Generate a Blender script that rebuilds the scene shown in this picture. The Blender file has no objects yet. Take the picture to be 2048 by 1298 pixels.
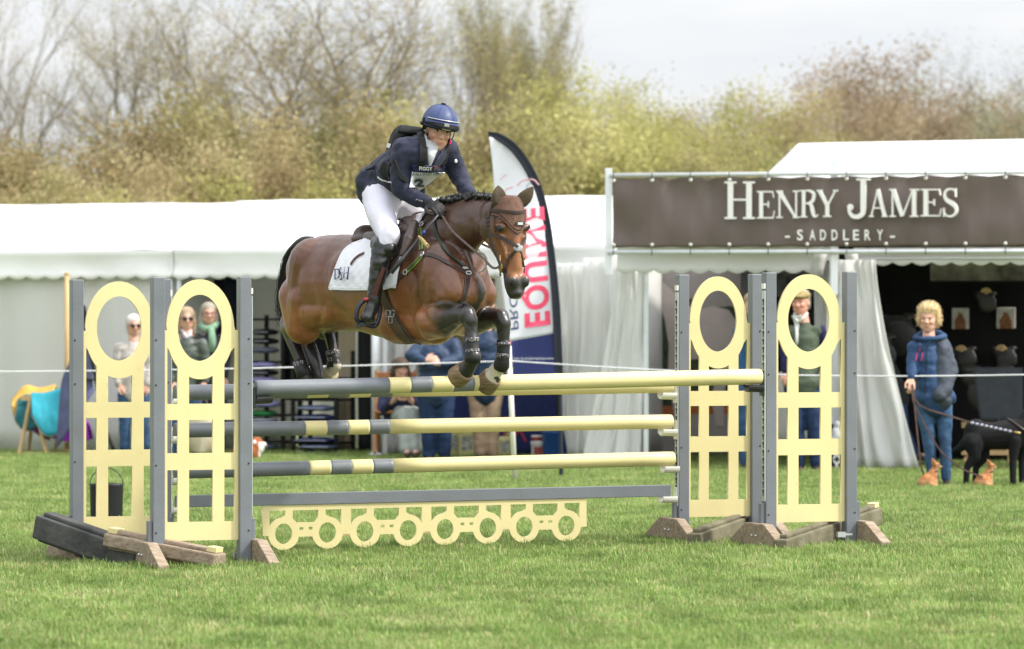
import bpy, bmesh, math, random
import numpy as np
from mathutils import Vector, Matrix, noise
from mathutils.bvhtree import BVHTree
random.seed(7); np.random.seed(7)
S = bpy.context.scene
C = S.collection
PI = math.pi; R = math.radians
# ------------------------------------------------------------------ camera
F = 8370.0; CH = 1.55; CX = 1024.0; HY = 630.0
cam = bpy.data.cameras.new('camera'); camo = bpy.data.objects.new('camera', cam); C.objects.link(camo)
camo.location = (0, 0, CH); camo.rotation_euler = (R(90), 0, 0)
cam.sensor_width = 36; cam.lens = 36 * F / 2048
cam.shift_y = -19 / 2048; cam.clip_end = 3000
cam.dof.use_dof = True; cam.dof.focus_distance = 26.9; cam.dof.aperture_fstop = 3.2
S.camera = camo
# ------------------------------------------------------------------ light
SUN_EL, SUN_AZ = 46, 100          # azimuth from +Y (away from the camera) towards +X
w = bpy.data.worlds.new('World'); S.world = w; w.use_nodes = True
nt = w.node_tree; bg = nt.nodes['Background']
sky = nt.nodes.new('ShaderNodeTexSky'); sky.sky_type = 'NISHITA'; sky.sun_disc = False
sky.sun_elevation = R(SUN_EL); sky.sun_rotation = R(SUN_AZ); sky.air_density = 1.0; sky.dust_density = 3.0
tc = nt.nodes.new('ShaderNodeTexCoord')
mp = nt.nodes.new('ShaderNodeMapping'); mp.inputs['Scale'].default_value = (1, 1, 4.5)
nz = nt.nodes.new('ShaderNodeTexNoise'); nz.inputs['Scale'].default_value = 5.0; nz.inputs['Detail'].default_value = 6
nz.inputs['Roughness'].default_value = 0.55
cr = nt.nodes.new('ShaderNodeValToRGB')
cr.color_ramp.elements[0].position = 0.36; cr.color_ramp.elements[0].color = (5.9, 6.25, 6.7, 1)
cr.color_ramp.elements[1].position = 0.60; cr.color_ramp.elements[1].color = (7.3, 7.3, 7.35, 1)
mx = nt.nodes.new('ShaderNodeMixRGB'); mx.inputs[0].default_value = 0.88
nt.links.new(tc.outputs['Generated'], mp.inputs[0]); nt.links.new(mp.outputs[0], nz.inputs['Vector'])
nt.links.new(nz.outputs['Fac'], cr.inputs[0]); nt.links.new(sky.outputs[0], mx.inputs[1]); nt.links.new(cr.outputs[0], mx.inputs[2])
# an overcast sky: brighter overhead and towards the veiled sun
sx = nt.nodes.new('ShaderNodeSeparateXYZ'); nt.links.new(tc.outputs['Generated'], sx.inputs[0])
zc = nt.nodes.new('ShaderNodeMath'); zc.operation = 'MAXIMUM'; zc.inputs[1].default_value = 0; nt.links.new(sx.outputs[2], zc.inputs[0])
dt = nt.nodes.new('ShaderNodeVectorMath'); dt.operation = 'DOT_PRODUCT'; nt.links.new(tc.outputs['Generated'], dt.inputs[0])
dt.inputs[1].default_value = (math.sin(R(125)) * math.cos(R(SUN_EL)), math.cos(R(125)) * math.cos(R(SUN_EL)), math.sin(R(SUN_EL)))
dm = nt.nodes.new('ShaderNodeMath'); dm.operation = 'MAXIMUM'; dm.inputs[1].default_value = 0; nt.links.new(dt.outputs['Value'], dm.inputs[0])
dp_ = nt.nodes.new('ShaderNodeMath'); dp_.operation = 'POWER'; dp_.inputs[1].default_value = 2.0; nt.links.new(dm.outputs[0], dp_.inputs[0])
g1 = nt.nodes.new('ShaderNodeMath'); g1.operation = 'MULTIPLY_ADD'; g1.inputs[1].default_value = 1.1; g1.inputs[2].default_value = 1.0; nt.links.new(zc.outputs[0], g1.inputs[0])
g2 = nt.nodes.new('ShaderNodeMath'); g2.operation = 'MULTIPLY_ADD'; g2.inputs[1].default_value = 1.5; nt.links.new(dp_.outputs[0], g2.inputs[0]); nt.links.new(g1.outputs[0], g2.inputs[2])
gm = nt.nodes.new('ShaderNodeVectorMath'); gm.operation = 'SCALE'; nt.links.new(mx.outputs[0], gm.inputs[0]); nt.links.new(g2.outputs[0], gm.inputs['Scale'])
nt.links.new(gm.outputs[0], bg.inputs[0]); bg.inputs[1].default_value = 0.112
sl = bpy.data.lights.new('sun', 'SUN'); sl.energy = 3.7; sl.angle = R(3.0); sl.color = (1, 0.95, 0.86)
so = bpy.data.objects.new('sun', sl); C.objects.link(so); so.location = (30, 20, 60)
_d = Vector((math.sin(R(SUN_AZ)) * math.cos(R(SUN_EL)), math.cos(R(SUN_AZ)) * math.cos(R(SUN_EL)), math.sin(R(SUN_EL))))
so.rotation_euler = _d.to_track_quat('Z', 'Y').to_euler()
S.view_settings.view_transform = 'Standard'; S.view_settings.look = 'None'
S.view_settings.exposure = 0.30; S.view_settings.gamma = 1.0
S.cycles.max_bounces = 6; S.cycles.transparent_max_bounces = 12
# ------------------------------------------------------------------ helpers
def at(px, py, Y): return Vector(((px - CX) / F * Y, Y, CH + (HY - py) / F * Y))
def sm(x): x = max(0, min(1, x)); return x * x * (3 - 2 * x)
def gz(x, y):
    z = 0.0116 * max(-4, min(4, x)) * sm((y - 22) / 3) * (1 - sm((y - 30) / 5))
    return z
def onplane(px, py, pl, back=0.0):      # pl = (Xc, Yc, m)
    k = (px - CX) / F
    Y = (pl[1] + back - pl[2] * pl[0]) / (1 - pl[2] * k)
    return at(px, py, Y)
FL = (-2.213, 26.05, 0.364)             # landing side line of the jump
BL = (-2.213, 27.10, 0.364)             # take-off side line
JA = math.atan(0.364)

class MB:
    def __init__(s): s.v = []; s.f = []; s.m = []; s.mi = 0
    def add(s, vs, fs):
        o = len(s.v); s.v += [tuple(v) for v in vs]; s.f += [tuple(i + o for i in f) for f in fs]; s.m += [s.mi] * len(fs)
    def ring_loft(s, rings, cap=True, closed=True):
        n = len(rings[0]); vs = [p for r in rings for p in r]; fs = []
        for i in range(len(rings) - 1):
            for j in range(n if closed else n - 1):
                a = i * n + j; b = i * n + (j + 1) % n
                fs.append((a, b, b + n, a + n))
        if cap:
            fs.append(tuple(range(n - 1, -1, -1))); k = (len(rings) - 1) * n; fs.append(tuple(range(k, k + n)))
        s.add(vs, fs)
    def tube(s, pts, rad, seg=10, cap=True, flat=None):
        pts = [Vector(p) for p in pts]; n = len(pts)
        if not hasattr(rad, '__len__'): rad = [rad] * n
        t0 = (pts[1] - pts[0]).normalized()
        up = Vector((0, 0, 1)) if abs(t0.z) < 0.9 else Vector((1, 0, 0))
        u = t0.cross(up).normalized(); rings = []
        for i in range(n):
            t = (pts[min(i + 1, n - 1)] - pts[max(i - 1, 0)]).normalized()
            u = (u - t * u.dot(t)).normalized(); v = t.cross(u)
            r = rad[i]; ru, rv = r if hasattr(r, '__len__') else (r, r)
            rings.append([pts[i] + u * math.cos(a) * ru + v * math.sin(a) * rv for a in [2 * PI * k / seg for k in range(seg)]])
        s.ring_loft(rings, cap)
    def cap(s, p0, r0, p1, r1, seg=16):
        p0 = Vector(p0); p1 = Vector(p1); t = (p1 - p0)
        if t.length < 1e-6: t = Vector((0, 0, 1e-4))
        t.normalize(); u = t.orthogonal().normalized(); v = t.cross(u); rings = []
        h = 5
        for i in range(h + 1):
            a = -PI / 2 + (PI / 2) * i / h
            rr = max(r0 * math.cos(a), r0 * 0.02); c = p0 + t * r0 * math.sin(a)
            rings.append([c + (u * math.cos(b) + v * math.sin(b)) * rr for b in [2 * PI * k / seg for k in range(seg)]])
        for i in range(h + 1):
            a = (PI / 2) * i / h
            rr = max(r1 * math.cos(a), r1 * 0.02); c = p1 + t * r1 * math.sin(a)
            rings.append([c + (u * math.cos(b) + v * math.sin(b)) * rr for b in [2 * PI * k / seg for k in range(seg)]])
        s.ring_loft(rings)
    def chain(s, pts, rad, seg=16):
        for i in range(len(pts) - 1): s.cap(pts[i], rad[i], pts[i + 1], rad[i + 1], seg)
    def ell(s, c, r, M=None, seg=18, rg=12):
        c = Vector(c); M = M or Matrix.Identity(3); rings = []
        for i in range(rg + 1):
            a = -PI / 2 + PI * i / rg; ca = max(math.cos(a), 0.02)
            rings.append([c + M @ Vector((r[0] * ca * math.cos(b), r[1] * ca * math.sin(b), r[2] * math.sin(a))) for b in [2 * PI * k / seg for k in range(seg)]])
        s.ring_loft(rings)
    def box(s, c, sz, M=None):
        c = Vector(c); M = M or Matrix.Identity(3); x, y, z = [q / 2 for q in sz]
        vs = [c + M @ Vector(p) for p in [(-x, -y, -z), (x, -y, -z), (x, y, -z), (-x, y, -z), (-x, -y, z), (x, -y, z), (x, y, z), (-x, y, z)]]
        s.add(vs, [(3, 2, 1, 0), (4, 5, 6, 7), (0, 1, 5, 4), (1, 2, 6, 5), (2, 3, 7, 6), (3, 0, 4, 7)])
    def prism(s, poly, o, ax, ay, d0, d1):
        """poly of 2D points in plane (o, ax, ay), extruded along ax x ay from d0 to d1"""
        o = Vector(o); ax = Vector(ax); ay = Vector(ay); nn = ax.cross(ay).normalized(); n = len(poly)
        vs = [o + ax * p[0] + ay * p[1] + nn * d0 for p in poly] + [o + ax * p[0] + ay * p[1] + nn * d1 for p in poly]
        fs = [tuple(range(n - 1, -1, -1)), tuple(range(n, 2 * n))] + [(i, (i + 1) % n, n + (i + 1) % n, n + i) for i in range(n)]
        s.add(vs, fs)
    def ribbon(s, pts, nrm, width, th):
        """rectangular strap through pts, its flat side facing nrm"""
        n = len(pts); rings = []
        wd = width if hasattr(width, '__len__') else [width] * n
        for i in range(n):
            t = (pts[min(i + 1, n - 1)] - pts[max(i - 1, 0)]).normalized(); N = nrm[i]
            sd = t.cross(N).normalized(); N = sd.cross(t).normalized(); h = wd[i] / 2
            rings.append([pts[i] - sd * h, pts[i] - sd * h * .8 + N * th, pts[i] + sd * h * .8 + N * th, pts[i] + sd * h, pts[i] + sd * h - N * th * .5, pts[i] - sd * h - N * th * .5])
        s.ring_loft(rings)
    def grid(s, G, th=0.0, nrm=None):
        nu = len(G); nv = len(G[0])
        if th == 0:
            s.add([p for r in G for p in r], [(i * nv + j, i * nv + j + 1, (i + 1) * nv + j + 1, (i + 1) * nv + j) for i in range(nu - 1) for j in range(nv - 1)])
            return
        o = []
        for i in range(nu):
            for j in range(nv):
                a = G[min(i + 1, nu - 1)][j] - G[max(i - 1, 0)][j]; b = G[i][min(j + 1, nv - 1)] - G[i][max(j - 1, 0)]
                N = a.cross(b); N = N.normalized() if N.length > 1e-9 else Vector((0, -1, 0)); o.append(N)
        t_ = [p for r in G for p in r]; vs = [t_[i] + o[i] * th / 2 for i in range(nu * nv)] + [t_[i] - o[i] * th / 2 for i in range(nu * nv)]
        K = nu * nv; fs = []
        for i in range(nu - 1):
            for j in range(nv - 1):
                a, b, c, d = i * nv + j, (i + 1) * nv + j, (i + 1) * nv + j + 1, i * nv + j + 1
                fs.append((a, b, c, d)); fs.append((a + K, d + K, c + K, b + K))
        for i in range(nu - 1):
            a, b = i * nv, (i + 1) * nv; fs.append((b, a, a + K, b + K))
            a, b = i * nv + nv - 1, (i + 1) * nv + nv - 1; fs.append((a, b, b + K, a + K))
        for j in range(nv - 1):
            a, b = j, j + 1; fs.append((a, b, b + K, a + K))
            a, b = (nu - 1) * nv + j, (nu - 1) * nv + j + 1; fs.append((b, a, a + K, b + K))
        s.add(vs, fs)
    def mesh(s, name='m', smooth=False):
        me = bpy.data.meshes.new(name); me.from_pydata(s.v, [], s.f)
        if smooth: me.polygons.foreach_set('use_smooth', [True] * len(me.polygons))
        if any(s.m): me.polygons.foreach_set('material_index', s.m)
        me.update(); return me
    def build(s, name, mats, parent=None, smooth=False, bevel=0, world=True):
        me = s.mesh(name, smooth); return link(name, me, mats, parent, bevel, world)

def link(name, me, mats, parent=None, bevel=0, world=True):
    o = bpy.data.objects.new(name, me); C.objects.link(o)
    for m in (mats if isinstance(mats, (list, tuple)) else [mats]):
        if m: me.materials.append(m)
    if parent:
        o.parent = parent
        if world: 
            r_ = parent
            M_ = Matrix.Identity(4)
            while r_: M_ = r_.matrix_basis @ M_ if not r_.parent else r_.matrix_parent_inverse @ r_.matrix_basis @ M_; r_ = r_.parent
            o.matrix_parent_inverse = M_.inverted()
    if bevel:
        b = o.modifiers.new('b', 'BEVEL'); b.width = bevel; b.segments = 2; b.limit_method = 'ANGLE'; b.angle_limit = R(40)
    return o
def tag(o, label=None, cat=None, group=None, kind=None):
    if label: o['label'] = label
    if cat: o['category'] = cat
    if group: o['group'] = group
    if kind: o['kind'] = kind
    return o
def thing(name, loc, label, cat, group=None, rz=0):
    o = bpy.data.objects.new(name, None); C.objects.link(o); o.location = loc; o.rotation_euler = (0, 0, rz)
    o.empty_display_size = 0.1
    return tag(o, label, cat, group)
def kids(o): return [c for c in bpy.data.objects if c.parent == o]
def dup(root, loc, rz=None, label=None, scale=None, parent=None):
    c = root.copy(); C.objects.link(c); c.location = loc
    if rz is not None: c.rotation_euler = (0, 0, rz)
    if scale is not None: c.scale = scale if hasattr(scale, '__len__') else (scale,) * 3
    if label: c['label'] = label
    def rec(src, dst):
        for k in kids(src):
            d = k.copy(); C.objects.link(d); d.parent = dst; rec(k, d)
    rec(root, c); return c
def from_obj(o):
    bpy.context.view_layer.update(); dg = bpy.context.evaluated_depsgraph_get()
    me = bpy.data.meshes.new_from_object(o.evaluated_get(dg)); return me
def organic(mb, voxel=0.01, it=4, disp=None):
    me = mb.mesh('tmp'); o = bpy.data.objects.new('tmp', me); C.objects.link(o)
    r = o.modifiers.new('r', 'REMESH'); r.mode = 'VOXEL'; r.voxel_size = voxel
    if it:
        q = o.modifiers.new('s', 'SMOOTH'); q.factor = 0.6; q.iterations = it
    out = from_obj(o); bpy.data.objects.remove(o); bpy.data.meshes.remove(me)
    out.materials.clear()
    out.polygons.foreach_set('use_smooth', [True] * len(out.polygons))
    out.polygons.foreach_set('material_index', [0] * len(out.polygons))
    return out
def colour(me, fn):
    a = me.color_attributes.new('col', 'FLOAT_COLOR', 'POINT')
    d = np.ones((len(me.vertices), 4), dtype=np.float32)
    for i, v in enumerate(me.vertices): d[i, :3] = fn(v.co)
    a.data.foreach_set('color', d.ravel())
def tree_of(me):
    return BVHTree.FromPolygons([v.co.copy() for v in me.vertices], [tuple(p.vertices) for p in me.polygons])
CAM = Vector((0, 0, CH))
def hit(tree, px, py, dflt=None):
    d = Vector(((px - CX) / F, 1, (HY - py) / F)).normalized()
    loc, n, i, ds = tree.ray_cast(CAM, d)
    if loc is None:
        if dflt is None: return None
        p = at(px, py, dflt); l2, n2, i2, d2 = tree.find_nearest(p)
        if l2 is not None and d2 < 0.25:
            q = at(px, py, l2.y); return q, n2
        return p, Vector((0, -1, 0))
    if n.dot(d) > 0: n = -n
    return loc, n
def cat(pts, n=8):
    """catmull-rom resample of tuples"""
    P = [np.array(p, float) for p in pts]; P = [2 * P[0] - P[1]] + P + [2 * P[-1] - P[-2]]; out = []
    for i in range(1, len(P) - 2):
        for k in range(n):
            t = k / n; a, b, c, d = P[i - 1:i + 3]
            out.append(0.5 * ((2 * b) + (c - a) * t + (2 * a - 5 * b + 4 * c - d) * t * t + (3 * b - a - 3 * c + d) * t ** 3))
    out.append(P[-2]); return out
def strap(tree, pts, width, th=0.004, off=0.004, n=8, Y=26.9, mb=None):
    P = []; N = []; y = Y
    for q in cat(pts, n):
        l, nn = hit(tree, q[0], q[1], y); y = l.y; P.append(l + nn * off); N.append(nn)
    for k in range(2):      # smooth out jumps
        P = [P[0]] + [(P[i - 1] + P[i] * 2 + P[i + 1]) / 4 for i in range(1, len(P) - 1)] + [P[-1]]
        N = [N[0]] + [(N[i - 1] + N[i] * 2 + N[i + 1]).normalized() for i in range(1, len(N) - 1)] + [N[-1]]
    mb = mb or MB(); mb.ribbon(P, N, width, th); return mb
def patch(tree, A, B, nu=10, nv=16, off=0.006, th=0.006, Y=27, mb=None, sm_=2, bulge=0):
    """cloth patch between the pixel curves A and B, laid on the surface in tree"""
    a = cat(A, max(2, nv // (len(A) - 1))); b = cat(B, max(2, nv // (len(B) - 1)))
    m = nv
    def rs(c): return [c[int(round(i * (len(c) - 1) / (m - 1)))] for i in range(m)]
    a = rs(a); b = rs(b); G = []
    for i in range(nu):
        u = i / (nu - 1); row = []; y = Y
        for j in range(m):
            q = a[j] * (1 - u) + b[j] * u
            l, nn = hit(tree, q[0], q[1], y); y = l.y
            row.append(l + nn * (off + bulge * math.sin(PI * u) * math.sin(PI * j / (m - 1))))
        G.append(row)
    for k in range(sm_):
        H = [[p.copy() for p in r] for r in G]
        for i in range(nu):
            for j in range(m):
                q = [H[i][j] * 2]; wq = 2
                for di, dj in ((1, 0), (-1, 0), (0, 1), (0, -1)):
                    if 0 <= i + di < nu and 0 <= j + dj < m: q.append(H[i + di][j + dj]); wq += 1
                s_ = Vector((0, 0, 0))
                for z in q: s_ += z
                t_ = s_ / wq
                if 0 < i < nu - 1 and 0 < j < m - 1: G[i][j] = t_
                else: G[i][j] = Vector((H[i][j].x, t_.y, H[i][j].z)) if 1 else t_
    mb = mb or MB(); mb.grid(G, th); return mb
def curve_mesh(loops, depth=0.01, bevel=0.0):
    """flat plate with holes from closed 2D loops, in the local XY plane"""
    cu = bpy.data.curves.new('c', 'CURVE'); cu.dimensions = '2D'; cu.fill_mode = 'BOTH'; cu.extrude = depth / 2; cu.bevel_depth = bevel; cu.bevel_resolution = 1
    for lp in loops:
        sp = cu.splines.new('POLY'); sp.points.add(len(lp) - 1); sp.use_cyclic_u = True
        for i, p in enumerate(lp): sp.points[i].co = (p[0], p[1], 0, 1)
    o = bpy.data.objects.new('tmp', cu); C.objects.link(o); me = from_obj(o)
    bpy.data.objects.remove(o); bpy.data.curves.remove(cu); return me
def text_mesh(body, size=1, ex=0.0, align='LEFT', space=1.0, shear=0, offset=0.0):
    cu = bpy.data.curves.new('t', 'FONT'); cu.body = body; cu.size = size; cu.extrude = ex; cu.align_x = align; cu.space_character = space; cu.shear = shear; cu.offset = offset
    cu.resolution_u = 4
    o = bpy.data.objects.new('tmp', cu); C.objects.link(o); me = from_obj(o)
    bpy.data.objects.remove(o); bpy.data.curves.remove(cu); return me
def flip(me):
    me.flip_normals(); return me
# ------------------------------------------------------------------ materials
_mc = {}
def mat(name, col, rough=0.6, spec=0.4, var=0.12, scale=6, bump=0.0, bscale=40, metal=0, sheen=0, coat=0, attr=False, obj=True, trans=0, col2=None, tscale=(1, 1, 1), dirt=None):
    if name in _mc: return _mc[name]
    m = bpy.data.materials.new(name); m.use_nodes = True; nt = m.node_tree; b = nt.nodes['Principled BSDF']
    b.inputs['Roughness'].default_value = rough; b.inputs['Specular IOR Level'].default_value = spec; b.inputs['Metallic'].default_value = metal
    if sheen: b.inputs['Sheen Weight'].default_value = sheen; b.inputs['Sheen Roughness'].default_value = .4
    if coat: b.inputs['Coat Weight'].default_value = coat; b.inputs['Coat Roughness'].default_value = 0.15
    tc = nt.nodes.new('ShaderNodeTexCoord'); mp = nt.nodes.new('ShaderNodeMapping'); mp.inputs['Scale'].default_value = tscale
    nt.links.new(tc.outputs['Object'], mp.inputs[0])
    nz = nt.nodes.new('ShaderNodeTexNoise'); nz.inputs['Scale'].default_value = scale; nz.inputs['Detail'].default_value = 6; nz.inputs['Roughness'].default_value = .6
    nt.links.new(mp.outputs[0], nz.inputs['Vector'])
    rp = nt.nodes.new('ShaderNodeValToRGB'); nt.links.new(nz.outputs['Fac'], rp.inputs[0])
    rp.color_ramp.elements[0].position = .3; rp.color_ramp.elements[1].position = .7
    if attr:
        at_ = nt.nodes.new('ShaderNodeAttribute'); at_.attribute_name = 'col'
        rp.color_ramp.elements[0].color = (1 - var,) * 3 + (1,); rp.color_ramp.elements[1].color = (1 + var,) * 3 + (1,)
        mu = nt.nodes.new('ShaderNodeMixRGB'); mu.blend_type = 'MULTIPLY'; mu.inputs[0].default_value = 1
        nt.links.new(at_.outputs['Color'], mu.inputs[1]); nt.links.new(rp.outputs[0], mu.inputs[2]); out = mu.outputs[0]
    else:
        c2 = col2 or tuple(min(1, c * (1 + var)) for c in col); c1 = tuple(c * (1 - var) for c in col) if not col2 else col
        rp.color_ramp.elements[0].color = (*c1, 1); rp.color_ramp.elements[1].color = (*c2, 1); out = rp.outputs[0]
    if dirt:
        nd = nt.nodes.new('ShaderNodeTexNoise'); nd.inputs['Scale'].default_value = dirt[1]; nd.inputs['Detail'].default_value = 8; nd.inputs['Roughness'].default_value = .7
        nt.links.new(tc.outputs['Object'], nd.inputs['Vector'])
        rd = nt.nodes.new('ShaderNodeValToRGB'); rd.color_ramp.elements[0].position = dirt[2]; rd.color_ramp.elements[1].position = dirt[2] + .04
        rd.color_ramp.elements[0].color = (0, 0, 0, 1); rd.color_ramp.elements[1].color = (1, 1, 1, 1); nt.links.new(nd.outputs['Fac'], rd.inputs[0])
        md = nt.nodes.new('ShaderNodeMixRGB'); nt.links.new(rd.outputs[0], md.inputs[0]); nt.links.new(out, md.inputs[1]); md.inputs[2].default_value = (*dirt[0], 1); out = md.outputs[0]
    nt.links.new(out, b.inputs['Base Color'])
    if trans:
        tr = nt.nodes.new('ShaderNodeBsdfTranslucent'); nt.links.new(out, tr.inputs[0]); ms = nt.nodes.new('ShaderNodeMixShader'); ms.inputs[0].default_value = trans
        nt.links.new(b.outputs[0], ms.inputs[1]); nt.links.new(tr.outputs[0], ms.inputs[2]); nt.links.new(ms.outputs[0], nt.nodes['Material Output'].inputs[0])
    if bump:
        nb = nt.nodes.new('ShaderNodeTexNoise'); nb.inputs['Scale'].default_value = bscale; nb.inputs['Detail'].default_value = 5
        nt.links.new(mp.outputs[0], nb.inputs['Vector'])
        bp = nt.nodes.new('ShaderNodeBump'); bp.inputs['Strength'].default_value = bump; bp.inputs['Distance'].default_value = .02
        nt.links.new(nb.outputs['Fac'], bp.inputs['Height']); nt.links.new(bp.outputs[0], b.inputs['Normal'])
    _mc[name] = m; return m
def srgb(r, g, b):
    f = lambda c: (c / 255 / 12.92) if c <= 10 else ((c / 255 + .055) / 1.055) ** 2.4
    return (f(r), f(g), f(b))
# ================================================================== ground
def ground():
    xs = [-400, -120, -40, -15] + [i * .5 for i in range(-20, 21)] + [15, 40, 120, 400]
    ys = [-60, 0, 10] + [15 + i * .5 for i in range(0, 71)] + [60, 90, 150, 300, 600, 1500]
    b = MB(); G = [[Vector((x, y, gz(x, y) + (0.015 * noise.noise(Vector((x * .8, y * .8, 0))) if 15 < y < 50 and abs(x) < 10 else 0))) for x in xs] for y in ys]
    b.grid([list(r) for r in zip(*G)])
    m = mat('ground_turf', (0.13, 0.19, 0.05), .9, .1, col2=(0.21, 0.24, 0.09), scale=1.6, bump=.5, bscale=30)
    o = b.build('ground', m, None, True); me = o.data
    if me.polygons[0].normal.z < 0: me.flip_normals()
    tag(o, kind='structure')
ground()
def blade_mat(name, c1, c2, c3):
    m = bpy.data.materials.new(name); m.use_nodes = True; nt = m.node_tree; b = nt.nodes['Principled BSDF']
    g = nt.nodes.new('ShaderNodeNewGeometry'); oi = nt.nodes.new('ShaderNodeObjectInfo')
    nz = nt.nodes.new('ShaderNodeTexNoise'); nz.inputs['Scale'].default_value = 1.5; nz.inputs['Detail'].default_value = 7; nz.inputs['Roughness'].default_value = .65; nt.links.new(g.outputs['Position'], nz.inputs['Vector'])
    rp = nt.nodes.new('ShaderNodeValToRGB'); e = rp.color_ramp.elements; e[0].position = .34; e[0].color = (*c1, 1); e[1].position = .68; e[1].color = (*c3, 1)
    x = e.new(.52); x.color = (*c2, 1); nt.links.new(nz.outputs['Fac'], rp.inputs[0])
    rv = nt.nodes.new('ShaderNodeMapRange'); rv.inputs[3].default_value = .72; rv.inputs[4].default_value = 1.3; nt.links.new(oi.outputs['Random'], rv.inputs[0])
    mu = nt.nodes.new('ShaderNodeVectorMath'); mu.operation = 'SCALE'; nt.links.new(rp.outputs[0], mu.inputs[0]); nt.links.new(rv.outputs[0], mu.inputs['Scale'])
    nt.links.new(mu.outputs[0], b.inputs['Base Color']); b.inputs['Roughness'].default_value = .45; b.inputs['Specular IOR Level'].default_value = .35
    tr = nt.nodes.new('ShaderNodeBsdfTranslucent'); nt.links.new(mu.outputs[0], tr.inputs[0]); ms = nt.nodes.new('ShaderNodeMixShader'); ms.inputs[0].default_value = .35
    nt.links.new(b.outputs[0], ms.inputs[1]); nt.links.new(tr.outputs[0], ms.inputs[2]); nt.links.new(ms.outputs[0], nt.nodes['Material Output'].inputs[0])
    return m
gm1 = blade_mat('grass_blade', (0.14, 0.225, 0.05), (0.225, 0.325, 0.085), (0.33, 0.39, 0.14))
gm2 = blade_mat('grass_dry', (0.27, 0.30, 0.10), (0.42, 0.38, 0.18), (0.55, 0.45, 0.27))
def tuft(n, rad, hmin, hmax, seed, dry):
    rnd = random.Random(seed); b = MB(); vs = []; fs = []; ms = []
    for k in range(n):
        a = rnd.random() * 2 * PI; r = rad * math.sqrt(rnd.random()); x, y = r * math.cos(a), r * math.sin(a)
        h = hmin + (hmax - hmin) * rnd.random() ** 1.6; d = rnd.random() * 2 * PI; ln = h * (.1 + .8 * rnd.random()); wd = .0016 + .0016 * rnd.random()
        dx, dy = math.cos(d), math.sin(d); sx, sy = -dy * wd, dx * wd; o = len(vs)
        vs += [(x - sx, y - sy, -.01), (x + sx, y + sy, -.01), (x + dx * ln * .35 + sx * .8, y + dy * ln * .35 + sy * .8, h * .6), (x + dx * ln * .35 - sx * .8, y + dy * ln * .35 - sy * .8, h * .6), (x + dx * ln, y + dy * ln, h)]
        fs += [(o, o + 1, o + 2, o + 3), (o + 3, o + 2, o + 4)]; q = 1 if rnd.random() < dry else 0; ms += [q, q]
    b.v = vs; b.f = fs; b.m = ms; me = b.mesh('tuft'); me.materials.append(gm1); me.materials.append(gm2)
    return bpy.data.objects.new('tuft', me)
def grass():
    gc = bpy.data.collections.new('grass_tufts')
    for i in range(7): gc.objects.link(tuft(170, .14, .012, .046, i, .10 + .05 * (i % 3)))
    gc.objects.link(tuft(40, .10, .03, .075, 50, .2))
    b = MB(); G = []
    for j in range(60):
        y = 17.5 + j * .5; hw = y * .1224 + 1.4
        G.append([Vector((hw * (2 * i / 24 - 1), y, gz(hw * (2 * i / 24 - 1), y) + .002)) for i in range(25)])
    b.grid([list(r) for r in zip(*G)]); me = b.mesh('grass')
    if me.polygons[0].normal.z < 0: me.flip_normals()
    o = link('grass', me, [gm1]); tag(o, 'short green spring turf with paler dry patches', 'grass', kind='stuff')
    ng = bpy.data.node_groups.new('grass_nodes', 'GeometryNodeTree')
    ng.interface.new_socket('Geometry', in_out='INPUT', socket_type='NodeSocketGeometry'); ng.interface.new_socket('Geometry', in_out='OUTPUT', socket_type='NodeSocketGeometry')
    N = ng.nodes; gi = N.new('NodeGroupInput'); go = N.new('NodeGroupOutput'); dp = N.new('GeometryNodeDistributePointsOnFaces'); dp.inputs['Density'].default_value = 80
    ip = N.new('GeometryNodeInstanceOnPoints'); ci = N.new('GeometryNodeCollectionInfo'); ci.inputs['Collection'].default_value = gc; ci.inputs['Separate Children'].default_value = True; ci.inputs['Reset Children'].default_value = True
    ip.inputs['Pick Instance'].default_value = True
    rr = N.new('FunctionNodeRandomValue'); rr.data_type = 'FLOAT_VECTOR'; rr.inputs[0].default_value = (-.12, -.12, 0); rr.inputs[1].default_value = (.12, .12, 6.28)
    rs = N.new('FunctionNodeRandomValue'); rs.data_type = 'FLOAT'; rs.inputs[2].default_value = .65; rs.inputs[3].default_value = 1.25
    L = ng.links; L.new(gi.outputs[0], dp.inputs['Mesh']); L.new(dp.outputs['Points'], ip.inputs['Points']); L.new(ci.outputs[0], ip.inputs['Instance'])
    L.new(rr.outputs[0], ip.inputs['Rotation']); L.new(rs.outputs[1], ip.inputs['Scale']); L.new(ip.outputs[0], go.inputs[0])
    md = o.modifiers.new('g', 'NODES'); md.node_group = ng
grass()
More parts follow.
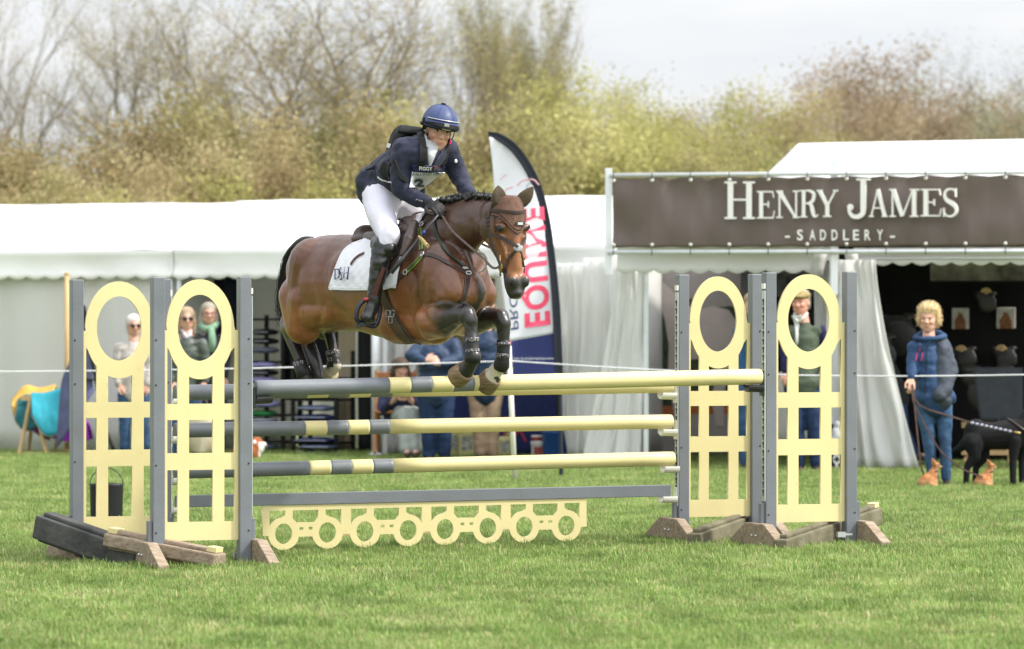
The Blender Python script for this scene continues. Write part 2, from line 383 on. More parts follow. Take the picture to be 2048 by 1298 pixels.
# ================================================================== trees
def tree_mesh(seed, H, spread, levels, leafn, leafs, trunk_r, ang=(.35, .8), up=.35, first=.25, nb=6, colw=1.0, leafstart=.3):
    """limbs grown recursively; twigs carry many small leaf faces"""
    rnd = random.Random(seed); wood = MB(); tips = []
    def grow(p, d, ln, r, lv):
        n = 5; pts = [p.copy()]; q = p.copy(); dd = d.copy()
        for i in range(n):
            dd = (dd + Vector((rnd.gauss(0, .13), rnd.gauss(0, .13), rnd.gauss(0, .06) + up * .12))).normalized()
            q = q + dd * ln / n; pts.append(q.copy())
        rad = [r * (1 - .62 * i / n) for i in range(n + 1)]
        wood.tube(pts, rad, 6 if lv < 2 else (4 if lv < 3 else 3), cap=False)
        if lv >= levels - 1:
            for i in range(1, n + 1): tips.append((pts[i].copy(), ln / n))
        if lv >= levels: return
        k = nb if lv == 0 else rnd.choice((3, 4, 4, 5))
        for j in range(k):
            t = (first if lv == 0 else .25) + (1 - (first if lv == 0 else .25)) * (j + .7 * rnd.random()) / k; t = min(t, .98)
            i = min(int(t * n), n - 1); base = pts[i].lerp(pts[i + 1], t * n - i); tan = (pts[i + 1] - pts[i]).normalized()
            a = rnd.uniform(*ang); az = rnd.random() * 2 * PI if lv else (j * 2.4 + rnd.random() * .6)
            o = tan.orthogonal().normalized(); o = Matrix.Rotation(az, 3, tan) @ o
            nd = (tan * math.cos(a) + o * math.sin(a) * spread).normalized(); nd.z += .05
            grow(base, nd.normalized(), ln * (rnd.uniform(.5, .75) if lv == 0 else rnd.uniform(.5, .72)), rad[i] * .62, lv + 1)
        grow(pts[-1], (dd + Vector((rnd.gauss(0, .2), rnd.gauss(0, .2), 0))).normalized(), ln * .62, rad[-1] * .95, lv + 1)
    grow(Vector((0, 0, -.3)), Vector((0, 0, 1)), H * .55, trunk_r, 0)
    A = np.array([t[0] for t in tips]); A = A[A[:, 2] > H * leafstart * .5]
    rg = np.random.RandomState(seed); n = leafn; ix = rg.randint(0, len(A), n); c = A[ix] + rg.normal(0, .28, (n, 3)) * np.array([1, 1, .8])
    c[:, :2] *= colw
    u = rg.normal(size=(n, 3)); u /= np.linalg.norm(u, axis=1)[:, None]; v = rg.normal(size=(n, 3)); v -= u * (u * v).sum(1)[:, None]; v /= np.linalg.norm(v, axis=1)[:, None]
    s = (leafs * rg.uniform(.5, 1.4, n))[:, None]; P = np.empty((n, 4, 3)); P[:, 0] = c - u * s; P[:, 1] = c + v * s * .55; P[:, 2] = c + u * s; P[:, 3] = c - v * s * .55
    lm = bpy.data.meshes.new('crown'); lm.vertices.add(n * 4); lm.vertices.foreach_set('co', P.reshape(-1)); lm.loops.add(n * 4); lm.loops.foreach_set('vertex_index', np.arange(n * 4)); lm.polygons.add(n)
    lm.polygons.foreach_set('loop_start', np.arange(n) * 4); lm.update(); lm.validate()
    wm = wood.mesh('trunk', True); zt = max(P[:, :, 2].max(), max(v_[2] for v_ in wood.v)); 
    return wm, lm, zt
def leaf_mat(name, c1, c2, c3):
    m = bpy.data.materials.new(name); m.use_nodes = True; nt = m.node_tree; b = nt.nodes['Principled BSDF']
    g = nt.nodes.new('ShaderNodeNewGeometry'); oi = nt.nodes.new('ShaderNodeObjectInfo'); nz = nt.nodes.new('ShaderNodeTexNoise'); nz.inputs['Scale'].default_value = .55; nz.inputs['Detail'].default_value = 3
    nt.links.new(g.outputs['Position'], nz.inputs['Vector']); rp = nt.nodes.new('ShaderNodeValToRGB'); e = rp.color_ramp.elements
    e[0].position = .34; e[0].color = (*c1, 1); e[1].position = .66; e[1].color = (*c3, 1); x = e.new(.5); x.color = (*c2, 1)
    nt.links.new(nz.outputs['Fac'], rp.inputs[0]); rv = nt.nodes.new('ShaderNodeMapRange'); rv.inputs[3].default_value = .8; rv.inputs[4].default_value = 1.2; nt.links.new(g.outputs['Random Per Island'], rv.inputs[0])
    mu = nt.nodes.new('ShaderNodeVectorMath'); mu.operation = 'SCALE'; nt.links.new(rp.outputs[0], mu.inputs[0]); nt.links.new(rv.outputs[0], mu.inputs['Scale'])
    nt.links.new(mu.outputs[0], b.inputs['Base Color']); b.inputs['Roughness'].default_value = .7; b.inputs['Specular IOR Level'].default_value = .2
    tr = nt.nodes.new('ShaderNodeBsdfTranslucent'); nt.links.new(mu.outputs[0], tr.inputs[0]); ms = nt.nodes.new('ShaderNodeMixShader'); ms.inputs[0].default_value = .4
    nt.links.new(b.outputs[0], ms.inputs[1]); nt.links.new(tr.outputs[0], ms.inputs[2]); nt.links.new(ms.outputs[0], nt.nodes['Material Output'].inputs[0]); return m
bark = mat('bark', (0.19, 0.16, 0.11), .9, .1, .35, 3); bark2 = mat('bark_pale', (0.24, 0.20, 0.13), .9, .1, .3, 3)
LB = leaf_mat('bud_brown', (0.25, 0.19, 0.095), (0.39, 0.315, 0.165), (0.50, 0.43, 0.24))
LY = leaf_mat('leaf_yellow', (0.31, 0.30, 0.10), (0.43, 0.41, 0.15), (0.54, 0.51, 0.24))
LO = leaf_mat('leaf_olive', (0.17, 0.16, 0.07), (0.30, 0.265, 0.12), (0.42, 0.37, 0.18))
LR = leaf_mat('bud_red', (0.27, 0.20, 0.13), (0.36, 0.265, 0.175), (0.42, 0.34, 0.22))
LG = leaf_mat('bud_grey', (0.20, 0.22, 0.12), (0.29, 0.31, 0.17), (0.38, 0.39, 0.24))
TP = {
 'spread': tree_mesh(3, 17, 1.15, 5, 17000, .06, .62, (.5, 1.0), .25, .28, 7),
 'bare':   tree_mesh(11, 17, .95, 5, 11000, .05, .36, (.3, .75), .4, .2, 8),
 'round':  tree_mesh(5, 11, 1.1, 5, 120000, .055, .28, (.5, 1.0), .2, .15, 8, leafstart=.1),
 'poplar': tree_mesh(8, 20, .5, 4, 50000, .075, .3, (.25, .5), .7, .1, 12, .8, .1),
 'dome':   tree_mesh(21, 12, 1.0, 5, 70000, .05, .3, (.35, .85), .3, .12, 9, leafstart=.2),
 'scrub':  tree_mesh(31, 7, 1.2, 4, 80000, .065, .16, (.5, 1.1), .1, .02, 11, leafstart=.0),
}
def tree(kind, px, top_py, Y, lm, lab, catn='tree', wide=1.0, rz=0, bk=bark, group='bare spring trees behind the tents'):
    wm, cm, zt = TP[kind]; top = at(px, top_py, Y); sc = top.z / zt
    t = thing({'scrub': 'bush', 'poplar': 'poplar_tree'}.get(kind, 'tree'), (top.x, Y, 0), lab, catn, group)
    a = bpy.data.objects.new('trunk', wm.copy() if not wm.materials else wm); b = bpy.data.objects.new('crown', cm)
    for o, m in ((a, bk), (b, lm)):
        o.data = {'trunk': wm, 'crown': cm}[o.name.split('.')[0]]
        if not o.data.materials: o.data.materials.append(m)
        C.objects.link(o); o.parent = t; o.material_slots[0].link = 'OBJECT'; o.material_slots[0].material = m
    t.scale = (sc * wide, sc * wide, sc); t.rotation_euler = (0, 0, rz); return t
T = tree
T('bare', 60, -150, 72, LB, 'tall bare tree with thin pinkish brown twigs at the far left of the field', rz=.4, wide=.9)
T('spread', 705, -170, 74, LB, 'great spreading bare tree with forked grey limbs behind the rider', rz=1.1, wide=1.15)
T('spread', 520, -90, 82, LO, 'spreading bare tree with low arching limbs, left of the rider', rz=3.9, wide=1.1)
T('bare', 300, -60, 84, LB, 'bare tree with a leaning fan of twigs over the brown thicket', rz=2.2, wide=1.2)
T('bare', 930, -120, 80, LY, 'bare yellowing tree directly above the feather flag', rz=5.2, wide=.9)
T('poplar', 1025, -90, 90, LO, 'narrow tall poplar, left one of the pair above the flag', rz=.3, wide=.75)
T('poplar', 1108, -70, 88, LO, 'narrow tall poplar, right one of the pair above the flag', rz=2.7, wide=.8)
T('round', 1250, 120, 70, LY, 'round yellow green tree left of the dark banner', rz=.9, wide=1.15)
T('round', 1370, 240, 66, LY, 'low yellow green tree just above the left end of the dark banner', rz=3.1, wide=1.1)
T('round', 1480, 175, 100, LO, 'small distant olive tree in the gap before the reddish dome', rz=2.0, wide=1.0)
T('round', 1690, 82, 84, LR, 'dome shaped tree with reddish brown twigs above the right tent', rz=1.4, wide=1.25)
T('round', 1800, 150, 88, LR, 'brown tree filling the right shoulder of the reddish dome', rz=3.4, wide=1.0)
T('round', 1960, 150, 90, LG, 'dense grey green tree behind the bare one at the right edge', rz=0.7, wide=1.3)
T('round', 1420, 165, 92, LO, 'olive tree above the middle of the left half of the banner', rz=5.5, wide=1.2)
T('round', 1300, 150, 80, LB, 'brown tipped tree behind the round yellow green one', rz=2.5, wide=1.2)
T('dome', 1570, 215, 96, LR, 'lower brownish tree at the left foot of the reddish dome tree', rz=4.2, wide=1.1)
T('bare', 2000, 40, 80, LG, 'grey green bare tree at the far right edge', rz=3.3, wide=1.35)
T('dome', 1890, 190, 86, LG, 'grey green tree between the dome tree and the right edge', rz=5.1, wide=1.2)
for i, (x, y, Yd, m_, lb, wd) in enumerate([
    (-40, 265, 62, LB, 'brown thicket bush at the far left above the white tent', 1.0), (90, 250, 65, LO, 'brown olive bush above the left tent ridge', 1.1),
    (220, 185, 66, LB, 'brown twiggy bush rising toward the middle of the thicket', 1.1), (340, 140, 70, LO, 'dark olive bush at the highest shoulder of the thicket', 1.05),
    (450, 150, 66, LO, 'dark olive bush left of the rider', 1.1), (560, 180, 62, LB, 'warm brown bush low behind the left of the rider', .95),
    (640, 150, 68, LO, 'olive bush directly left of the rider', 1.1), (760, 160, 64, LB, 'brown olive bush directly behind the rider', 1.1),
    (870, 160, 66, LY, 'yellow green bush behind the helmet', 1.1), (980, 170, 63, LO, 'olive bush behind the top of the feather flag', 1.05),
    (1090, 150, 66, LY, 'yellow green bush right of the feather flag', 1.1), (1180, 215, 64, LO, 'olive yellow bush between flag and banner', 1.0),
    (150, 300, 60, LO, 'low olive bush over the first ridge knob', .95), (400, 300, 60, LY, 'low yellowish bush over the tent roof', .95),
    (280, 310, 59, LB, 'low brown bush over the tent roof', .9), (700, 310, 60, LY, 'low yellow green bush left of the white breeches', .95), (1020, 320, 60, LY, 'low yellow bush beside the flag', .9),
    (1430, 280, 62, LO, 'low olive bush behind the dark banner', .8), (1560, 270, 76, LG, 'grey green bush behind the slope of the right tent', .9)]):
    T('scrub', x, y, Yd, m_, lb, 'bush', wide=wd * 1.05, rz=i * 1.7, group='thicket of bushes behind the tents')
# ================================================================== show jump
cream = mat('cream_paint', (.66, .57, .285), .45, .45, .05, 3, bump=.05, bscale=60, dirt=((.40, .34, .19), 26, .655))
greyp = mat('grey_paint', (0.150, 0.162, 0.178), .42, .5, .10, 4, bump=.08, bscale=70, dirt=((.32, .32, .32), 24, .735))
steel = mat('steel', (.55, .57, .57), .35, .5, .1, 9, metal=.7)
dark = mat('dark_slot', (.02, .02, .02), .7)
oldwood = mat('old_wood', (0.17, 0.125, 0.085), .85, .2, scale=7, col2=(0.40, 0.32, 0.24), tscale=(1, 6, 6), bump=.3, bscale=25)
greenwood = mat('mossy_wood', (0.10, 0.09, 0.055), .9, .2, scale=6, col2=(0.21, 0.19, 0.13), bump=.3, bscale=40, dirt=((.45, .42, .36), 40, .66))
blackwood = mat('tarred_wood', (0.03, 0.03, 0.03), .75, .3, scale=5, col2=(0.10, 0.10, 0.095), bump=.4, bscale=30, dirt=((.35, .33, .30), 45, .68))
whitep = mat('white_plastic', (.78, .76, .68), .4, .5, .05)
blackp = mat('black_plastic', (.025, .025, .028), .4, .5, .1)
def ellp(cx, cy, rx, ry, a0=0, a1=360, n=48): return [(cx + rx * math.cos(R(a0 + (a1 - a0) * i / n)), cy + ry * math.sin(R(a0 + (a1 - a0) * i / n))) for i in range(n + (0 if a1 - a0 == 360 else 1))]
def panel_mesh():
    U = 640.0; cx = 816
    X = lambda x: (x - cx) / U * 1.03; Z = lambda y: (1140 - y) / 647
    # outer outline, in zoomed photo units
    o = [(663, 1140), (663, 290), (676, 290)]
    ex, ey, rx, ry = 812, 287, 140, 202
    a0 = 181; pts = []
    for i in range(49):
        a = R(180 - 180 * i / 48); pts.append((ex + rx * math.cos(a), ey - ry * math.sin(a)))
    o += [p for p in pts[1:-1]] + [(956, 290), (969, 290), (969, 1140)]
    loops = [[(X(x), Z(y)) for x, y in o]]
    el = [(X(811 + 91 * math.cos(R(a))), Z(281 + 134 * math.sin(R(a)))) for a in range(0, 360, 8)]
    loops.append(el)
    for y0, y1 in ((653, 787), (855, 1065)):
        for x0, x1 in ((677, 719), (766, 863), (911, 953)): loops.append([(X(x0), Z(y0)), (X(x1), Z(y0)), (X(x1), Z(y1)), (X(x0), Z(y1))])
    def arc(xa, xb):
        r = []
        for i in range(13):
            x = xa + (xb - xa) * i / 12; q = (x - ex) / rx; q = max(-1, min(1, q)); r.append((x, ey + ry * math.sqrt(1 - q * q)))
        return r
    lh = [(677, 360)] + [(x, y) for x, y in arc(682, 719) if y > 372] + [(719, 588), (677, 588)]
    rh = [(953, 588), (911, 588)] + [(x, y) for x, y in arc(911, 942) if y > 372] + [(953, 360)]
    ch = arc(766, 863) + [(863, 588), (766, 588)]
    for h in (lh, rh, ch): loops.append([(X(x), Z(y)) for x, y in h])
    return curve_mesh(loops, .018)
PANEL = panel_mesh()
def wing(name, px0, px1, line, lab, side, mirror):
    """two posts, cut-out panel, two wooden feet; side = +1 when the slotted track faces right"""
    P0 = onplane(px0, 1100, line); P1 = onplane(px1, 1100, line); g0 = gz(P0.x, P0.y); g1 = gz(P1.x, P1.y)
    u = (P1 - P0); u.z = 0; wdt = u.length; u.normalize(); n = Vector((u.y, -u.x, 0)); M3 = Matrix((u, -n, Vector((0, 0, 1)))).transposed()
    mid = (P0 + P1) / 2; t = thing(name, (mid.x, mid.y, min(g0, g1)), lab, 'jump wing', 'cream and grey jump wings')
    H = 1.79; ps = .078
    for q, g, s in ((P0, g0, -1), (P1, g1, 1)):
        b = MB(); c = Vector((q.x, q.y, g + .02 + H / 2)); b.box(c, (ps, ps, H), M3)
        po = b.build('post', greyp, t, bevel=.006)
        for zz in (.2, .62, 1.12, 1.4):
            b = MB(); b.tube([c + n * (ps / 2 + .0) + Vector((0, 0, zz - H / 2)) + u * .02 * s, c + n * (ps / 2 + .003) + Vector((0, 0, zz - H / 2)) + u * .02 * s], .006, 8); b.build('bolt', dark, po)
        # wooden foot
        prof = [(-.42, 0), (-.42, .040), (-.15, .165), (.15, .165), (.42, .040), (.42, 0)]
        fo = Vector((q.x, q.y, g)) + u * (-.040 if s < 0 else .040)
        b = MB(); b.prism(prof, fo + (u * -.033 if s < 0 else u * .033), n, Vector((0, 0, 1)), -.034, .034)
        ft = b.build('foot', oldwood, t, bevel=.006)
        for k in (-.03, .035):
            b = MB(); b.ell(fo + u * (-.070 if s < 0 else .070) + n * k + Vector((0, 0, .085)), (.009, .009, .009)); b.build('foot_bolt', steel, ft, True)
        # block of grey wood low on the post
        b = MB(); b.box(Vector((q.x, q.y, g + .225)) + u * s * (ps / 2 + .014), (.026, .05, .14), M3); b.build('foot_block', greyp, t, bevel=.004)
    me = PANEL.copy(); sc = (wdt - ps) / (306 / 640 * 1.03)
    Mx = Matrix(((u.x * sc, 0, n.x, mid.x), (u.y * sc, 0, n.y, mid.y), (0, 1, 0, (g0 + g1) / 2 + .165), (0, 0, 0, 1)))
    me.transform(Mx); pn = link('panel', me, [cream], t)
    # steel keyhole track on the side facing the poles
    q, g = (P1, g1) if side > 0 else (P0, g0)
    base = Vector((q.x, q.y, g)) + u * side * (ps / 2 + .004) + n * .012
    b = MB(); b.box(base + Vector((0, 0, 1.0)), (.006, .05, 1.38), M3); tk = b.build('cup_track', steel, t)
    b = MB(); z = .36
    while z < 1.64:
        p = base + u * side * .004 + Vector((0, 0, z)); b.box(p, (.004, .010, .03), M3); b.tube([p + Vector((0, 0, .018)) - u * .002, p + Vector((0, 0, .018)) + u * .002], .011, 8); z += .052
    b.build('keyhole', dark, tk)
    b = MB(); b.box(base + Vector((0, 0, 1.72)), (.012, .045, .035), M3); b.build('height_tag', whitep, t)
    return t, u, n, M3
wA = wing('jump_wing', 153, 327, BL, 'cream oval-topped jump wing behind, at the far left, with the black beam against it', 1, 0)
wB = wing('jump_wing', 315, 488, FL, 'cream jump wing in front on the left, at the dark end of the top pole', 1, 0)
wC = wing('jump_wing', 1364, 1510, BL, 'cream oval-topped jump wing behind, holding the white cups on the right', -1, 0)
wD = wing('jump_wing', 1538, 1699, FL, 'cream oval-topped jump wing in front, rightmost, before the man in the cap', -1, 0)
JU, JN, JM = wB[1], wB[2], wB[3]
def pole(name, pa, pb, line, r, bands, lab):
    A = onplane(pa[0], pa[1], line); B = onplane(pb[0], pb[1], line); t = thing(name, (A + B) / 2, lab, 'jump pole', 'striped round jump poles')
    L = (B - A).length; d = (B - A) / L; bands = [onplane(x, pa[1], line) for x in bands]; ts = [0] + [(q - A).xy.dot(d.xy) / d.xy.dot(d.xy) / L * 1 for q in bands] + [1]
    segs = []
    for i in range(len(ts) - 1):
        b = MB(); a_, b_ = A + d * L * ts[i], A + d * L * ts[i + 1]; n_ = 9; pts = [a_.lerp(b_, k / n_) for k in range(n_ + 1)]
        rr = [r] * (n_ + 1)
        if i == 0: pts = [A - d * .004] + pts; rr = [r * .9] + rr
        if i == len(ts) - 2: pts = pts + [B + d * .004]; rr = rr + [r * .9]
        b.tube(pts, rr, 32, cap=True); o = b.build('band', cream if (i % 2 == 1) else greyp, t, True)
        for p_ in o.data.polygons: 
            if len(p_.vertices) > 4: p_.use_smooth = False
    return t, A, B
p1 = pole('jump_pole', (512, 777), (1520, 753), FL, .0510, [776, 818, 861, 904, 945 - 18 + 18], 'top pole of the jump, nearest, grey left end and striped, hooves just above it')
p2 = pole('jump_pole', (350, 785), (1343, 771), BL, .0500, [612, 654, 696, 738, 782], 'back top pole, showing just beneath the nearest top pole')
p3 = pole('jump_pole', (350, 861), (1342, 843), BL, .0480, [608, 651, 694, 736, 777], 'second pole down, grey and cream striped at the left, resting in white cups')
p4 = pole('jump_pole', (350, 943), (1346, 917), BL, .0480, [617, 659, 701, 743, 784], 'third and lowest round pole, above the flat grey plank')
def plank():
    A = onplane(350, 1003, BL); B = onplane(1340, 981, BL); b = MB(); d = (B - A); L = d.length; d.normalize(); z = Vector((0, 0, 1)); z = (z - d * z.dot(d)).normalized()
    M3 = Matrix((d, z.cross(d), z)).transposed(); b.box((A + B) / 2, (L, .035, .078), M3)
    o = b.build('jump_plank', greyp, None, bevel=.004); tag(o, 'flat dark grey plank across the bottom of the jump above the cream gate', 'jump plank')
    # hanging cut-out gate
    A = onplane(524, 1012, BL); B = onplane(1172, 995, BL); L = (B - A).length; d = (B - A).normalized(); z = (Vector((0, 0, 1)) - d * d.z).normalized(); n = JN
    W = 1752.0; sx = L / W        # units of the zoomed photo: left 65 right 1817, height along slope
    lp = []; top = 0
    def Y_(v): return -v * sx * 1.0
    C4 = [(110 + 438 * 0, 0)]
    out = [(0, 0), (1752, 0)]
    # lower outline walked from right to left
    cs = []
    for k in range(4):
        cs.append((111 + 432 * k, 143)); cs.append((343 + 432 * k, 143))
    rr = 82
    low = [(1752, 150)]
    for i in range(7, -1, -1):
        cx_, cy_ = cs[i]; a0, a1 = (-6, -174)
        arc = [(cx_ + rr * math.cos(R(a)), cy_ + 0 - rr * math.sin(R(a))) for a in np.linspace(a0, a1, 22)]
        arc = [(cx_ + rr * math.cos(R(a)), cy_ + rr * math.sin(R(a))) for a in np.linspace(12 if i % 2 == 0 else 6, 168 if i % 2 == 1 else 174, 22)]
        low += arc
        if i > 0:
            nx = cs[i - 1][0] + rr; 
            if i % 2 == 1: low += [(cx_ - rr + 8, 160), (nx - 8, 160)]
            else: low += [(cx_ - rr + 4, 152), (nx - 4, 152)]
    low += [(0, 152)]
    lp.append([(x * sx, Y_(y)) for x, y in out + low])
    for i, (cx_, cy_) in enumerate(cs): lp.append([((cx_ + 45 * math.cos(R(a))) * sx, Y_(cy_ + 52 * math.sin(R(a)))) for a in range(0, 360, 10)])
    for k in range(4):
        x0 = 432 * k
        c1, c2 = x0 + 111, x0 + 343
        def top_arc(cx_, xa, xb):
            return [(x, 143 - math.sqrt(max(0, rr * rr - (x - cx_) ** 2))) for x in np.linspace(xa, xb, 9)]
        # left of first circle
        lp.append([(x * sx, Y_(y)) for x, y in [(x0 + 37, 26), (x0 + 120, 26), (x0 + 120, 50)] + top_arc(c1, c1 - 8, x0 + 37)[0:9]])
        # middle trapezoid
        lp.append([(x * sx, Y_(y)) for x, y in [(x0 + 160, 26), (x0 + 294, 26), (x0 + 294, 62), (x0 + 276, 88), (x0 + 180, 88), (x0 + 160, 66)]])
        # right of second circle
        lp.append([(x * sx, Y_(y)) for x, y in [(x0 + 417, 26), (x0 + 334, 26), (x0 + 334, 50)] + top_arc(c2, c2 + 8, x0 + 417)[0:9]])
        for q in (205, 254): lp.append([(x * sx, Y_(y)) for x, y in [(x0 + q - 10, 112), (x0 + q + 10, 112), (x0 + q + 10, 126), (x0 + q - 10, 126)]])
    me = curve_mesh(lp, .016); me.transform(Matrix(((d.x, z.x, n.x, A.x), (d.y, z.y, n.y, A.y), (d.z, z.z, n.z, A.z), (0, 0, 0, 1))))
    g = link('jump_gate', me, [cream]); tag(g, 'cream cut-out gate of rings hanging low under the grey plank', 'jump gate')
plank()
def cup(px, py, line, sgn, m, lab, grp, black=False):
    q = onplane(px, py, line); t = thing('jump_cup', q, lab, 'jump cup', grp); b = MB(); s = -sgn
    b.box(q + JU * sgn * .022 + Vector((0, 0, -.005)), (.02, .05, .13), JM); b.build('bracket', m, t, bevel=.004)
    b = MB(); L = .11; rings = []
    for i in range(9):
        a = PI * i / 8; yy = -.052 * math.cos(a); zz = -.035 * math.sin(a)
        rings.append([q + JU * (s * x) + JN * yy + Vector((0, 0, zz + o)) for x, o in ((-.015, 0), (L - .02, 0), (L - .02, -.010), (-.015, -.014))])
    b.ring_loft(rings); b.build('shell', m, t, False)
for i, (x, y) in enumerate([(1345, 785), (1346, 858), (1350, 932), (1346, 992)]):
    cup(x, y, BL, 1, whitep, 'white cup on the back right wing, under the ' + ['back top pole', 'second pole', 'lowest round pole', 'grey plank'][i], 'white jump cups')
for i, (x, y) in enumerate([(347, 797), (347, 872), (347, 955), (347, 1014)]):
    cup(x, y, BL, -1, whitep, 'white cup on the back left wing, under the ' + ['back top pole', 'second pole', 'lowest round pole', 'grey plank'][i], 'white jump cups')
cup(1518, 770, FL, 1, blackp, 'black cup under the right end of the nearest top pole', 'black jump cups')
cup(514, 793, FL, -1, blackp, 'black cup under the left end of the nearest top pole', 'black jump cups')
def beam(p0, p1, w_, h_, m, lab, ends=False, roll=0, hollow=False):
    A, B = Vector(p0), Vector(p1); d = (B - A); L = d.length; d.normalize(); z = (Vector((0, 0, 1)) - d * d.z).normalized(); z = Matrix.Rotation(roll, 3, d) @ z
    M3 = Matrix((d, z.cross(d), z)).transposed(); t = thing('timber_beam', (A + B) / 2, lab, 'wooden beam', 'weathered beams through the wing feet')
    b = MB(); b.box((A + B) / 2, (L, w_, h_), M3); b.box((A + B) / 2 + z * (h_ / 2 + .012), (L * .93, w_ * .55, .03), M3)
    b.box((A + B) / 2 - z * (h_ / 2 + .008), (L * .95, w_ * .6, .02), M3); b.build('beam', m, t, bevel=.012)
    if ends:
        for e, s in (((A, 1), (B, -1)) if ends == 2 else ((A, 1),)):
            b = MB(); b.box(e + d * s * (.045) + z * (h_ / 2 + .02), (.07, w_ * .6, .034), M3); b.build('painted_end', cream, t, bevel=.004)
    return t
beam(at(85, 1052, 26.7), at(285, 1122, 26.2), .17, .15, blackwood, 'black tarred hollow beam poking out at the far left of the jump')
beam(at(218, 1078, 26.25), at(440, 1120, 25.9) + Vector((0, 0, .0)), .15, .08, oldwood, 'brown weathered beam with cream ends under the front left wing', ends=2)
beam(at(1752, 1032, 28.4), at(1560, 1098, 27.0), .10, .12, greenwood, 'grey mossy beam with a cream end leaning behind the rightmost wing', ends=True)
beam(at(1520, 1038, 28.9), at(1388, 1085, 27.7), .10, .12, greenwood, 'grey mossy beam between the two right wings', ends=False)
# hinge and cut twine at two of the feet
for px_, py_, Y_ in ((476, 1111, 26.35), (1682, 1069, 27.5)):
    c = at(px_, py_, Y_); b = MB(); b.box(c, (.055, .03, .035), JM); b.box(c + JU * .05, (.06, .012, .012), JM)
    o = b.build('latch', steel); tag(o, 'small steel latch at the bottom of the %s wing post' % ('front left' if px_ < 1000 else 'rightmost'), 'latch', 'steel latches')
# bucket with wire handle seen through the left wing
def bucket():
    g = at(213, 1036, 32.0); g.z = gz(g.x, g.y); t = thing('bucket', g, 'black flat bucket with a thin arched wire handle seen through the far left wing', 'bucket'); b = MB()
    for a, z, r in ((0, 0, 0),): pass
    prof = [(0, .118), (.02, .122), (.27, .128), (.285, .132), (.285, .118), (.03, .11)]
    rings = [[g + Vector((r * math.cos(2 * PI * k / 24), r * .7 * math.sin(2 * PI * k / 24), z)) for k in range(24)] for z, r in prof]
    b.ring_loft(rings); b.build('body', mat('bucket_black', (.012, .012, .014), .5), t, True)
    b = MB(); b.tube([g + Vector((.128 * math.cos(a), 0, .27 + .135 * math.sin(a))) for a in np.linspace(0, PI, 20)], .004, 6); b.build('handle', steel if 0 else blackp, t, True)
bucket()
# ================================================================== tents
canvas = mat('canvas', (.86, .86, .85), .55, .3, .03, 2.0, bump=.35, bscale=5, trans=.12)
canvas_in = mat('canvas_wall', (.86, .86, .84), .6, .3, .04, 1.5, bump=.3, bscale=4, trans=.5, tscale=(1, 1, .25))
alu = mat('aluminium', (.72, .74, .76), .38, .5, .05, 10, metal=.35)
TL = (.93, 44.6, -.42)                   # front line of the long left row of tents
HJ = (.98, 42.5, -.25)                   # front line of the saddlery tent and its banner
def frame(pl):
    u = Vector((1, pl[2], 0)).normalized(); return u, Vector((-u.y, u.x, 0))
def wall(b, A, B, z0, z1, amp=.03, waves=18, seed=0, n=None, thick=.006):
    u = (B - A); L = u.length; u.normalize(); n = n or Vector((-u.y, u.x, 0)); nu = max(12, int(L * 16)); G = []
    for i in range(nu + 1):
        t = i / nu; row = []
        for j in range(9):
            v = j / 8; o = amp * (math.sin(t * waves * 2 + 3 * noise.noise(Vector((t * 5, seed, 0)))) * (.4 + .6 * v) + .9 * noise.noise(Vector((t * L * 2, v * 1.2, seed + 3.3))))
            row.append(A + u * L * t + n * o + Vector((0, 0, z1 + (z0 - z1) * v)))
        G.append(row)
    b.grid(G, thick)
def scallop(b, A, B, zt, zb, n_, back=Vector((0, 0, 0)), sag=.0, pitch=.235, amp=.035, seed=0):
    u = B - A; L = u.length; u.normalize(); k = int(round(L / pitch)); nu = k * 8; G = []
    for i in range(nu + 1):
        t = i / nu; c = abs(math.sin(PI * k * t)); row = []
        for j in range(7):
            v = j / 6; zz = zt + (zb - zt) * v
            if j == 6: zz = zb - amp * c + amp * .5
            if j == 5: zz -= amp * c * .5 - amp * .25
            o = -.03 * math.sin(PI * v) + .025 * noise.noise(Vector((t * L * 1.6, v * 1.2, seed)))
            row.append(A + u * L * t + n_ * o + Vector((0, 0, zz)))
        G.append(row)
    b.grid(G, .004)
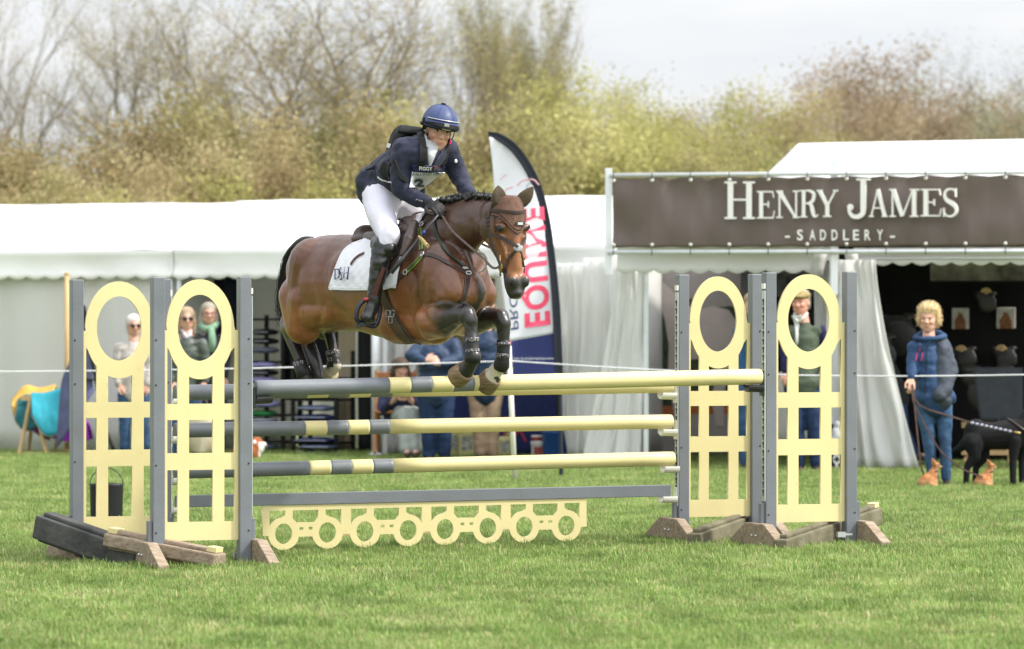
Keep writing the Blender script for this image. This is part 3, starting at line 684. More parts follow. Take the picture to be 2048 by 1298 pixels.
def tent(px0, px1, pl, ev, rz_, vz, lab, depth=3.2, knob=True, hip0=0, hip1=0, front='open', back=True, swall=(True, True), seed=1, fbase=0.0):
    u, n = frame(pl); A = onplane(px0, 700, pl); B = onplane(px1, 700, pl); A.z = B.z = 0; L = (B - A).length
    t = thing('marquee', (A + B) / 2, lab, 'tent', 'white canvas trade tents'); Z = Vector((0, 0, 1))
    def quad(a, b_, c, d, nm, k=8, sag=.05):
        G = []
        for i in range(13):
            row = []
            for j in range(k + 1):
                s_, v = i / 12, j / k; p = a.lerp(b_, s_).lerp(d.lerp(c, s_), v); row.append(p - Z * sag * math.sin(PI * v) * (.6 + .4 * math.sin(PI * s_)) + Z * .02 * noise.noise(Vector((s_ * 6, v * 4, seed))))
            G.append(row)
        b = MB(); b.grid(G, .006); return b.build(nm, canvas, t, True)
    r0 = A + u * hip0 + n * depth / 2 + Z * rz_; r1 = B - u * hip1 + n * depth / 2 + Z * rz_
    f0, f1, g0, g1 = A + Z * ev, B + Z * ev, A + n * depth + Z * ev, B + n * depth + Z * ev
    quad(f0, f1, r1, r0, 'roof'); quad(g1, g0, r0, r1, 'roof')
    b = MB(); b.add([f0, r0, g0], [(0, 1, 2)]); b.add([f1, g1, r1], [(0, 1, 2)]); b.build('roof_end', canvas, t)
    b = MB(); scallop(b, A - n * .015, B - n * .015, ev, vz, -n, seed=seed); b.build('valance', canvas, t, True)
    if knob:
        b = MB(); b.ell(r0 + Z * .0, (.12, .10, .04)); b.build('ridge_knob', canvas, t, True)
    if back:
        b = MB(); wall(b, A + n * depth, B + n * depth, 0, ev, seed=seed + 5); b.build('back_wall', canvas_in, t, True)
    for k_, (p, q) in enumerate(((A, A + n * depth), (B, B + n * depth))):
        if swall[k_]:
            b = MB(); o = u * (.03 if k_ == 0 else -.03); wall(b, p + o, q + o, 0, ev, .02, 10, seed + 7); b.build('side_wall', canvas_in, t, True)
    if front == 'closed':
        b = MB(); wall(b, A + n * .08, B + n * .08, 0, ev - .05, .035, 26, seed); b.build('front_wall', canvas_in, t, True)
    for p in (A + n * .05 + u * .05, B + n * .05 - u * .05):
        b = MB(); b.box(p + Z * ev / 2, (.05, .05, ev)); b.build('tent_pole', alu, t, bevel=.004)
    b = MB(); b.box((A + B) / 2 + n * .05 + Z * (ev - .06), (L, .04, .05), Matrix((u, n, Z)).transposed()); b.build('eave_bar', alu, t)
    return t, A, B, u, n
def tent_row():
    t1 = tent(-330, 345, TL, 2.27, 2.84, 1.965, 'white marquee with its front wall laced shut, at the far left', front='closed', seed=1, knob=False)
    pass
    tent(346, 757, TL, 2.28, 2.86, 1.965, 'white open marquee with shelves of folded saddle pads inside', swall=(False, True), seed=2, knob=False)
    t = tent(758, 1228, TL, 2.29, 2.87, 1.965, 'white open marquee behind the horse and the feather flag', swall=(False, True), seed=3, knob=False)
    pass
tent_row()
def curtain(px, w0, w1, z0, z1, pl, back, lab, name='tent_curtain', shift=0.0, seed=0, waves=5, m=None, tie=None):
    """gathered curtain: w0 wide at the top, w1 at the foot (metres)"""
    u, n = frame(pl); c = onplane(px, 700, pl, back); c.z = 0; G = []
    nu = 60
    for i in range(nu + 1):
        t = i / nu - .5; row = []
        for j in range(17):
            v = j / 16; wv = w0 + (w1 - w0) * (v ** 1.3)
            if tie: wv *= 1 - .55 * math.exp(-((v - tie) / .12) ** 2)
            o = (.030 + .02 * v) * (.6 + .8 * noise.noise(Vector((t * 5, v, seed + 4)))) * math.sin(t * waves * 2 * PI + noise.noise(Vector((t * 4, v * 2.5, seed))) * 5) + .05 * noise.noise(Vector((t * 3.5, v * 3, seed + 9))) + .02 * noise.noise(Vector((t * 12, v * 7, seed + 2)))
            row.append(c + u * (wv * t + shift * v ** 1.5) + n * o + Vector((0, 0, z1 + (z0 - z1) * v)))
        G.append(row)
    b = MB(); b.grid(G, .004); o = b.build(name, m or canvas_in, None, True); tag(o, lab, 'curtain', 'white canvas curtains'); return o
curtain(1160, .50, .62, .02, 2.1, TL, -.25, 'crumpled white curtain hanging right of the feather flag', seed=2, shift=.15, waves=4)
curtain(1216, .55, .75, .02, 2.15, TL, -.6, 'white curtain bunched under the left end of the dark banner', seed=4, shift=.0, waves=5)
curtain(1262, .32, .62, .02, 2.05, HJ, .1, 'tied back white curtain at the left side of the saddlery tent opening', seed=6, shift=-.22, waves=4)
curtain(800, .36, .38, .02, 2.1, TL, .3, 'pale curtain beside the white tent pole under the horse belly', seed=8, waves=3)
curtain(1705, .46, 1.0, .0, 2.1, HJ, -.15, 'wide white curtain sweeping to the grass between the two saddlery openings', seed=10, shift=.18, waves=5)
curtain(1650, .22, .16, .1, 2.1, HJ, .25, 'narrow white curtain behind the man in the tweed cap', seed=12, waves=2)
def pole_thing(px, pl, back, z, r, m, lab, grp=None, lean=0, name='tent_pole'):
    c = onplane(px, 700, pl, back); c.z = 0; t = thing(name, c, lab, 'pole', grp); b = MB(); b.tube([c, c + Vector((lean, 0, z))], r, 12); b.build('shaft', m, t, True)
    b = MB(); b.tube([c + Vector((lean, 0, z)), c + Vector((lean, 0, z + .03))], [r * 1.2, r * .5], 12); b.build('pole_tip', m, t, True)
    b = MB(); b.tube([c, c + Vector((0, 0, .05))], r * 1.5, 12); b.build('pole_foot', m, t, True); return t
palewood = mat('pale_wood', (.50, .34, .16), .6, .3, .15, 5, tscale=(4, 4, .6))
pole_thing(134, TL, -.35, 2.0, .028, palewood, 'pale wooden tent pole just left of the far left jump wing')
pole_thing(752, TL, -.15, 2.1, .05, alu, 'thick white tent pole below the horse belly')
# ---------------------------------------------------------------- saddlery tent
def saddlery():
    u, n = frame(HJ); Z = Vector((0, 0, 1))
    A = onplane(1222, 700, HJ); A.z = 0; M_ = onplane(1668, 700, HJ); M_.z = 0; B = A + u * 7.6
    t = thing('marquee', (A + B) / 2, 'big white marquee on the right with a sloping roof behind the dark banner', 'tent', 'white canvas trade tents')
    dep = 4.2; ev = 2.30
    # roof: ridge seen from (1595,287) to beyond (2048,270)
    Yr = HJ[1] + dep * .5
    r0 = onplane(1597, 287, HJ, dep * .5); r1 = onplane(2060, 270, HJ, dep * .5); rz_ = r0.z; r1.z = rz_; r1 = r0 + u * ((r1 - r0).dot(u)); r1.z = rz_ + .03; r1b = r1 + u * 1.2
    f0 = A + u * .75 + Z * ev; f1 = B + Z * ev; g0 = f0 + n * dep; g1 = B + n * dep + Z * ev
    def q(a, b_, c, d, nm='roof'):
        G = [[a.lerp(b_, i / 10).lerp(d.lerp(c, i / 10), j / 8) - Z * .05 * math.sin(PI * j / 8) for j in range(9)] for i in range(11)]
        b = MB(); b.grid(G, .006); b.build(nm, canvas, t, True)
    q(f0, f1, r1b, r0); q(g1, g0, r0, r1b); q(g0, f0, r0 + n * .01, r0 + n * .02, 'roof_end'); 
    b = MB(); b.tube([r1, B - u * 1.2 + Z * (ev + .01)], .012, 6); b.build('roof_seam', mat('seam', (.45, .42, .38), .7), t, True)
    for a, b_, nm, z in ((A + u * .06, M_ - u * .12, 'valance', 2.27), (M_ + u * .2, B, 'valance', 2.22)):
        b = MB(); scallop(b, a - n * .02, b_ - n * .02, z, 1.985 if z > 2.25 else 2.06, -n, seed=z * 3, pitch=.20); b.build(nm, canvas, t, True)
    b = MB(); b.tube([M_ + u * .2 - n * .05 + Z * 2.11, B - n * .05 + Z * 2.11], .012, 8); b.build('awning_bar', alu, t, True)
    blk = mat('black_drape', (.012, .012, .013), .9, .2, .3, 3); grn = mat('groundsheet', (.07, .065, .06), .9)
    W = A + n * dep; b = MB(); wall(b, W, M_ + n * dep, 0, ev, .015, 8, 3); b.build('back_wall', canvas_in, t, True)
    b = MB(); wall(b, M_ + n * 2.2, B + n * 2.2, 0, ev, .008, 8, 3); b.build('back_wall', blk, t, True)
    b = MB(); wall(b, M_ + n * .3, M_ + n * dep, 0, ev, .01, 8, 3); b.build('side_wall', blk, t, True)
    b = MB(); wall(b, A + n * .2, W, 0, ev, .02, 8, 3); b.build('side_wall', canvas_in, t, True)
    b = MB(); wall(b, B, B + n * dep, 0, ev, .02, 8, 3); b.build('side_wall', blk, t, True)
    b = MB(); b.box((A + B) / 2 + n * (dep / 2 + .2) + Z * .012, (7.4, dep - .2, .02), Matrix((u, n, Z)).transposed()); b.build('groundsheet', grn, t)
    for px in (1292, 1668, 1740):
        c = onplane(px, 700, HJ, .12); c.z = 0; b = MB(); b.box(c + Z * 1.1, (.05, .05, 2.2)); b.build('tent_pole', alu, t, bevel=.004)
    # folded corner flaps
    for px in (1655, 1688):
        c = onplane(px, 515, HJ, -.06); s = 1 if px > 1670 else -1; b = MB(); G = [[c + u * s * (x * .13 + .05 * y) + Z * (.07 - y * .26) - n * .04 * math.sin(x * PI) for y in (0, .33, .66, 1)] for x in (0, .5, 1)]; b.grid(G, .004); b.build('corner_flap', canvas_in, t, True)
    return A, M_, B, u, n
SA = saddlery()
# ---------------------------------------------------------------- banner
def strokes(ch):
    """serif letter of unit height as flat polygons; returns (width, polygons)"""
    P = []
    TH, TN, SR = .155, .05, .05
    def rect(x0, y0, x1, y1): P.append([(x0, y0), (x1, y0), (x1, y1), (x0, y1)])
    def stem(x, w=TH, y0=0, y1=1, s=.09):
        rect(x, y0, x + w, y1)
        if y0 == 0: rect(x - s, 0, x + w + s, SR)
        if y1 == 1: rect(x - s, 1 - SR, x + w + s, 1)
    def line(p, q, w): 
        d = Vector((q[0] - p[0], q[1] - p[1])).normalized(); n = Vector((-d.y, d.x)) * w / 2; P.append([(p[0] - n.x, p[1] - n.y), (q[0] - n.x, q[1] - n.y), (q[0] + n.x, q[1] + n.y), (p[0] + n.x, p[1] + n.y)])
    def curve(pts, wf):
        c = cat(pts, 7); m = len(c)
        for i in range(m - 1):
            def off(k):
                a, b = c[max(k - 1, 0)], c[min(k + 1, m - 1)]; d = (b - a) / np.linalg.norm(b - a); w = wf(k / (m - 1)) / 2; return (c[k][0] + d[1] * w, c[k][1] - d[0] * w), (c[k][0] - d[1] * w, c[k][1] + d[0] * w)
            a0, a1 = off(i); b0, b1 = off(i + 1); P.append([a0, b0, b1, a1])
    def serif(x, y, s=.1): rect(x - s, y, x + s, y + SR)
    if ch == 'H': stem(.10); stem(.62); rect(.255, .49, .62, .54); return .88, P
    if ch == 'E':
        stem(.10); rect(.25, .95, .66, 1); rect(.25, 0, .68, .05); rect(.25, .49, .46, .54); rect(.44, .40, .49, .63)
        P.append([(.62, .95), (.66, .95), (.70, .76), (.66, .76)]); P.append([(.64, .05), (.68, .05), (.73, .28), (.69, .28)]); return .76, P
    if ch == 'N': stem(.12, TN + .01); stem(.72, TN + .01); P.append([(.02, 1), (.22, 1), (.78, 0), (.70, 0)]); return .90, P
    if ch == 'R':
        stem(.10); curve([(.25, .975), (.45, .97), (.62, .88), (.64, .75), (.58, .6), (.42, .52), (.25, .51)], lambda t: .05 + .10 * math.sin(PI * t) ** 1.5)
        curve([(.38, .52), (.52, .45), (.58, .28), (.64, .08), (.74, .03), (.82, .1)], lambda t: .06 + .10 * math.sin(PI * min(t * 1.3, 1)) ** 1.2); return .84, P
    if ch == 'Y': rect(.36, 0, .51, .48); rect(.26, 0, .61, SR); line((.10, .97), (.45, .42), .15); line((.80, .97), (.46, .44), .06); serif(.10, .95, .13); serif(.80, .95, .10); return .92, P
    if ch == 'J':
        rect(.44, .22, .60, 1); rect(.32, 1 - SR, .72, 1); curve([(.52, .24), (.50, .10), (.38, .025), (.22, .03), (.12, .13), (.10, .24)], lambda t: .155 - .09 * t)
        P.append([(.14 + .085 * math.cos(a), .26 + .085 * math.sin(a)) for a in np.linspace(0, 2 * PI, 14)[:-1]]); return .78, P
    if ch == 'A': line((.42, 1.0), (.12, .03), .055); line((.42, 1.0), (.74, .03), .155); rect(.20, .30, .62, .345); serif(.12, 0, .11); serif(.74, 0, .13); return .86, P
    if ch == 'M': stem(.12, TN + .01); stem(.90, TH); line((.17, .98), (.53, .03), .15); line((.93, .98), (.54, .03), .05); return 1.16, P
    if ch == 'S':
        curve([(.62, .80), (.56, .93), (.38, .98), (.20, .92), (.13, .76), (.22, .60), (.42, .50), (.60, .38), (.66, .22), (.56, .07), (.36, .02), (.16, .08), (.10, .24)], lambda t: .055 + .11 * math.exp(-((t - .5) / .22) ** 2)); rect(.60, .70, .65, 1); rect(.08, 0, .13, .32); return .74, P
    if ch == 'D': stem(.10); curve([(.25, .975), (.5, .97), (.72, .82), (.78, .5), (.72, .18), (.5, .03), (.25, .025)], lambda t: .05 + .11 * math.sin(PI * t) ** 1.5); return .88, P
    if ch == '&':
        curve([(.84, .50), (.72, .22), (.50, .04), (.28, .02), (.12, .14), (.12, .30), (.30, .50), (.50, .68), (.54, .84), (.42, .97), (.28, .92), (.26, .76), (.40, .52), (.62, .22), (.80, .04), (.92, .04)], lambda t: .06 + .07 * (1 if .55 < t < .95 else .3)); rect(.72, .48, .96, .53); return .98, P
    return .5, P
def serif_word_px(b, items, pl, back, base, cap_scale, depth=.004):
    """items: (char, x0, x1, ytop, ybase) in photo pixels on the plane pl"""
    k = 0
    for ch, x0, x1, yt, yb in items:
        wd, P = strokes(ch)
        xs = [p[0] for q in P for p in q]; a, c = min(xs), max(xs)
        for poly in P:
            k += 1
            pts = [onplane(x0 + (p[0] - a) / (c - a) * (x1 - x0), yb + (yt - yb) * p[1], pl, back) for p in poly]; n = frame(pl)[1]; e = .0003 * k
            f = [p - n * (depth + e) for p in pts]; r = [p for p in pts]; m = len(pts)
            b.add(f + r, [tuple(range(m)), tuple(range(2 * m - 1, m - 1, -1))] + [(i, i + m, (i + 1) % m + m, (i + 1) % m) for i in range(m)])
def banner():
    u, n = frame(HJ); Z = Vector((0, 0, 1)); bm = mat('banner_vinyl', (0.120, 0.090, 0.076), .42, .5, .12, 1.2)
    A = onplane(1226, 357, HJ, -.3); t = thing('banner', Vector((A.x, A.y, 2.2)), 'dark brown banner with white serif lettering laced to metal rails over the right tent', 'banner')
    L = 6.3; zt, zb = 2.935, 2.225; G = []
    nu, nv = 330, 26
    for i in range(nu + 1):
        s = L * i / nu; row = []; ey = (s / .40) % 1.0; sag = (1 - abs(2 * ey - 1))
        for j in range(nv + 1):
            v = j / nv; edge = abs(2 * v - 1) ** 1.5
            bow = .016 * sag * math.exp(-((v) / .12) ** 2) - .010 * sag * math.exp(-((1 - v) / .12) ** 2)
            ox = .045 * math.exp(-(v / (.10 + .28 * sag)) ** 2) * sag ** 1.2 * (1 if int(s / .4) % 3 else .45) + .03 * noise.noise(Vector((s * 1.3, v * 2, 2))) - .03 * math.exp(-(((1 - v) - .0) / (.1 + .25 * (1 - sag))) ** 2) * (1 - sag)
            row.append(Vector((A.x, A.y, 0)) + u * s + n * ox + Z * (zt + (zb - zt) * v - bow))
        G.append(row)
    b = MB(); b.grid(G, .004); b.build('sheet', bm, t, True)
    met = alu
    b = MB(); P0 = Vector((A.x, A.y, 2.958)) - u * .03; b.tube([P0, P0 + u * (L + .1)], .022, 12); b.build('rail', met, t, True)
    b = MB(); P0 = Vector((A.x, A.y, 2.18)) - u * .05; b.tube([P0, P0 + u * (L + .1)], .022, 12); b.build('rail', met, t, True)
    for px, z0, z1 in ((1217, 1.95, 3.03), (1668, 1.75, 3.10)):
        c = onplane(px, 500, HJ, -.27 if px < 1300 else -.22); b = MB(); b.box(Vector((c.x, c.y, (z0 + z1) / 2)), (.07, .05, z1 - z0)); b.build('upright', met, t, bevel=.005)
    wh = mat('eyelet', (.8, .78, .72), .4)
    k = 0
    s = .02
    while s < L:
        for z, zr in ((zt - .03, 2.958), (zb + .03, 2.18)):
            q = Vector((A.x, A.y, z)) + u * s - n * .06; b = MB(); b.ell(q, (.018, .010, .018), seg=10, rg=6); o = b.build('eyelet', wh, t, True)
            b = MB(); b.tube([q + Z * (zr - z + (.03 if zr > 2.5 else -.03)) - n * .012, q - n * .008], .005, 5); b.build('tie', blackp, o, True)
        s += .395
    lm = mat('lettering_white', (.82, .80, .77), .5, .3, .02)
    items = [('H', 1449, 1510, 363, 438), ('E', 1514, 1550, 382, 437), ('N', 1552, 1599, 381, 436), ('R', 1600, 1637, 380, 435), ('Y', 1634, 1676, 380, 434),
             ('J', 1696, 1741, 357, 435), ('A', 1739, 1776, 379, 434), ('M', 1780, 1838, 378, 434), ('E', 1843, 1885, 378, 433), ('S', 1888, 1917, 377, 434)]
    b = MB(); serif_word_px(b, items, HJ, -.37, 0, 0); b.build('lettering', lm, t)
    b = MB()
    for i, (ch, cx_) in enumerate(zip('-SADDLERY-', (1575, 1600, 1625, 1646, 1669, 1692, 1712, 1735, 1760, 1785))):
        me = text_mesh(ch, 1, .0, 'CENTER', offset=.018); xs = [v.co.x for v in me.vertices]; mx_, mn = max(xs), min(xs); wpx = 12 if ch != '-' else 10
        vs = []
        for v in me.vertices:
            px = cx_ + (v.co.x - (mx_ + mn) / 2) / max(mx_ - mn, .01) * wpx; py = 480 - v.co.y / .71 * 21; p = onplane(px, py, HJ, -.375); vs.append(p)
        b.add(vs, [tuple(p.vertices) for p in me.polygons])
    b.build('small_lettering', lm, t)
banner()
# ---------------------------------------------------------------- feather flag
def feather():
    Yf = 39.6; base = at(1118, 960, Yf); base.z = 0
    t = thing('feather_flag', base, 'tall white and navy feather flag with pink lettering, seen from its back', 'flag'); bl = mat('flag_black', (.020, .023, .035), .6, .3)
    wht = mat('flag_white', (.90, .90, .95), .6, .2, .03, 3, bump=.3, bscale=3, trans=.45); nav = mat('flag_navy', (.035, .045, .16), .6, .2, .1, 3, bump=.3, bscale=3, trans=.1)
    edge = cat([(977, 266), (1000, 272), (1030, 293), (1058, 330), (1080, 378), (1096, 440), (1106, 510), (1113, 600), (1117, 700), (1120, 780), (1122, 900), (1122, 962)], 8)
    b = MB(); b.tube([at(p[0], p[1], Yf + .03) for p in edge], [.008 + .012 * min(1, i / 30) for i in range(len(edge))], 10); b.build('pole', bl, t, True)
    # sleeve
    G = []
    ins = cat([(977, 272), (999, 284), (1024, 305), (1050, 342), (1071, 390), (1086, 450), (1097, 520), (1104, 605), (1108, 700), (1111, 778)], 10)
    outr = cat([(976, 263), (1002, 268), (1033, 289), (1062, 328), (1084, 376), (1100, 440), (1110, 512), (1119, 600), (1124, 700), (1127, 778)], 10)
    G = [[at(a[0] * (1 - v) + c[0] * v, a[1] * (1 - v) + c[1] * v, Yf - .01 + .02 * math.sin(v * PI)) for v in (0, .33, .66, 1)] for a, c in zip(ins, outr)]
    b = MB(); b.grid(G, .006); b.build('sleeve', bl, t, True)
    left = lambda y: np.interp(y, [270, 330, 430, 560, 680, 779], [978, 985, 992, 1002, 1017, 1024])
    def pt(px, py): 
        return at(px, py, Yf + .05 * math.sin(px * .035 + py * .012) + .03 * math.sin(py * .02))
    iy = [p[1] for p in ins]; ix = [p[0] for p in ins]; right = lambda y: np.interp(y, iy, ix) + 1
    def cloth(y0f, y1f, m, nm):
        G = []
        for i in range(25):
            u_ = i / 24; row = []
            for j in range(61):
                v = j / 60; y = y0f(u_) + (y1f(u_) - y0f(u_)) * v; x = left(y) * (1 - u_) + right(y) * u_; row.append(pt(x, y))
            G.append(row)
        b = MB(); b.grid(G, .004); return b.build(nm, m, t, True)
    cut = lambda u_: 683 - 16 * u_
    cloth(lambda u_: 274, cut, wht, 'banner_cloth'); cloth(cut, lambda u_: 780 - 2 * u_, nav, 'banner_cloth')
    pk = mat('flag_pink', (.90, .09, .19), .6); nv2 = mat('flag_ink', (.04, .05, .17), .6)
    def mirrored(body, m, nm, x0f, y0, y1, hpx, wgt=.03, off=-.006, sp=1.0):
        """word runs upward from y0 to y1, letter tops to the right, as seen from the back"""
        me = text_mesh(body, 1, 0, offset=wgt, space=sp); L = max(v.co.x for v in me.vertices); vs = []
        for v in me.vertices:
            f = v.co.x / L; py = y0 + (y1 - y0) * f; px = x0f(f) + v.co.y / .71 * hpx(f); py -= v.co.y / .71 * hpx(f) * .13 * -1 * -1
            p = pt(px, py); p.y += off; vs.append(p)
        b = MB(); b.add(vs, [tuple(q.vertices) for q in me.polygons]); b.build(nm, m, t)
    mirrored('EQUINE', pk, 'large_lettering', lambda f: 1052 - 6 * f, 658, 418, lambda f: 49 - 7 * f + (0), .032, -.006, 1.12)
    mirrored('PRODUCTS', nv2, 'small_lettering', lambda f: 1021 - 7 * f, 663, 455, lambda f: 17, .0)
    me = text_mesh('www.equineproducts-uk.com', 1, 0, offset=.02); L = max(v.co.x for v in me.vertices); vs = []
    for v in me.vertices: p = pt(1108 - v.co.x / L * 80, 716 - v.co.y / .71 * 5.5 + 3); p.y -= .007; vs.append(p)
    b = MB(); b.add(vs, [tuple(q.vertices) for q in me.polygons]); b.build('web_address', wht, t)
    pale = mat('flag_rose', (.80, .45, .52), .6); ind = mat('flag_grey', (.45, .46, .60), .6)
    def ln(pts, m, w_): 
        b = MB(); P = [pt(q[0], q[1]) + Vector((0, -.008, 0)) for q in cat(pts, 8)]; b.ribbon(P, [Vector((0, -1, 0))] * len(P), w_, .001); b.build('emblem_line', m, t)
    ln([(1006, 386), (1014, 378), (1026, 374)], pale, .012); ln([(1034, 372), (1044, 362), (1056, 359), (1068, 360), (1078, 370)], pale, .014)
    ln([(1020, 396), (1030, 392), (1044, 394), (1052, 384), (1054, 372), (1060, 366)], ind, .010); ln([(1000, 360), (1008, 352), (1014, 350)], pale, .008)
feather()
def rope():
    st = at(1030, 962, 38.7); st.z = 0; tp = at(1017, 682, 38.6)
    t = thing('marker_stake', st, 'white stake with a red tip carrying the rope, behind the horse forelegs', 'stake'); b = MB(); b.tube([st, st.lerp(tp, .97)], .024, 12); b.build('shaft', whitep, t, True)
    b = MB(); b.tube([st.lerp(tp, .97), tp], .026, 12); b.build('tip', mat('red_tip', (.5, .03, .03), .5), t, True)
    a = st.lerp(tp, .86); l = at(-120, 744, 39.5); r = at(2170, 747, 37.0); P = []
    for i in range(41): q = l.lerp(a, i / 40); q.z -= .045 * math.sin(PI * i / 40) * .5; P.append(q)
    for i in range(1, 41): q = a.lerp(r, i / 40); q.z -= .12 * math.sin(PI * i / 40) * .6; P.append(q)
    b = MB(); b.tube(P, .007, 6); o = b.build('boundary_rope', mat('rope_white', (.75, .75, .78), .7), None, True); tag(o, 'thin white rope strung low across the whole field', 'rope')
rope()
# ================================================================== horse
HA = R(50); FW = Vector((math.cos(HA), -math.sin(HA), 0)); LF = Vector((math.sin(HA), math.cos(HA), 0)); UP = Vector((0, 0, 1))
HX0 = (835 - CX) / F * 27.1; HY0 = 27.1
def Hs(px, l):
    k = (px - CX) / F; return (k * HY0 + k * LF.y * l - HX0 - LF.x * l) / (FW.x - k * FW.y)
def H(px, py, l=0.0):
    """point on the horse: photo position of a joint plus how far left of the spine it is"""
    s = Hs(px, l); x = HX0 + FW.x * s + LF.x * l; y = HY0 + FW.y * s + LF.y * l
    return Vector((x, y, CH + (HY - py) / F * y))
def horse_mesh():
    b = MB()
    # trunk: (px, top, bottom, half width, lower bulge)
    tr = [(612, 500, 585, .05), (618, 488, 640, .13), (630, 478, 662, .185), (648, 471, 668, .235), (668, 468, 662, .285), (700, 468, 662, .285), (735, 472, 664, .285), (775, 470, 676, .305),
          (815, 458, 684, .315), (850, 440, 686, .29), (882, 436, 680, .26), (908, 450, 668, .235), (930, 470, 652, .20), (944, 500, 630, .15), (950, 535, 600, .08)]
    rings = []
    for px, t_, bt, hw in tr:
        T_ = H(px, t_); B_ = H(px, bt); c = (T_ + B_) / 2; hh = (T_.z - B_.z) / 2; rg = []
        for k in range(28):
            a = 2 * PI * k / 28; ca, sa = math.cos(a), math.sin(a)
            e = .86; x = math.copysign(abs(ca) ** e, ca); z = math.copysign(abs(sa) ** 1.0, sa)
            if px > 800 and z > 0: x *= 1 - .42 * z ** 2       # narrow withers
            if px <= 800 and z > 0: x *= 1 - .08 * z
            rg.append(c + LF * x * hw + UP * z * hh)
        rings.append(rg)
    b.ring_loft(rings)
    # neck
    nk = [(845, 500, .255, .20), (880, 488, .235, .17), (912, 462, .205, .135), (944, 444, .165, .105), (970, 434, .135, .09), (992, 428, .105, .08), (1006, 424, .08, .075)]
    rings = []
    for i, (px, py, hh, hw) in enumerate(nk):
        c = H(px, py); q0 = H(*nk[max(i - 1, 0)][:2]); q1 = H(*nk[min(i + 1, len(nk) - 1)][:2]); t = (q1 - q0).normalized(); v = (UP - t * t.z).normalized(); v = (v + FW * -.25).normalized() if i < 3 else v; v = (v - t * v.dot(t)).normalized(); u = t.cross(v)
        rings.append([c + u * math.cos(a) * hw * (1 - .25 * max(0, math.sin(a))) + v * math.sin(a) * hh for a in [2 * PI * k / 24 for k in range(24)]])
    b.ring_loft(rings)
    # croup / hip / thigh muscles
    for s in (-1, 1):
        o = 30 * 0
        b.cap(H(660 + 34 * s, 525, .12 * s), .165, H(645 + 31 * s, 590, .12 * s), .15)
        b.ell(H(645 + 26 * s, 545, .10 * s), (.16, .16, .21))
    b.cap(H(600, 592, -.13), .145, H(606, 650, -.15), .122)          # right thigh to stifle
    b.cap(H(618, 600, -.14), .15, H(607, 653, -.15), .122)
    b.cap(H(640, 600, -.13), .13, H(612, 645, -.15), .11)             # flank fold
    b.cap(H(668, 620, -.16), .10, H(630, 625, -.15), .12)
    b.cap(H(700, 600, .12), .14, H(668, 640, .14), .085)               # left thigh, beyond
    b.cap(H(655, 610, .10), .15, H(640, 650, .10), .08)
    # right hind: gaskin, hock, cannon, fetlock, pastern
    b.chain([H(596, 655, -.13), H(578, 655, -.12), H(572, 646, -.115)], [.075, .055, .045])
    b.chain([H(571, 636, -.11), H(574, 655, -.11), H(588, 690, -.11), H(603, 728, -.11)], [.030, .045, .042, .034])
    b.chain([H(603, 728, -.11), H(608, 748, -.11), H(612, 765, -.11)], [.036, .045, .033])
    # left hind
    b.chain([H(655, 640, .14), H(648, 665, .12), H(655, 650, .10)], [.07, .05, .045])
    b.chain([H(650, 645, .10), H(658, 668, .10), H(667, 705, .10), H(672, 732, .10)], [.045, .040, .033, .040])
    b.chain([H(672, 732, .10), H(664, 745, .10)], [.036, .034])
    b.chain([H(618, 690, -.04), H(632, 725, -.04), H(640, 755, -.04)], [.05, .045, .03])
    # breast and shoulders
    b.ell(H(932, 585, -.115), (.13, .13, .15)); b.ell(H(950, 595, .12), (.12, .12, .14)); b.ell(H(880, 560, -.175), (.14, .14, .25)); b.ell(H(905, 600, -.18), (.12, .12, .15))
    b.cap(H(862, 520, -.155), .13, H(915, 590, -.185), .125); b.cap(H(925, 530, .12), .13, H(960, 590, .14), .11)
    b.cap(H(800, 640, -.12), .16, H(870, 650, -.09), .13)
    # right fore: elbow, forearm, knee, cannon, fetlock, pastern
    b.chain([H(866, 640, -.20), H(884, 640, -.21), H(912, 631, -.215), H(930, 627, -.22)], [.115, .112, .070, .056])
    b.cap(H(862, 655, -.19), .085, H(888, 658, -.2), .06)
    b.ell(H(934, 630, -.22), (.058, .062, .070)); b.ell(H(941, 641, -.22), (.048, .05, .055))
    b.chain([H(941, 648, -.22), H(944, 672, -.22), H(945, 700, -.22), H(947, 712, -.22)], [.044, .036, .036, .050])
    b.chain([H(947, 714, -.22), H(938, 732, -.22), H(931, 742, -.22)], [.047, .048, .056])
    # left fore
    b.chain([H(925, 638, .14), H(950, 640, .14), H(980, 636, .14), H(998, 634, .14)], [.115, .100, .068, .058])
    b.ell(H(1001, 636, .14), (.058, .062, .068)); b.ell(H(1007, 647, .14), (.05, .05, .055))
    b.chain([H(1007, 655, .14), H(1007, 680, .14), H(1006, 706, .14), H(1004, 724, .14)], [.045, .038, .037, .050])
    b.chain([H(1002, 728, .14), H(990, 744, .14), H(984, 754, .14)], [.046, .048, .058])
    # sheath / belly hair lines
    return b
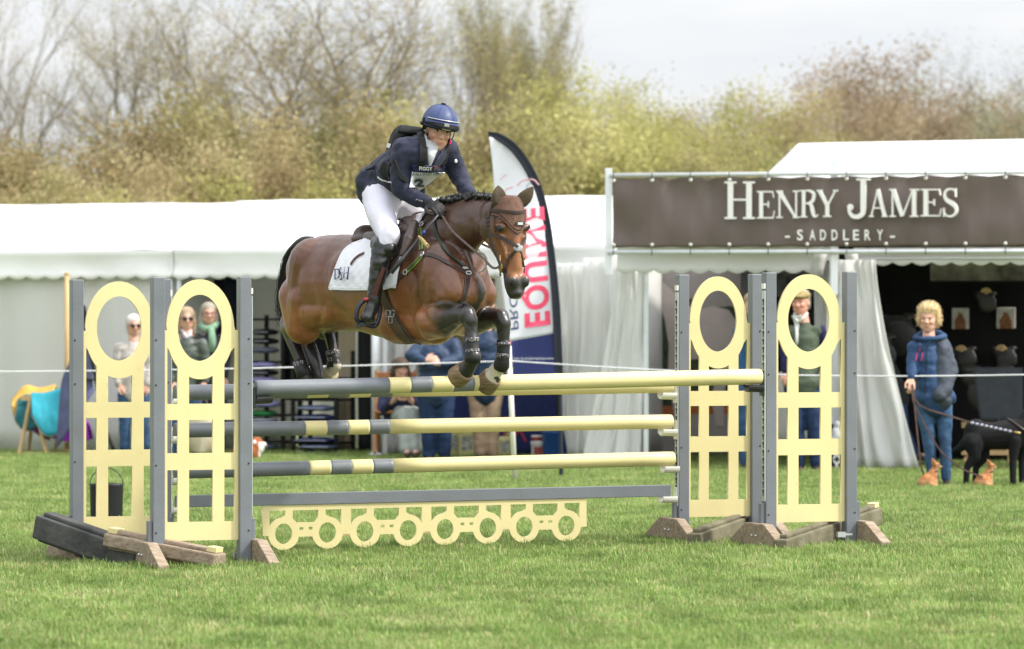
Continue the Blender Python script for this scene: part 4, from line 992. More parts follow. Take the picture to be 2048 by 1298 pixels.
# head frame
HH = R(63); hf = Vector((math.cos(HH), -math.sin(HH), 0)); hl = Vector((math.sin(HH), math.cos(HH), 0))
POLL = H(1021, 404)
hz = [(.03, .03, -.10, .06, 2), (-.01, .05, -.13, .078, 2), (-.07, .072, -.19, .098, 2.2), (-.12, .080, -.235, .106, 2.4), (-.17, .084, -.265, .108, 2.4), (-.21, .087, -.27, .103, 2.3), (-.27, .090, -.245, .092, 2.2), (-.33, .094, -.175, .078, 2.1), (-.39, .101, -.085, .067, 2.1),
      (-.45, .112, -.045, .063, 2.1), (-.50, .122, -.02, .068, 2.1), (-.545, .125, -.005, .066, 2.1), (-.585, .118, .012, .052, 2), (-.612, .10, .03, .034, 2)]
def hsec(z):
    Z = [-q[0] for q in hz]; f = lambda i: np.interp(-z, Z, [q[i] for q in hz]); return f(1), f(2), f(3), f(4)
def HP(x, y, z): return POLL + hf * x + hl * y + UP * z
def head_surf(th, z, off=0.0):
    """th = 0 at the face front, positive to the horse's left"""
    xf, xb, hw, e = hsec(z); cx = (xf + xb) / 2; hx = (xf - xb) / 2; c, s = math.cos(th), math.sin(th)
    nx = math.copysign(abs(c) ** (2 / e), c); ny = math.copysign(abs(s) ** (2 / e), s)
    taper = 1 - .30 * max(0, nx) ** 2 - .25 * max(0, -nx) ** 1.5
    return HP(cx + (hx + off) * nx, (hw + off) * ny * taper, z)
def head_prims(b):
    rings = []
    for z, xf, xb, hw, e in hz: rings.append([head_surf(2 * PI * k / 32, z) for k in range(32)])
    b.ring_loft(rings)
    for s in (-1, 1):
        b.ell(HP(.036, .078 * s, -.165), (.034, .026, .026)); b.ell(HP(.030, .080 * s, -.148), (.045, .024, .016))       # eye socket, brow
        b.cap(HP(.03, .080 * s, -.22), .016, HP(.07, .060 * s, -.36), .012)                                # facial crest
        b.ell(HP(.108, .042 * s, -.50), (.034, .030, .042)); b.ell(HP(-.10, .062 * s, -.17), (.10, .035, .11))
    b.cap(HP(.058, 0, -.15), .032, HP(.080, 0, -.42), .034); b.ell(HP(.09, 0, -.575), (.040, .045, .036)); b.ell(HP(.035, 0, -.575), (.035, .036, .03))
    b.cap(HP(-.10, 0, -.03), .085, H(990, 428), .10)                   # throat to neck
    b.cap(HP(-.13, 0, -.10), .075, H(975, 450), .10)
BAY = np.array((0.105, 0.036, 0.0145)); DK = np.array((0.060, 0.026, 0.016)); BLK = np.array((0.012, 0.010, 0.010)); TAN = np.array((.215, .079, .022)); WHT = np.array((.62, .56, .46)); HOR = np.array((0.17, 0.115, 0.06))
def mix(a, b, t): t = sm(t); return a * (1 - t) + b * t
def proj(p): return CX + p.x / p.y * F, HY - (p.z - CH) / p.y * F
def segd(x, y, a, b):
    ax, ay = a; bx, by = b; t = max(0, min(1, ((x - ax) * (bx - ax) + (y - ay) * (by - ay)) / ((bx - ax) ** 2 + (by - ay) ** 2))); return math.hypot(x - ax - t * (bx - ax), y - ay - t * (by - ay)), t
def coat(p):
    """coat colour from the place on the horse (its own frame): bay with black points, one white pastern in front"""
    d = p - Vector((HX0, HY0, 0)); s = d.dot(FW); l = d.dot(LF); z = p.z; n1 = noise.noise(p * 5) * .5 + .5; n2 = noise.noise(p * 18)
    lo = sm((1.98 - z) / .5); c = mix(BAY, TAN, .15 * n1 + lo * (.2 + .5 * n1)); c = mix(c, DK, (z - 1.78) / .45 * .8)
    c = mix(c, DK, sm((s - .05) / .2) * sm((z - 1.85) / .15) * .75)
    c = mix(c, TAN, .8 * sm((1.66 - z) / .1))
    # forelegs
    for side, kn in ((-1, H(934, 630, -.22)), (1, H(1001, 636, .14))):
        dd = (p - kn); lf = dd.dot(FW)
        if s > .18 and (l < -.09 if side < 0 else l > .04) and z < 1.64 and p.y < 27.2:
            t = (lf + .36) / .26 + .25 * n2
            c = mix(c, BLK * 1.25, min(t, (kn.z + .13 - z) / .08 + .5 * n2))
            if z < kn.z - .05 and lf > -.2: c = BLK * 1.3
    f = H(1004, 724, .14)
    if (l > .04) and s > .45 and z < f.z + .045 + .05 * noise.noise(p * 9) and z < f.z + .05:
        c = WHT * (.9 + .2 * n1)
        if n2 > .45: c = BLK * 3
    if l < -.05 and s > .3 and z < H(947, 714, -.22).z - .02: c = BLK * 1.2
    # hind legs
    if s < -.75 and z < 1.40 and not (z > 1.345 and l < -.075 and s > -1.12): 
        c = mix(c, BLK * 1.2, (1.43 - z) / .06)
    if s < -1.17 and z < 1.62: c = mix(c, BLK * 1.5 + np.array((.02, .004, 0)), (1.62 - z) / .1)
    if s < -.75 and l > .0 and z < 1.50: c = BLK * 1.3
    if s < -.8 and l > .03 and z < H(672, 732, .1).z + .015: c = WHT * .75
    return c
def head_coat(p):
    d = p - POLL; x, y, z = d.dot(hf), d.dot(hl), d.z
    c = mix(BAY * .95, TAN * 1.05, (-z - .05) / .25); n = noise.noise(p * 14)
    if z < -.43: c = mix(c, BLK * 1.6, (-.455 - z + .02 * n) / .035 + (.3 if x > .10 else 0) * 0)
    if z < -.42 and x < .06: c = mix(c, BLK * 2, .8)
    for s in (-1, 1):
        e = math.hypot((y - .10 * s) / .034, (z + .170) / .026)
        if e < 1.2 and x > -.03: c = mix(BLK * 2, c, (e - .5) / .7)
    if z > -.02: c = mix(c, DK, .5)
    return c
horse = thing('horse', Vector((HX0, HY0, gz(0, 27))), 'bay horse in mid-air over the striped poles with forelegs tucked and brown ear bonnet', 'horse')
coatm = mat('horse_coat', (.1, .04, .02), .40, .5, .18, 22, attr=True, sheen=.04, coat=.22, bump=.10, bscale=55, tscale=(1, 1, .6))
_b = horse_mesh(); head_prims(_b)
_me = organic(_b, .0095, 5)
def sculpt(me, lines, nz_=()):
    n = len(me.vertices); co = np.empty(n * 3); me.vertices.foreach_get('co', co); co = co.reshape(-1, 3); no = np.empty(n * 3); me.vertices.foreach_get('normal', no); no = no.reshape(-1, 3)
    px = CX + co[:, 0] / co[:, 1] * F; py = HY - (co[:, 2] - CH) / co[:, 1] * F; vis = np.clip(-no[:, 1] * 1.6 + .1, 0, 1); d = np.zeros(n)
    for pts, dep, wd in lines:
        c = cat(pts, 6); best = np.full(n, 1e9); bt = np.zeros(n)
        for i in range(len(c) - 1):
            a, b = c[i], c[i + 1]; ab = b - a; t = np.clip(((px - a[0]) * ab[0] + (py - a[1]) * ab[1]) / (ab @ ab), 0, 1); q = np.hypot(px - a[0] - t * ab[0], py - a[1] - t * ab[1]); m = q < best; best[m] = q[m]; bt[m] = (i + t[m]) / (len(c) - 1)
        d += dep * np.exp(-(best / wd) ** 2) * np.sin(np.pi * np.clip(bt * .9 + .05, 0, 1)) ** .6
    d *= vis; 
    for i in range(n):
        p = Vector(co[i]); d[i] += .0035 * noise.noise(p * 6) + .0012 * noise.noise(p * 22)
    co += no * d[:, None]; me.vertices.foreach_set('co', co.ravel()); me.update()
sculpt(_me, [
 ([(676, 498), (655, 520), (646, 550), (652, 590), (680, 622), (715, 645)], -.016, 9), ([(690, 500), (670, 522), (662, 550), (668, 585), (694, 612)], .012, 10),
 ([(612, 520), (622, 570), (634, 625), (640, 650)], -.008, 8), ([(585, 560), (588, 610), (598, 660)], .006, 8), ([(650, 600), (640, 640), (630, 672)], -.006, 6),
 ([(836, 560), (828, 590), (832, 625), (846, 660), (860, 684)], .010, 7), ([(850, 555), (842, 590), (848, 625), (862, 655)], -.016, 7),
 ([(888, 500), (905, 530), (918, 560), (920, 600)], .008, 10), ([(905, 478), (925, 510), (936, 540), (934, 590), (930, 612)], -.016, 8), ([(868, 560), (890, 590), (912, 612)], -.008, 7),
 ([(860, 612), (880, 602), (905, 604), (925, 610)], -.012, 5), ([(852, 636), (855, 622), (866, 612), (884, 608)], .010, 4), ([(985, 500), (965, 530), (950, 556)], -.012, 7), ([(975, 560), (968, 590), (962, 612)], .008, 7),
 ([(900, 430), (935, 440), (965, 470), (985, 480)], -.006, 8), ([(890, 470), (915, 500), (940, 520)], .006, 10), ([(740, 560), (770, 600), (800, 640)], -.005, 10), ([(700, 490), (725, 500), (745, 520)], -.005, 8),
 ([(905, 622), (925, 620)], -.006, 3), ([(870, 664), (895, 650), (918, 640)], .007, 4), ([(944, 655), (946, 690)], -.006, 2.5), ([(925, 640), (940, 655)], -.005, 3), ([(985, 655), (1000, 660)], -.005, 3)])
def allcoat(p):
    d = p - POLL; x, z = d.dot(hf), d.z
    if z < .06 and x > -.16 and d.length < .72 and (d.dot(hf) > -.10 + .0 * z or z < -.14) and abs(d.dot(hl)) < .16 and (p - H(975, 450)).length > .16: return head_coat(p)
    return coat(p)
colour(_me, allcoat)
HT = tree_of(_me)
body = link('body', _me, [coatm], horse)
leather = mat('bridle_leather', (0.030, 0.016, 0.012), .42, .5, .3, 20); leather2 = mat('rein_leather', (0.055, 0.032, 0.024), .5, .5, .3, 30)
tanl = mat('girth_leather', (0.075, 0.045, 0.025), .5, .4, .3, 14); hairb = mat('black_hair', (.008, .008, .009), .5, .5, .5, 60)
# mane in plaits
def mane():
    b = MB(); line = cat([(868, 414), (882, 404), (898, 396), (920, 391), (945, 389), (970, 389), (988, 392), (1000, 396)], 6); rnd = random.Random(3)
    pts = [H(q[0], q[1] + 3, 0) for q in line]
    b.tube([p - UP * .025 for p in pts], [(.032, .05)] * len(pts), 10)
    for i in range(60):
        t = i / 59 * (len(pts) - 1.001); k = int(t); p = pts[k].lerp(pts[k + 1], t - k); sc = 1.3 if i < 25 else 1
        b.ell(p + Vector((rnd.gauss(0, .004), rnd.gauss(0, .012), rnd.uniform(-.03, .006))) - LF * rnd.uniform(0, .05), (.017 * sc, .02 * sc, .017 * sc), seg=8, rg=6)
    for i in range(160):
        t = rnd.random() * (len(pts) - 1.001) * .9; k = int(t); p = pts[k].lerp(pts[k + 1], t - k) - LF * rnd.uniform(-.02, .05); d = Vector((rnd.gauss(0, .02), rnd.gauss(0, .02), rnd.gauss(.008, .014)))
        b.tube([p, p + d * .6 + UP * .008, p + d], [.004, .003, .001], 4)
    b.build('mane', hairb, horse, True)
mane()
def tail():
    b = MB(); rnd = random.Random(5)
    sp = [H(*q) for q in cat([(624, 480, 0), (608, 481, .0), (592, 492, .0), (577, 514, .0), (569, 548, .0), (565, 590, .0), (566, 630, .0), (572, 668, .03)], 6)]
    n = len(sp); b.tube(sp, [(.026 + .010 * math.sin(PI * i / n)) * (1 - .4 * i / n) for i in range(n)], 10)
    for k in range(170):
        a = rnd.random() * 2 * PI; r = rnd.uniform(.012, .042); L = int(n * rnd.uniform(.55, 1)); off = Vector((math.cos(a) * r * .8, math.sin(a) * r, rnd.uniform(-.03, .02))); P = []
        for i in range(0, L): P.append(sp[i] + off * (.3 + 1.1 * math.sin(PI * .5 * i / n)) + Vector((-.03 * (i / n) ** 2 * rnd.random(), 0, 0)))
        b.tube(P, [.0035 * (1 - .7 * i / len(P)) for i in range(len(P))], 4)
    b.build('tail', hairb, horse, True)
tail()
# hooves
def hoof(c0, c1, r0, r1, m, roll=0):
    b = MB(); d = (c1 - c0).normalized(); u = d.cross(LF).normalized(); v = LF; v = (v - d * v.dot(d)).normalized(); L = (c1 - c0).length; rings = []
    for t, rr in ((-.05, r0 * .8), (0, r0), (.12, r0 * 1.05), (.9, r1), (1.0, r1 * .98), (1.03, r1 * .85), (1.0, r1 * .7), (.93, r1 * .4)):
        rings.append([c0 + d * L * t + u * math.cos(a) * rr * 1.08 + v * math.sin(a) * rr for a in [2 * PI * k / 20 for k in range(20)]])
    b.ring_loft(rings); return b.build('hoof', m, horse, True)
hoofm = mat('hoof_horn', (.10, .065, .035), .6, .3, .3, 12, col2=(.27, .19, .11), bump=.15, bscale=40, tscale=(1, 1, 5)); hoofd = mat('hoof_pale', (.30, .26, .16), .6, .3, .25, 20)
hoof(H(931, 741, -.22), H(913, 756, -.22), .060, .068, hoofm); hoof(H(985, 753, .14), H(969, 772, .14), .062, .072, hoofm)
hoof(H(612, 762, -.11), H(612, 788, -.11), .050, .060, hoofd); hoof(H(665, 744, .10), H(648, 757, .10), .050, .060, hoofd)
# ears in the bonnet
crochet = mat('crochet_brown', (0.17, 0.095, 0.070), .85, .2, .25, 30, bump=.9, bscale=160); earm = mat('ear_cloth', (0.07, 0.05, 0.032), .8, .2, .15, 20, sheen=.3)
def ear(base, tip, side, w=.042):
    b = MB(); d = tip - base; L = d.length; d.normalize(); outw = hl * side; fr = hf; fr = (fr - d * fr.dot(d)).normalized(); sd = d.cross(fr); rings = []
    for t, r in ((-.12, .7), (0, .85), (.15, 1.0), (.4, 1.02), (.6, .85), (.78, .6), (.92, .3), (1.0, .08)):
        c = base + d * L * t + fr * .01 * math.sin(t * 3); rg = []
        for k in range(20):
            a = 2 * PI * k / 20; x, y = math.cos(a), math.sin(a)
            dent = .55 * max(0, y) ** 2 * (1 if t > .1 else .2)
            rg.append(c + sd * x * w * r + fr * (y * (1 - dent)) * w * .62 * r)
        rings.append(rg)
    b.ring_loft(rings); return b.build('ear', earm, horse, True)
ear(HP(-.02, -.075, -.005), H(993, 371, -.07) + hf * .02, -1, .050); ear(HP(-.01, .066, -.012), POLL + hl * .145 + hf * .03 + UP * .098, 1, .046)
# bonnet
def bonnet():
    b = MB(); G = []; nu = 41; nv = 22
    for i in range(nu):
        th = R(-112 + 224 * i / (nu - 1)); front = math.cos(th * .8); low = -.062 - .108 * max(0, front) ** .8 + .004 * math.cos(th * 60)
        low = -.075 - .12 * math.exp(-(th / .75) ** 2) + .0045 * math.sin(i * PI / 1.5); row = []
        for j in range(nv):
            v = j / (nv - 1); z = .028 + (low - .028) * v; row.append(head_surf(th, z, .016))
        G.append(row)
    b.grid(G, .008); o = b.build('ear_bonnet', crochet, horse, True)
    b = MB(); b.ell(HP(-.02, 0, .022), (.07, .07, .022)); b.build('bonnet_crown', crochet, o, True)
    for e, m_, r in ((.0, crochet, .006), (.016, mat('crochet_trim', (.05, .025, .018), .8), .005)):
        P = []
        for i in range(61):
            th = R(-112 + 224 * i / 60); low = -.075 - .12 * math.exp(-(th / .75) ** 2) + e; P.append(head_surf(th, low + .003 * math.sin(i * 1.9) * (e == 0), .019))
        b = MB(); b.tube(P, r, 6); b.build('bonnet_trim', m_, o, True)
    b = MB(); q = head_surf(R(6), -.138, .024); M3 = Matrix((hl, hf, UP)).transposed(); b.box(q, (.062, .006, .022), M3); bg_ = b.build('badge', blackp, o)
    b = MB(); b.box(q + hf * .004, (.036, .004, .016), M3); b.build('badge_plate', steel, bg_)
bonnet()
# eyes and nostrils
eyem = mat('horse_eye', (.008, .005, .004), .08, .8)
for s in (-1, 1):
    b = MB(); b.ell(HP(.044, .089 * s, -.170), (.018, .010, .013)); b.build('eye', eyem, horse, True)
    b = MB(); P = [HP(.046 + .023 * math.cos(a), .101 * s, -.170 + .020 * math.sin(a)) for a in np.linspace(.1, PI - .1, 10)]; b.tube(P, .005, 6); b.build('eyelid', mat('eyelid', (.03, .015, .01), .6), horse, True)
    b = MB(); b.ell(HP(.122, .048 * s, -.505), (.014, .016, .027), Matrix.Rotation(R(25 * s), 3, hf)); b.build('nostril', mat('nostril', (.006, .005, .005), .8), horse, True)
# bridle: straps laid round the head
def hstrap(name, pts, wd=.016, off=.006, m=leather, parent=None, th=.004):
    P = [head_surf(R(q[0]), q[1], off) for q in cat(pts, 8)]; N = []
    for q in cat(pts, 8):
        N.append((head_surf(R(q[0]), q[1], .03) - head_surf(R(q[0]), q[1], 0)).normalized())
    b = MB(); b.ribbon(P, N, wd, th); return b.build(name, m, parent or bridle)
bridle = thing('bridle', POLL, 'dark leather bridle with crossed noseband on the bay horse', 'bridle')
hstrap('browband', [(-98, -.052), (-60, -.058), (0, -.068), (60, -.058), (98, -.052)], .022, .024)
hstrap('cheekpiece', [(-92, .0), (-86, -.1), (-80, -.2), (-76, -.3), (-78, -.40)], .022, .030); hstrap('cheekpiece', [(100, .0), (98, -.1), (92, -.2), (88, -.3), (85, -.40)], .019, .012)
hstrap('throat_strap', [(-104, -.03), (-125, -.12), (-150, -.22)], .014, .010)
hstrap('noseband', [(-84, -.200), (-55, -.222), (-25, -.262), (-4, -.285)], .022, .026); hstrap('noseband', [(84, -.200), (55, -.222), (25, -.262), (4, -.285)], .022, .022)
hstrap('noseband', [(-4, -.30), (-35, -.34), (-62, -.40), (-84, -.445)], .017, .018); hstrap('noseband', [(4, -.30), (35, -.34), (62, -.40), (84, -.445)], .014, .010)
b = MB(); b.ell(head_surf(0, -.29, .015), (.034, .012, .026), Matrix((hl, hf, UP)).transposed()); b.build('sheepskin_disc', mat('pale_disc', (.35, .34, .36), .8, bump=.5, bscale=80), bridle, True)
brass = mat('brass', (.45, .33, .12), .35, .5, metal=.8)
b = MB(); q = head_surf(R(-84), -.41, .022); b.tube([q + UP * .075 - hf * .0, q - UP * .06], .006, 8); b.build('bit_cheek', brass, bridle, True)
b = MB(); b.tube([q + (hf * math.cos(a) + UP * math.sin(a)) * .024 for a in np.linspace(0, 2 * PI, 20)], .004, 6); b.build('bit_ring', brass, bridle, True)
for th_, z_ in ((-86, -.10), (-84, -.125), (-82, -.15)):
    b = MB(); b.box(head_surf(R(th_), z_, .034), (.02, .024, .014), Matrix((hf, hl, UP)).transposed()); b.build('buckle', leather, bridle, bevel=.003)
# ------------------------------------------------ tack on the body
def bstrap(name, pts, wd, m, parent, off=.006, th=.004, Y=26.9):
    return strap(HT, pts, wd, th, off, 8, Y).build(name, m, parent)
plate = thing('breastplate', H(935, 540), 'leather breastplate with green elastic straps across the bay horse shoulder', 'breastplate')
grn = mat('green_elastic', (.16, .19, .05), .8, .2, .2, 30, col2=(.32, .34, .10)); grn2 = mat('green_stripe', (.04, .09, .03), .8); fleece = mat('sheepskin', (.55, .42, .20), .95, .1, .2, 40, bump=1, bscale=120)
bstrap('upper_strap', [(800, 440), (818, 446), (838, 453), (846, 449), (862, 434)], .020, leather, plate, .012)
e1 = bstrap('elastic', [(840, 455), (842, 475), (843, 500)], .030, grn, plate); bstrap('elastic_stripe', [(840, 455), (842, 475), (843, 500)], .014, grn2, e1, .011, .002)
e2 = bstrap('elastic', [(846, 512), (832, 526), (812, 545)], .032, grn, plate); bstrap('elastic_stripe', [(846, 512), (832, 526), (812, 545)], .015, grn2, e2, .011, .002)
bstrap('lower_strap', [(813, 544), (800, 556), (780, 576)], .024, leather, plate)
bstrap('chest_strap', [(846, 508), (868, 512), (892, 524), (912, 537), (932, 548)], .026, leather, plate)
bstrap('centre_strap', [(936, 548), (932, 575), (925, 606)], .036, leather, plate)
bstrap('neck_strap', [(868, 440), (874, 470), (890, 500), (912, 522), (935, 540)], .024, mat('dark_green_leather', (.03, .035, .025), .5), plate, .010)
b = MB(); l_, n_ = hit(HT, 856, 494, 26.8); fd = (at(868, 508, l_.y) - at(845, 482, l_.y)).normalized(); M3 = Matrix((fd, n_, fd.cross(n_))).transposed()
b.ell(l_ + n_ * .025, (.065, .022, .036), M3, 14, 10)
for k in range(260):
    a, c_ = random.random() * 2 * PI, random.uniform(-1, 1); q = l_ + n_ * .025 + M3 @ Vector((.063 * c_, .020 * math.sqrt(1 - c_ * c_) * math.cos(a), .035 * math.sqrt(1 - c_ * c_) * math.sin(a))); b.ell(q, (.006, .006, .006), seg=5, rg=4)
b.build('sheepskin_pad', fleece, plate, True)
for q in ((848, 510), (937, 549), (846, 450), (813, 545), (930, 540)):
    l_, n_ = hit(HT, q[0], q[1], 26.8); b = MB(); u_ = n_.cross(UP).normalized(); v_ = n_.cross(u_); b.tube([l_ + n_ * .014 + (u_ * math.cos(a) + v_ * math.sin(a)) * .016 for a in np.linspace(0, 2 * PI, 16)], .004, 6); b.build('ring', steel, plate, True)
# reins
reins = thing('reins', H(930, 480), 'brown leather reins running from the rider gloves to the bit', 'reins')
qb = head_surf(R(-84), -.41, .024)
def rein(pts, wd=.016):
    P = [Vector(p) for p in cat([tuple(p) for p in pts], 8)]; b = MB(); b.ribbon(P, [Vector((.2, -1, .2)).normalized()] * len(P), wd, .003); return b.build('rein', leather2, reins)
rein([H(885, 432, -.13), H(905, 462, -.19), H(938, 492, -.20), H(965, 515, -.18), H(985, 535, -.14), qb])
rein([H(886, 428, .05), H(930, 470, .22), H(990, 500, .22), head_surf(R(84), -.41, .024)])
mart = bstrap('martingale', [(925, 495), (933, 508), (940, 530), (945, 545)], .014, leather2, plate, .03)
b = MB(); b.ribbon([H(931, 503, -.19), H(938, 520, -.19), H(950, 550, -.18)], [Vector((0, -1, 0))] * 3, .016, .003); b.build('martingale_fork', leather2, plate)
b = MB(); c_ = H(957, 524, -.12); b.tube([c_ + Vector((math.cos(a) * .05, 0, math.sin(a) * .062)) for a in np.linspace(-.5 * PI, .6 * PI, 14)], .008, 6); b.build('martingale_ring', mat('dull_silver', (.35, .33, .30), .4, metal=.5), plate, True)
# saddle pad
pad = thing('saddle_pad', H(720, 520), 'white quilted saddle pad with navy initials under the saddle', 'saddle pad')
def quilt():
    m = mat('quilt_white', (.72, .72, .78), .75, .2, .03, 5); nt = m.node_tree; b = nt.nodes['Principled BSDF']; return m
qm = quilt()
A_ = [(726, 486), (706, 494), (690, 508), (676, 540), (668, 560), (663, 577)]; B_ = [(852, 428), (842, 444), (822, 480), (808, 512), (799, 540), (795, 576)]
pb = patch(HT, A_, B_, 42, 32, .016, .012, 27.4, sm_=4)
# quilting relief
vs = [Vector(v) for v in pb.v]; K = len(vs) // 2
for i in range(K):
    u_, v_ = i // 32, i % 32; q = .004 * abs(math.sin((u_ * .55 + v_ * .5))) * abs(math.sin((u_ * .55 - v_ * .5))); 
    nn = (vs[i] - vs[i + K]).normalized(); nn = nn if nn.y < 0 else -nn; vs[i] = vs[i] + nn * q * 1.6; vs[i + K] = vs[i + K] + nn * q * 1.6
pb.v = vs; pd = pb.build('pad_cloth', qm, pad, True); PT = tree_of(pd.data)
strap(HT, [(664, 576), (700, 577), (740, 577), (775, 575), (794, 568)], .022, .006, .022, 8, 27.3).build('pad_binding', qm, pad)
strap(HT, [(726, 486), (706, 494), (690, 508), (676, 540), (664, 576)], .018, .006, .020, 8, 27.6).build('pad_binding', qm, pad)
strap(HT, [(852, 428), (842, 444), (822, 480), (808, 512), (799, 540), (794, 568)], .022, .006, .020, 8, 27.0).build('pad_binding', qm, pad)
# initials
def serif_on(tree, items, m, name, parent, off=.004, shear=.12):
    b = MB(); k = 0
    for ch, x0, x1, yt, yb, dy in items:
        wd, P = strokes(ch); xs = [p[0] for q in P for p in q]; a, c = min(xs), max(xs)
        for poly in P:
            k += 1; pts = []
            for p in poly:
                px = x0 + (p[0] - a) / (c - a) * (x1 - x0) + shear * p[1] * (yb - yt); py = yb + dy * (p[0] - a) / (c - a) + (yt - yb) * p[1]; l, n = hit(tree, px, py, 27.5); pts.append(l + n * (off + .00015 * k))
            b.add(pts, [tuple(range(len(pts)))])
    return b.build(name, m, parent)
navym = mat('navy_thread', (.015, .02, .10), .7)
serif_on(PT, [('D', 672, 685, 539, 559, 0), ('&', 686, 695, 539, 559, 0), ('H', 696, 708, 539, 558, 0)], navym, 'initials', pad, .020, .04)
strap(HT, [(734, 512), (722, 517), (712, 527), (709, 533)], .016, .004, .032, 8, 27.4).build('loose_strap', mat('red_leather', (.10, .03, .025), .5), pad)
# girth
gir = thing('girth', H(790, 640), 'brown leather girth with buckles under the horse belly', 'girth')
bstrap('billet', [(764, 570), (772, 600), (782, 626)], .06, leather, gir, .012); 
bstrap('girth_strap', [(780, 622), (792, 650), (808, 672), (822, 683)], .09, tanl, gir, .012, .008); bstrap('girth_edge', [(790, 622), (806, 650), (828, 676), (845, 683)], .022, leather, gir, .02)
for q in ((781, 626), (789, 630), (786, 640)):
    l_, n_ = hit(HT, q[0], q[1], 26.9); u_ = n_.cross(UP).normalized(); v_ = n_.cross(u_); b = MB(); b.tube([l_ + n_ * .026 + u_ * x * .015 + v_ * y * .02 for x, y in ((-1, -1), (1, -1), (1, 1), (-1, 1), (-1, -1))], .003, 5); b.build('buckle', steel, gir)
# tendon boots
bootm = mat('boot_black', (.014, .014, .015), .5, .4, .2, 30, bump=.2, bscale=60)
sm_ = bpy.data.materials.new('patterned_strap'); sm_.use_nodes = True; nt = sm_.node_tree; bsd = nt.nodes['Principled BSDF']; vo = nt.nodes.new('ShaderNodeTexVoronoi'); vo.inputs['Scale'].default_value = 75; tc_ = nt.nodes.new('ShaderNodeTexCoord'); nt.links.new(tc_.outputs['Object'], vo.inputs[0])
rp = nt.nodes.new('ShaderNodeValToRGB'); rp.color_ramp.elements[0].position = .3; rp.color_ramp.elements[0].color = (.36, .33, .36, 1); rp.color_ramp.elements[1].position = .42; rp.color_ramp.elements[1].color = (.05, .045, .05, 1); nt.links.new(vo.outputs['Distance'], rp.inputs[0]); nt.links.new(rp.outputs[0], bsd.inputs['Base Color']); bsd.inputs['Roughness'].default_value = .7
def tendon(P, rr, straps, lab):
    t = thing('tendon_boot', P[0], lab, 'horse boot', 'patterned tendon boots on the horse legs'); b = MB(); b.tube(P, rr, 18); b.build('shell', bootm, t, True)
    for a, c in straps: b = MB(); b.tube([a, c], .047, 18); b.build('strap', sm_, t, True)
tendon([H(942, 664, -.22), H(944, 680, -.22), H(945, 700, -.22), H(946, 714, -.22), H(945, 724, -.22)], [.043, .043, .043, .055, .050], [(H(944, 675, -.22), H(944.5, 684, -.22)), (H(945, 698, -.22), H(945.5, 706, -.22))], 'patterned boot on the foreleg nearer the rider boot')
tendon([H(1007, 680, .14), H(1007, 695, .14), H(1006, 715, .14), H(1003, 730, .14), H(1000, 738, .14)], [.042, .043, .043, .054, .046], [(H(1007, 684, .14), H(1007, 692, .14)), (H(1006, 706, .14), H(1005.5, 714, .14))], 'patterned boot on the foreleg with the white pastern')
tendon([H(598, 722, -.11), H(604, 738, -.11), H(610, 756, -.11)], [.045, .048, .052], [(H(600, 725, -.11), H(603, 736, -.11)), (H(605, 741, -.11), H(608, 750, -.11))], 'patterned boot on the hind leg nearest the left')
tendon([H(663, 700, .10), H(668, 716, .10), H(668, 734, .10)], [.040, .044, .050], [(H(664, 702, .10), H(666, 711, .10)), (H(667, 716, .10), H(668, 724, .10))], 'patterned boot on the hind leg with the white pastern')
# saddle
sad = thing('saddle', H(785, 470), 'brown leather jumping saddle under the rider', 'saddle'); sadm = mat('saddle_leather', (0.060, 0.040, 0.034), .38, .5, .35, 8, bump=.15, bscale=50)
b = MB()
for px, py, l, r in ((742, 478, 0, (.11, .15, .05)), (790, 472, 0, (.18, .13, .05)), (738, 468, 0, (.05, .13, .06)), (735, 462, -.02, (.04, .10, .045)), (822, 446, 0, (.07, .09, .05)), (770, 476, 0, (.16, .11, .04))): b.ell(H(px, py, l), r, Matrix((FW, LF, UP)).transposed())
b.cap(H(760, 486, -.16), .05, H(815, 462, -.16), .05); b.cap(H(738, 476, -.12), .045, H(760, 486, -.16), .04)
me = organic(b, .010, 5); link('seat', me, [sadm], sad)
pb = patch(HT, [(748, 480), (752, 510), (768, 545), (780, 556)], [(838, 436), (826, 470), (810, 505), (798, 532)], 14, 22, .035, .014, 27.0, sm_=3); fl_ = pb.build('flap', sadm, sad, True)
b = MB(); b.chain([H(829, 448, -.20), H(818, 478, -.27), H(806, 508, -.31)], [.028, .036, .022]); b.build('knee_block', sadm, fl_, True)
# iron and leather
stl = mat('stirrup_navy', (.010, .012, .026), .3, .5); stir = thing('stirrup', H(735, 625, -.42), 'navy stirrup iron with red and blue trim around the black boot toe', 'stirrup')
sc_ = H(737, 625, -.42); cx3 = Vector((1, 0, 0)); P = []
ring = [(738, 598), (752, 600), (760, 612), (758, 635), (750, 652), (735, 650), (716, 642), (713, 630), (718, 612), (730, 600), (738, 598)]
P = [at(q[0], q[1], sc_.y - .02 + .0015 * (q[0] - 735)) for q in cat(ring, 6)]
b = MB(); b.tube(P, [(.009, .015)] * len(P), 8, cap=False); b.build('iron', stl, stir, True)
b = MB(); b.box(at(733, 647, sc_.y + .0), (.13, .10, .030), Matrix.Rotation(R(-14), 3, 'Y')); b.build('tread', blackp, stir, bevel=.004)
b = MB(); P = [at(q[0], q[1], sc_.y - .04) for q in ((728, 600), (738, 597), (748, 600), (757, 607))]; b.tube(P[:3], .010, 8); o = b.build('red_trim', mat('trim_red', (.55, .05, .07), .5), stir, True); b = MB(); b.tube([P[2], P[3]], .011, 8); b.build('blue_trim', mat('trim_blue', (.03, .06, .35), .5), stir, True)
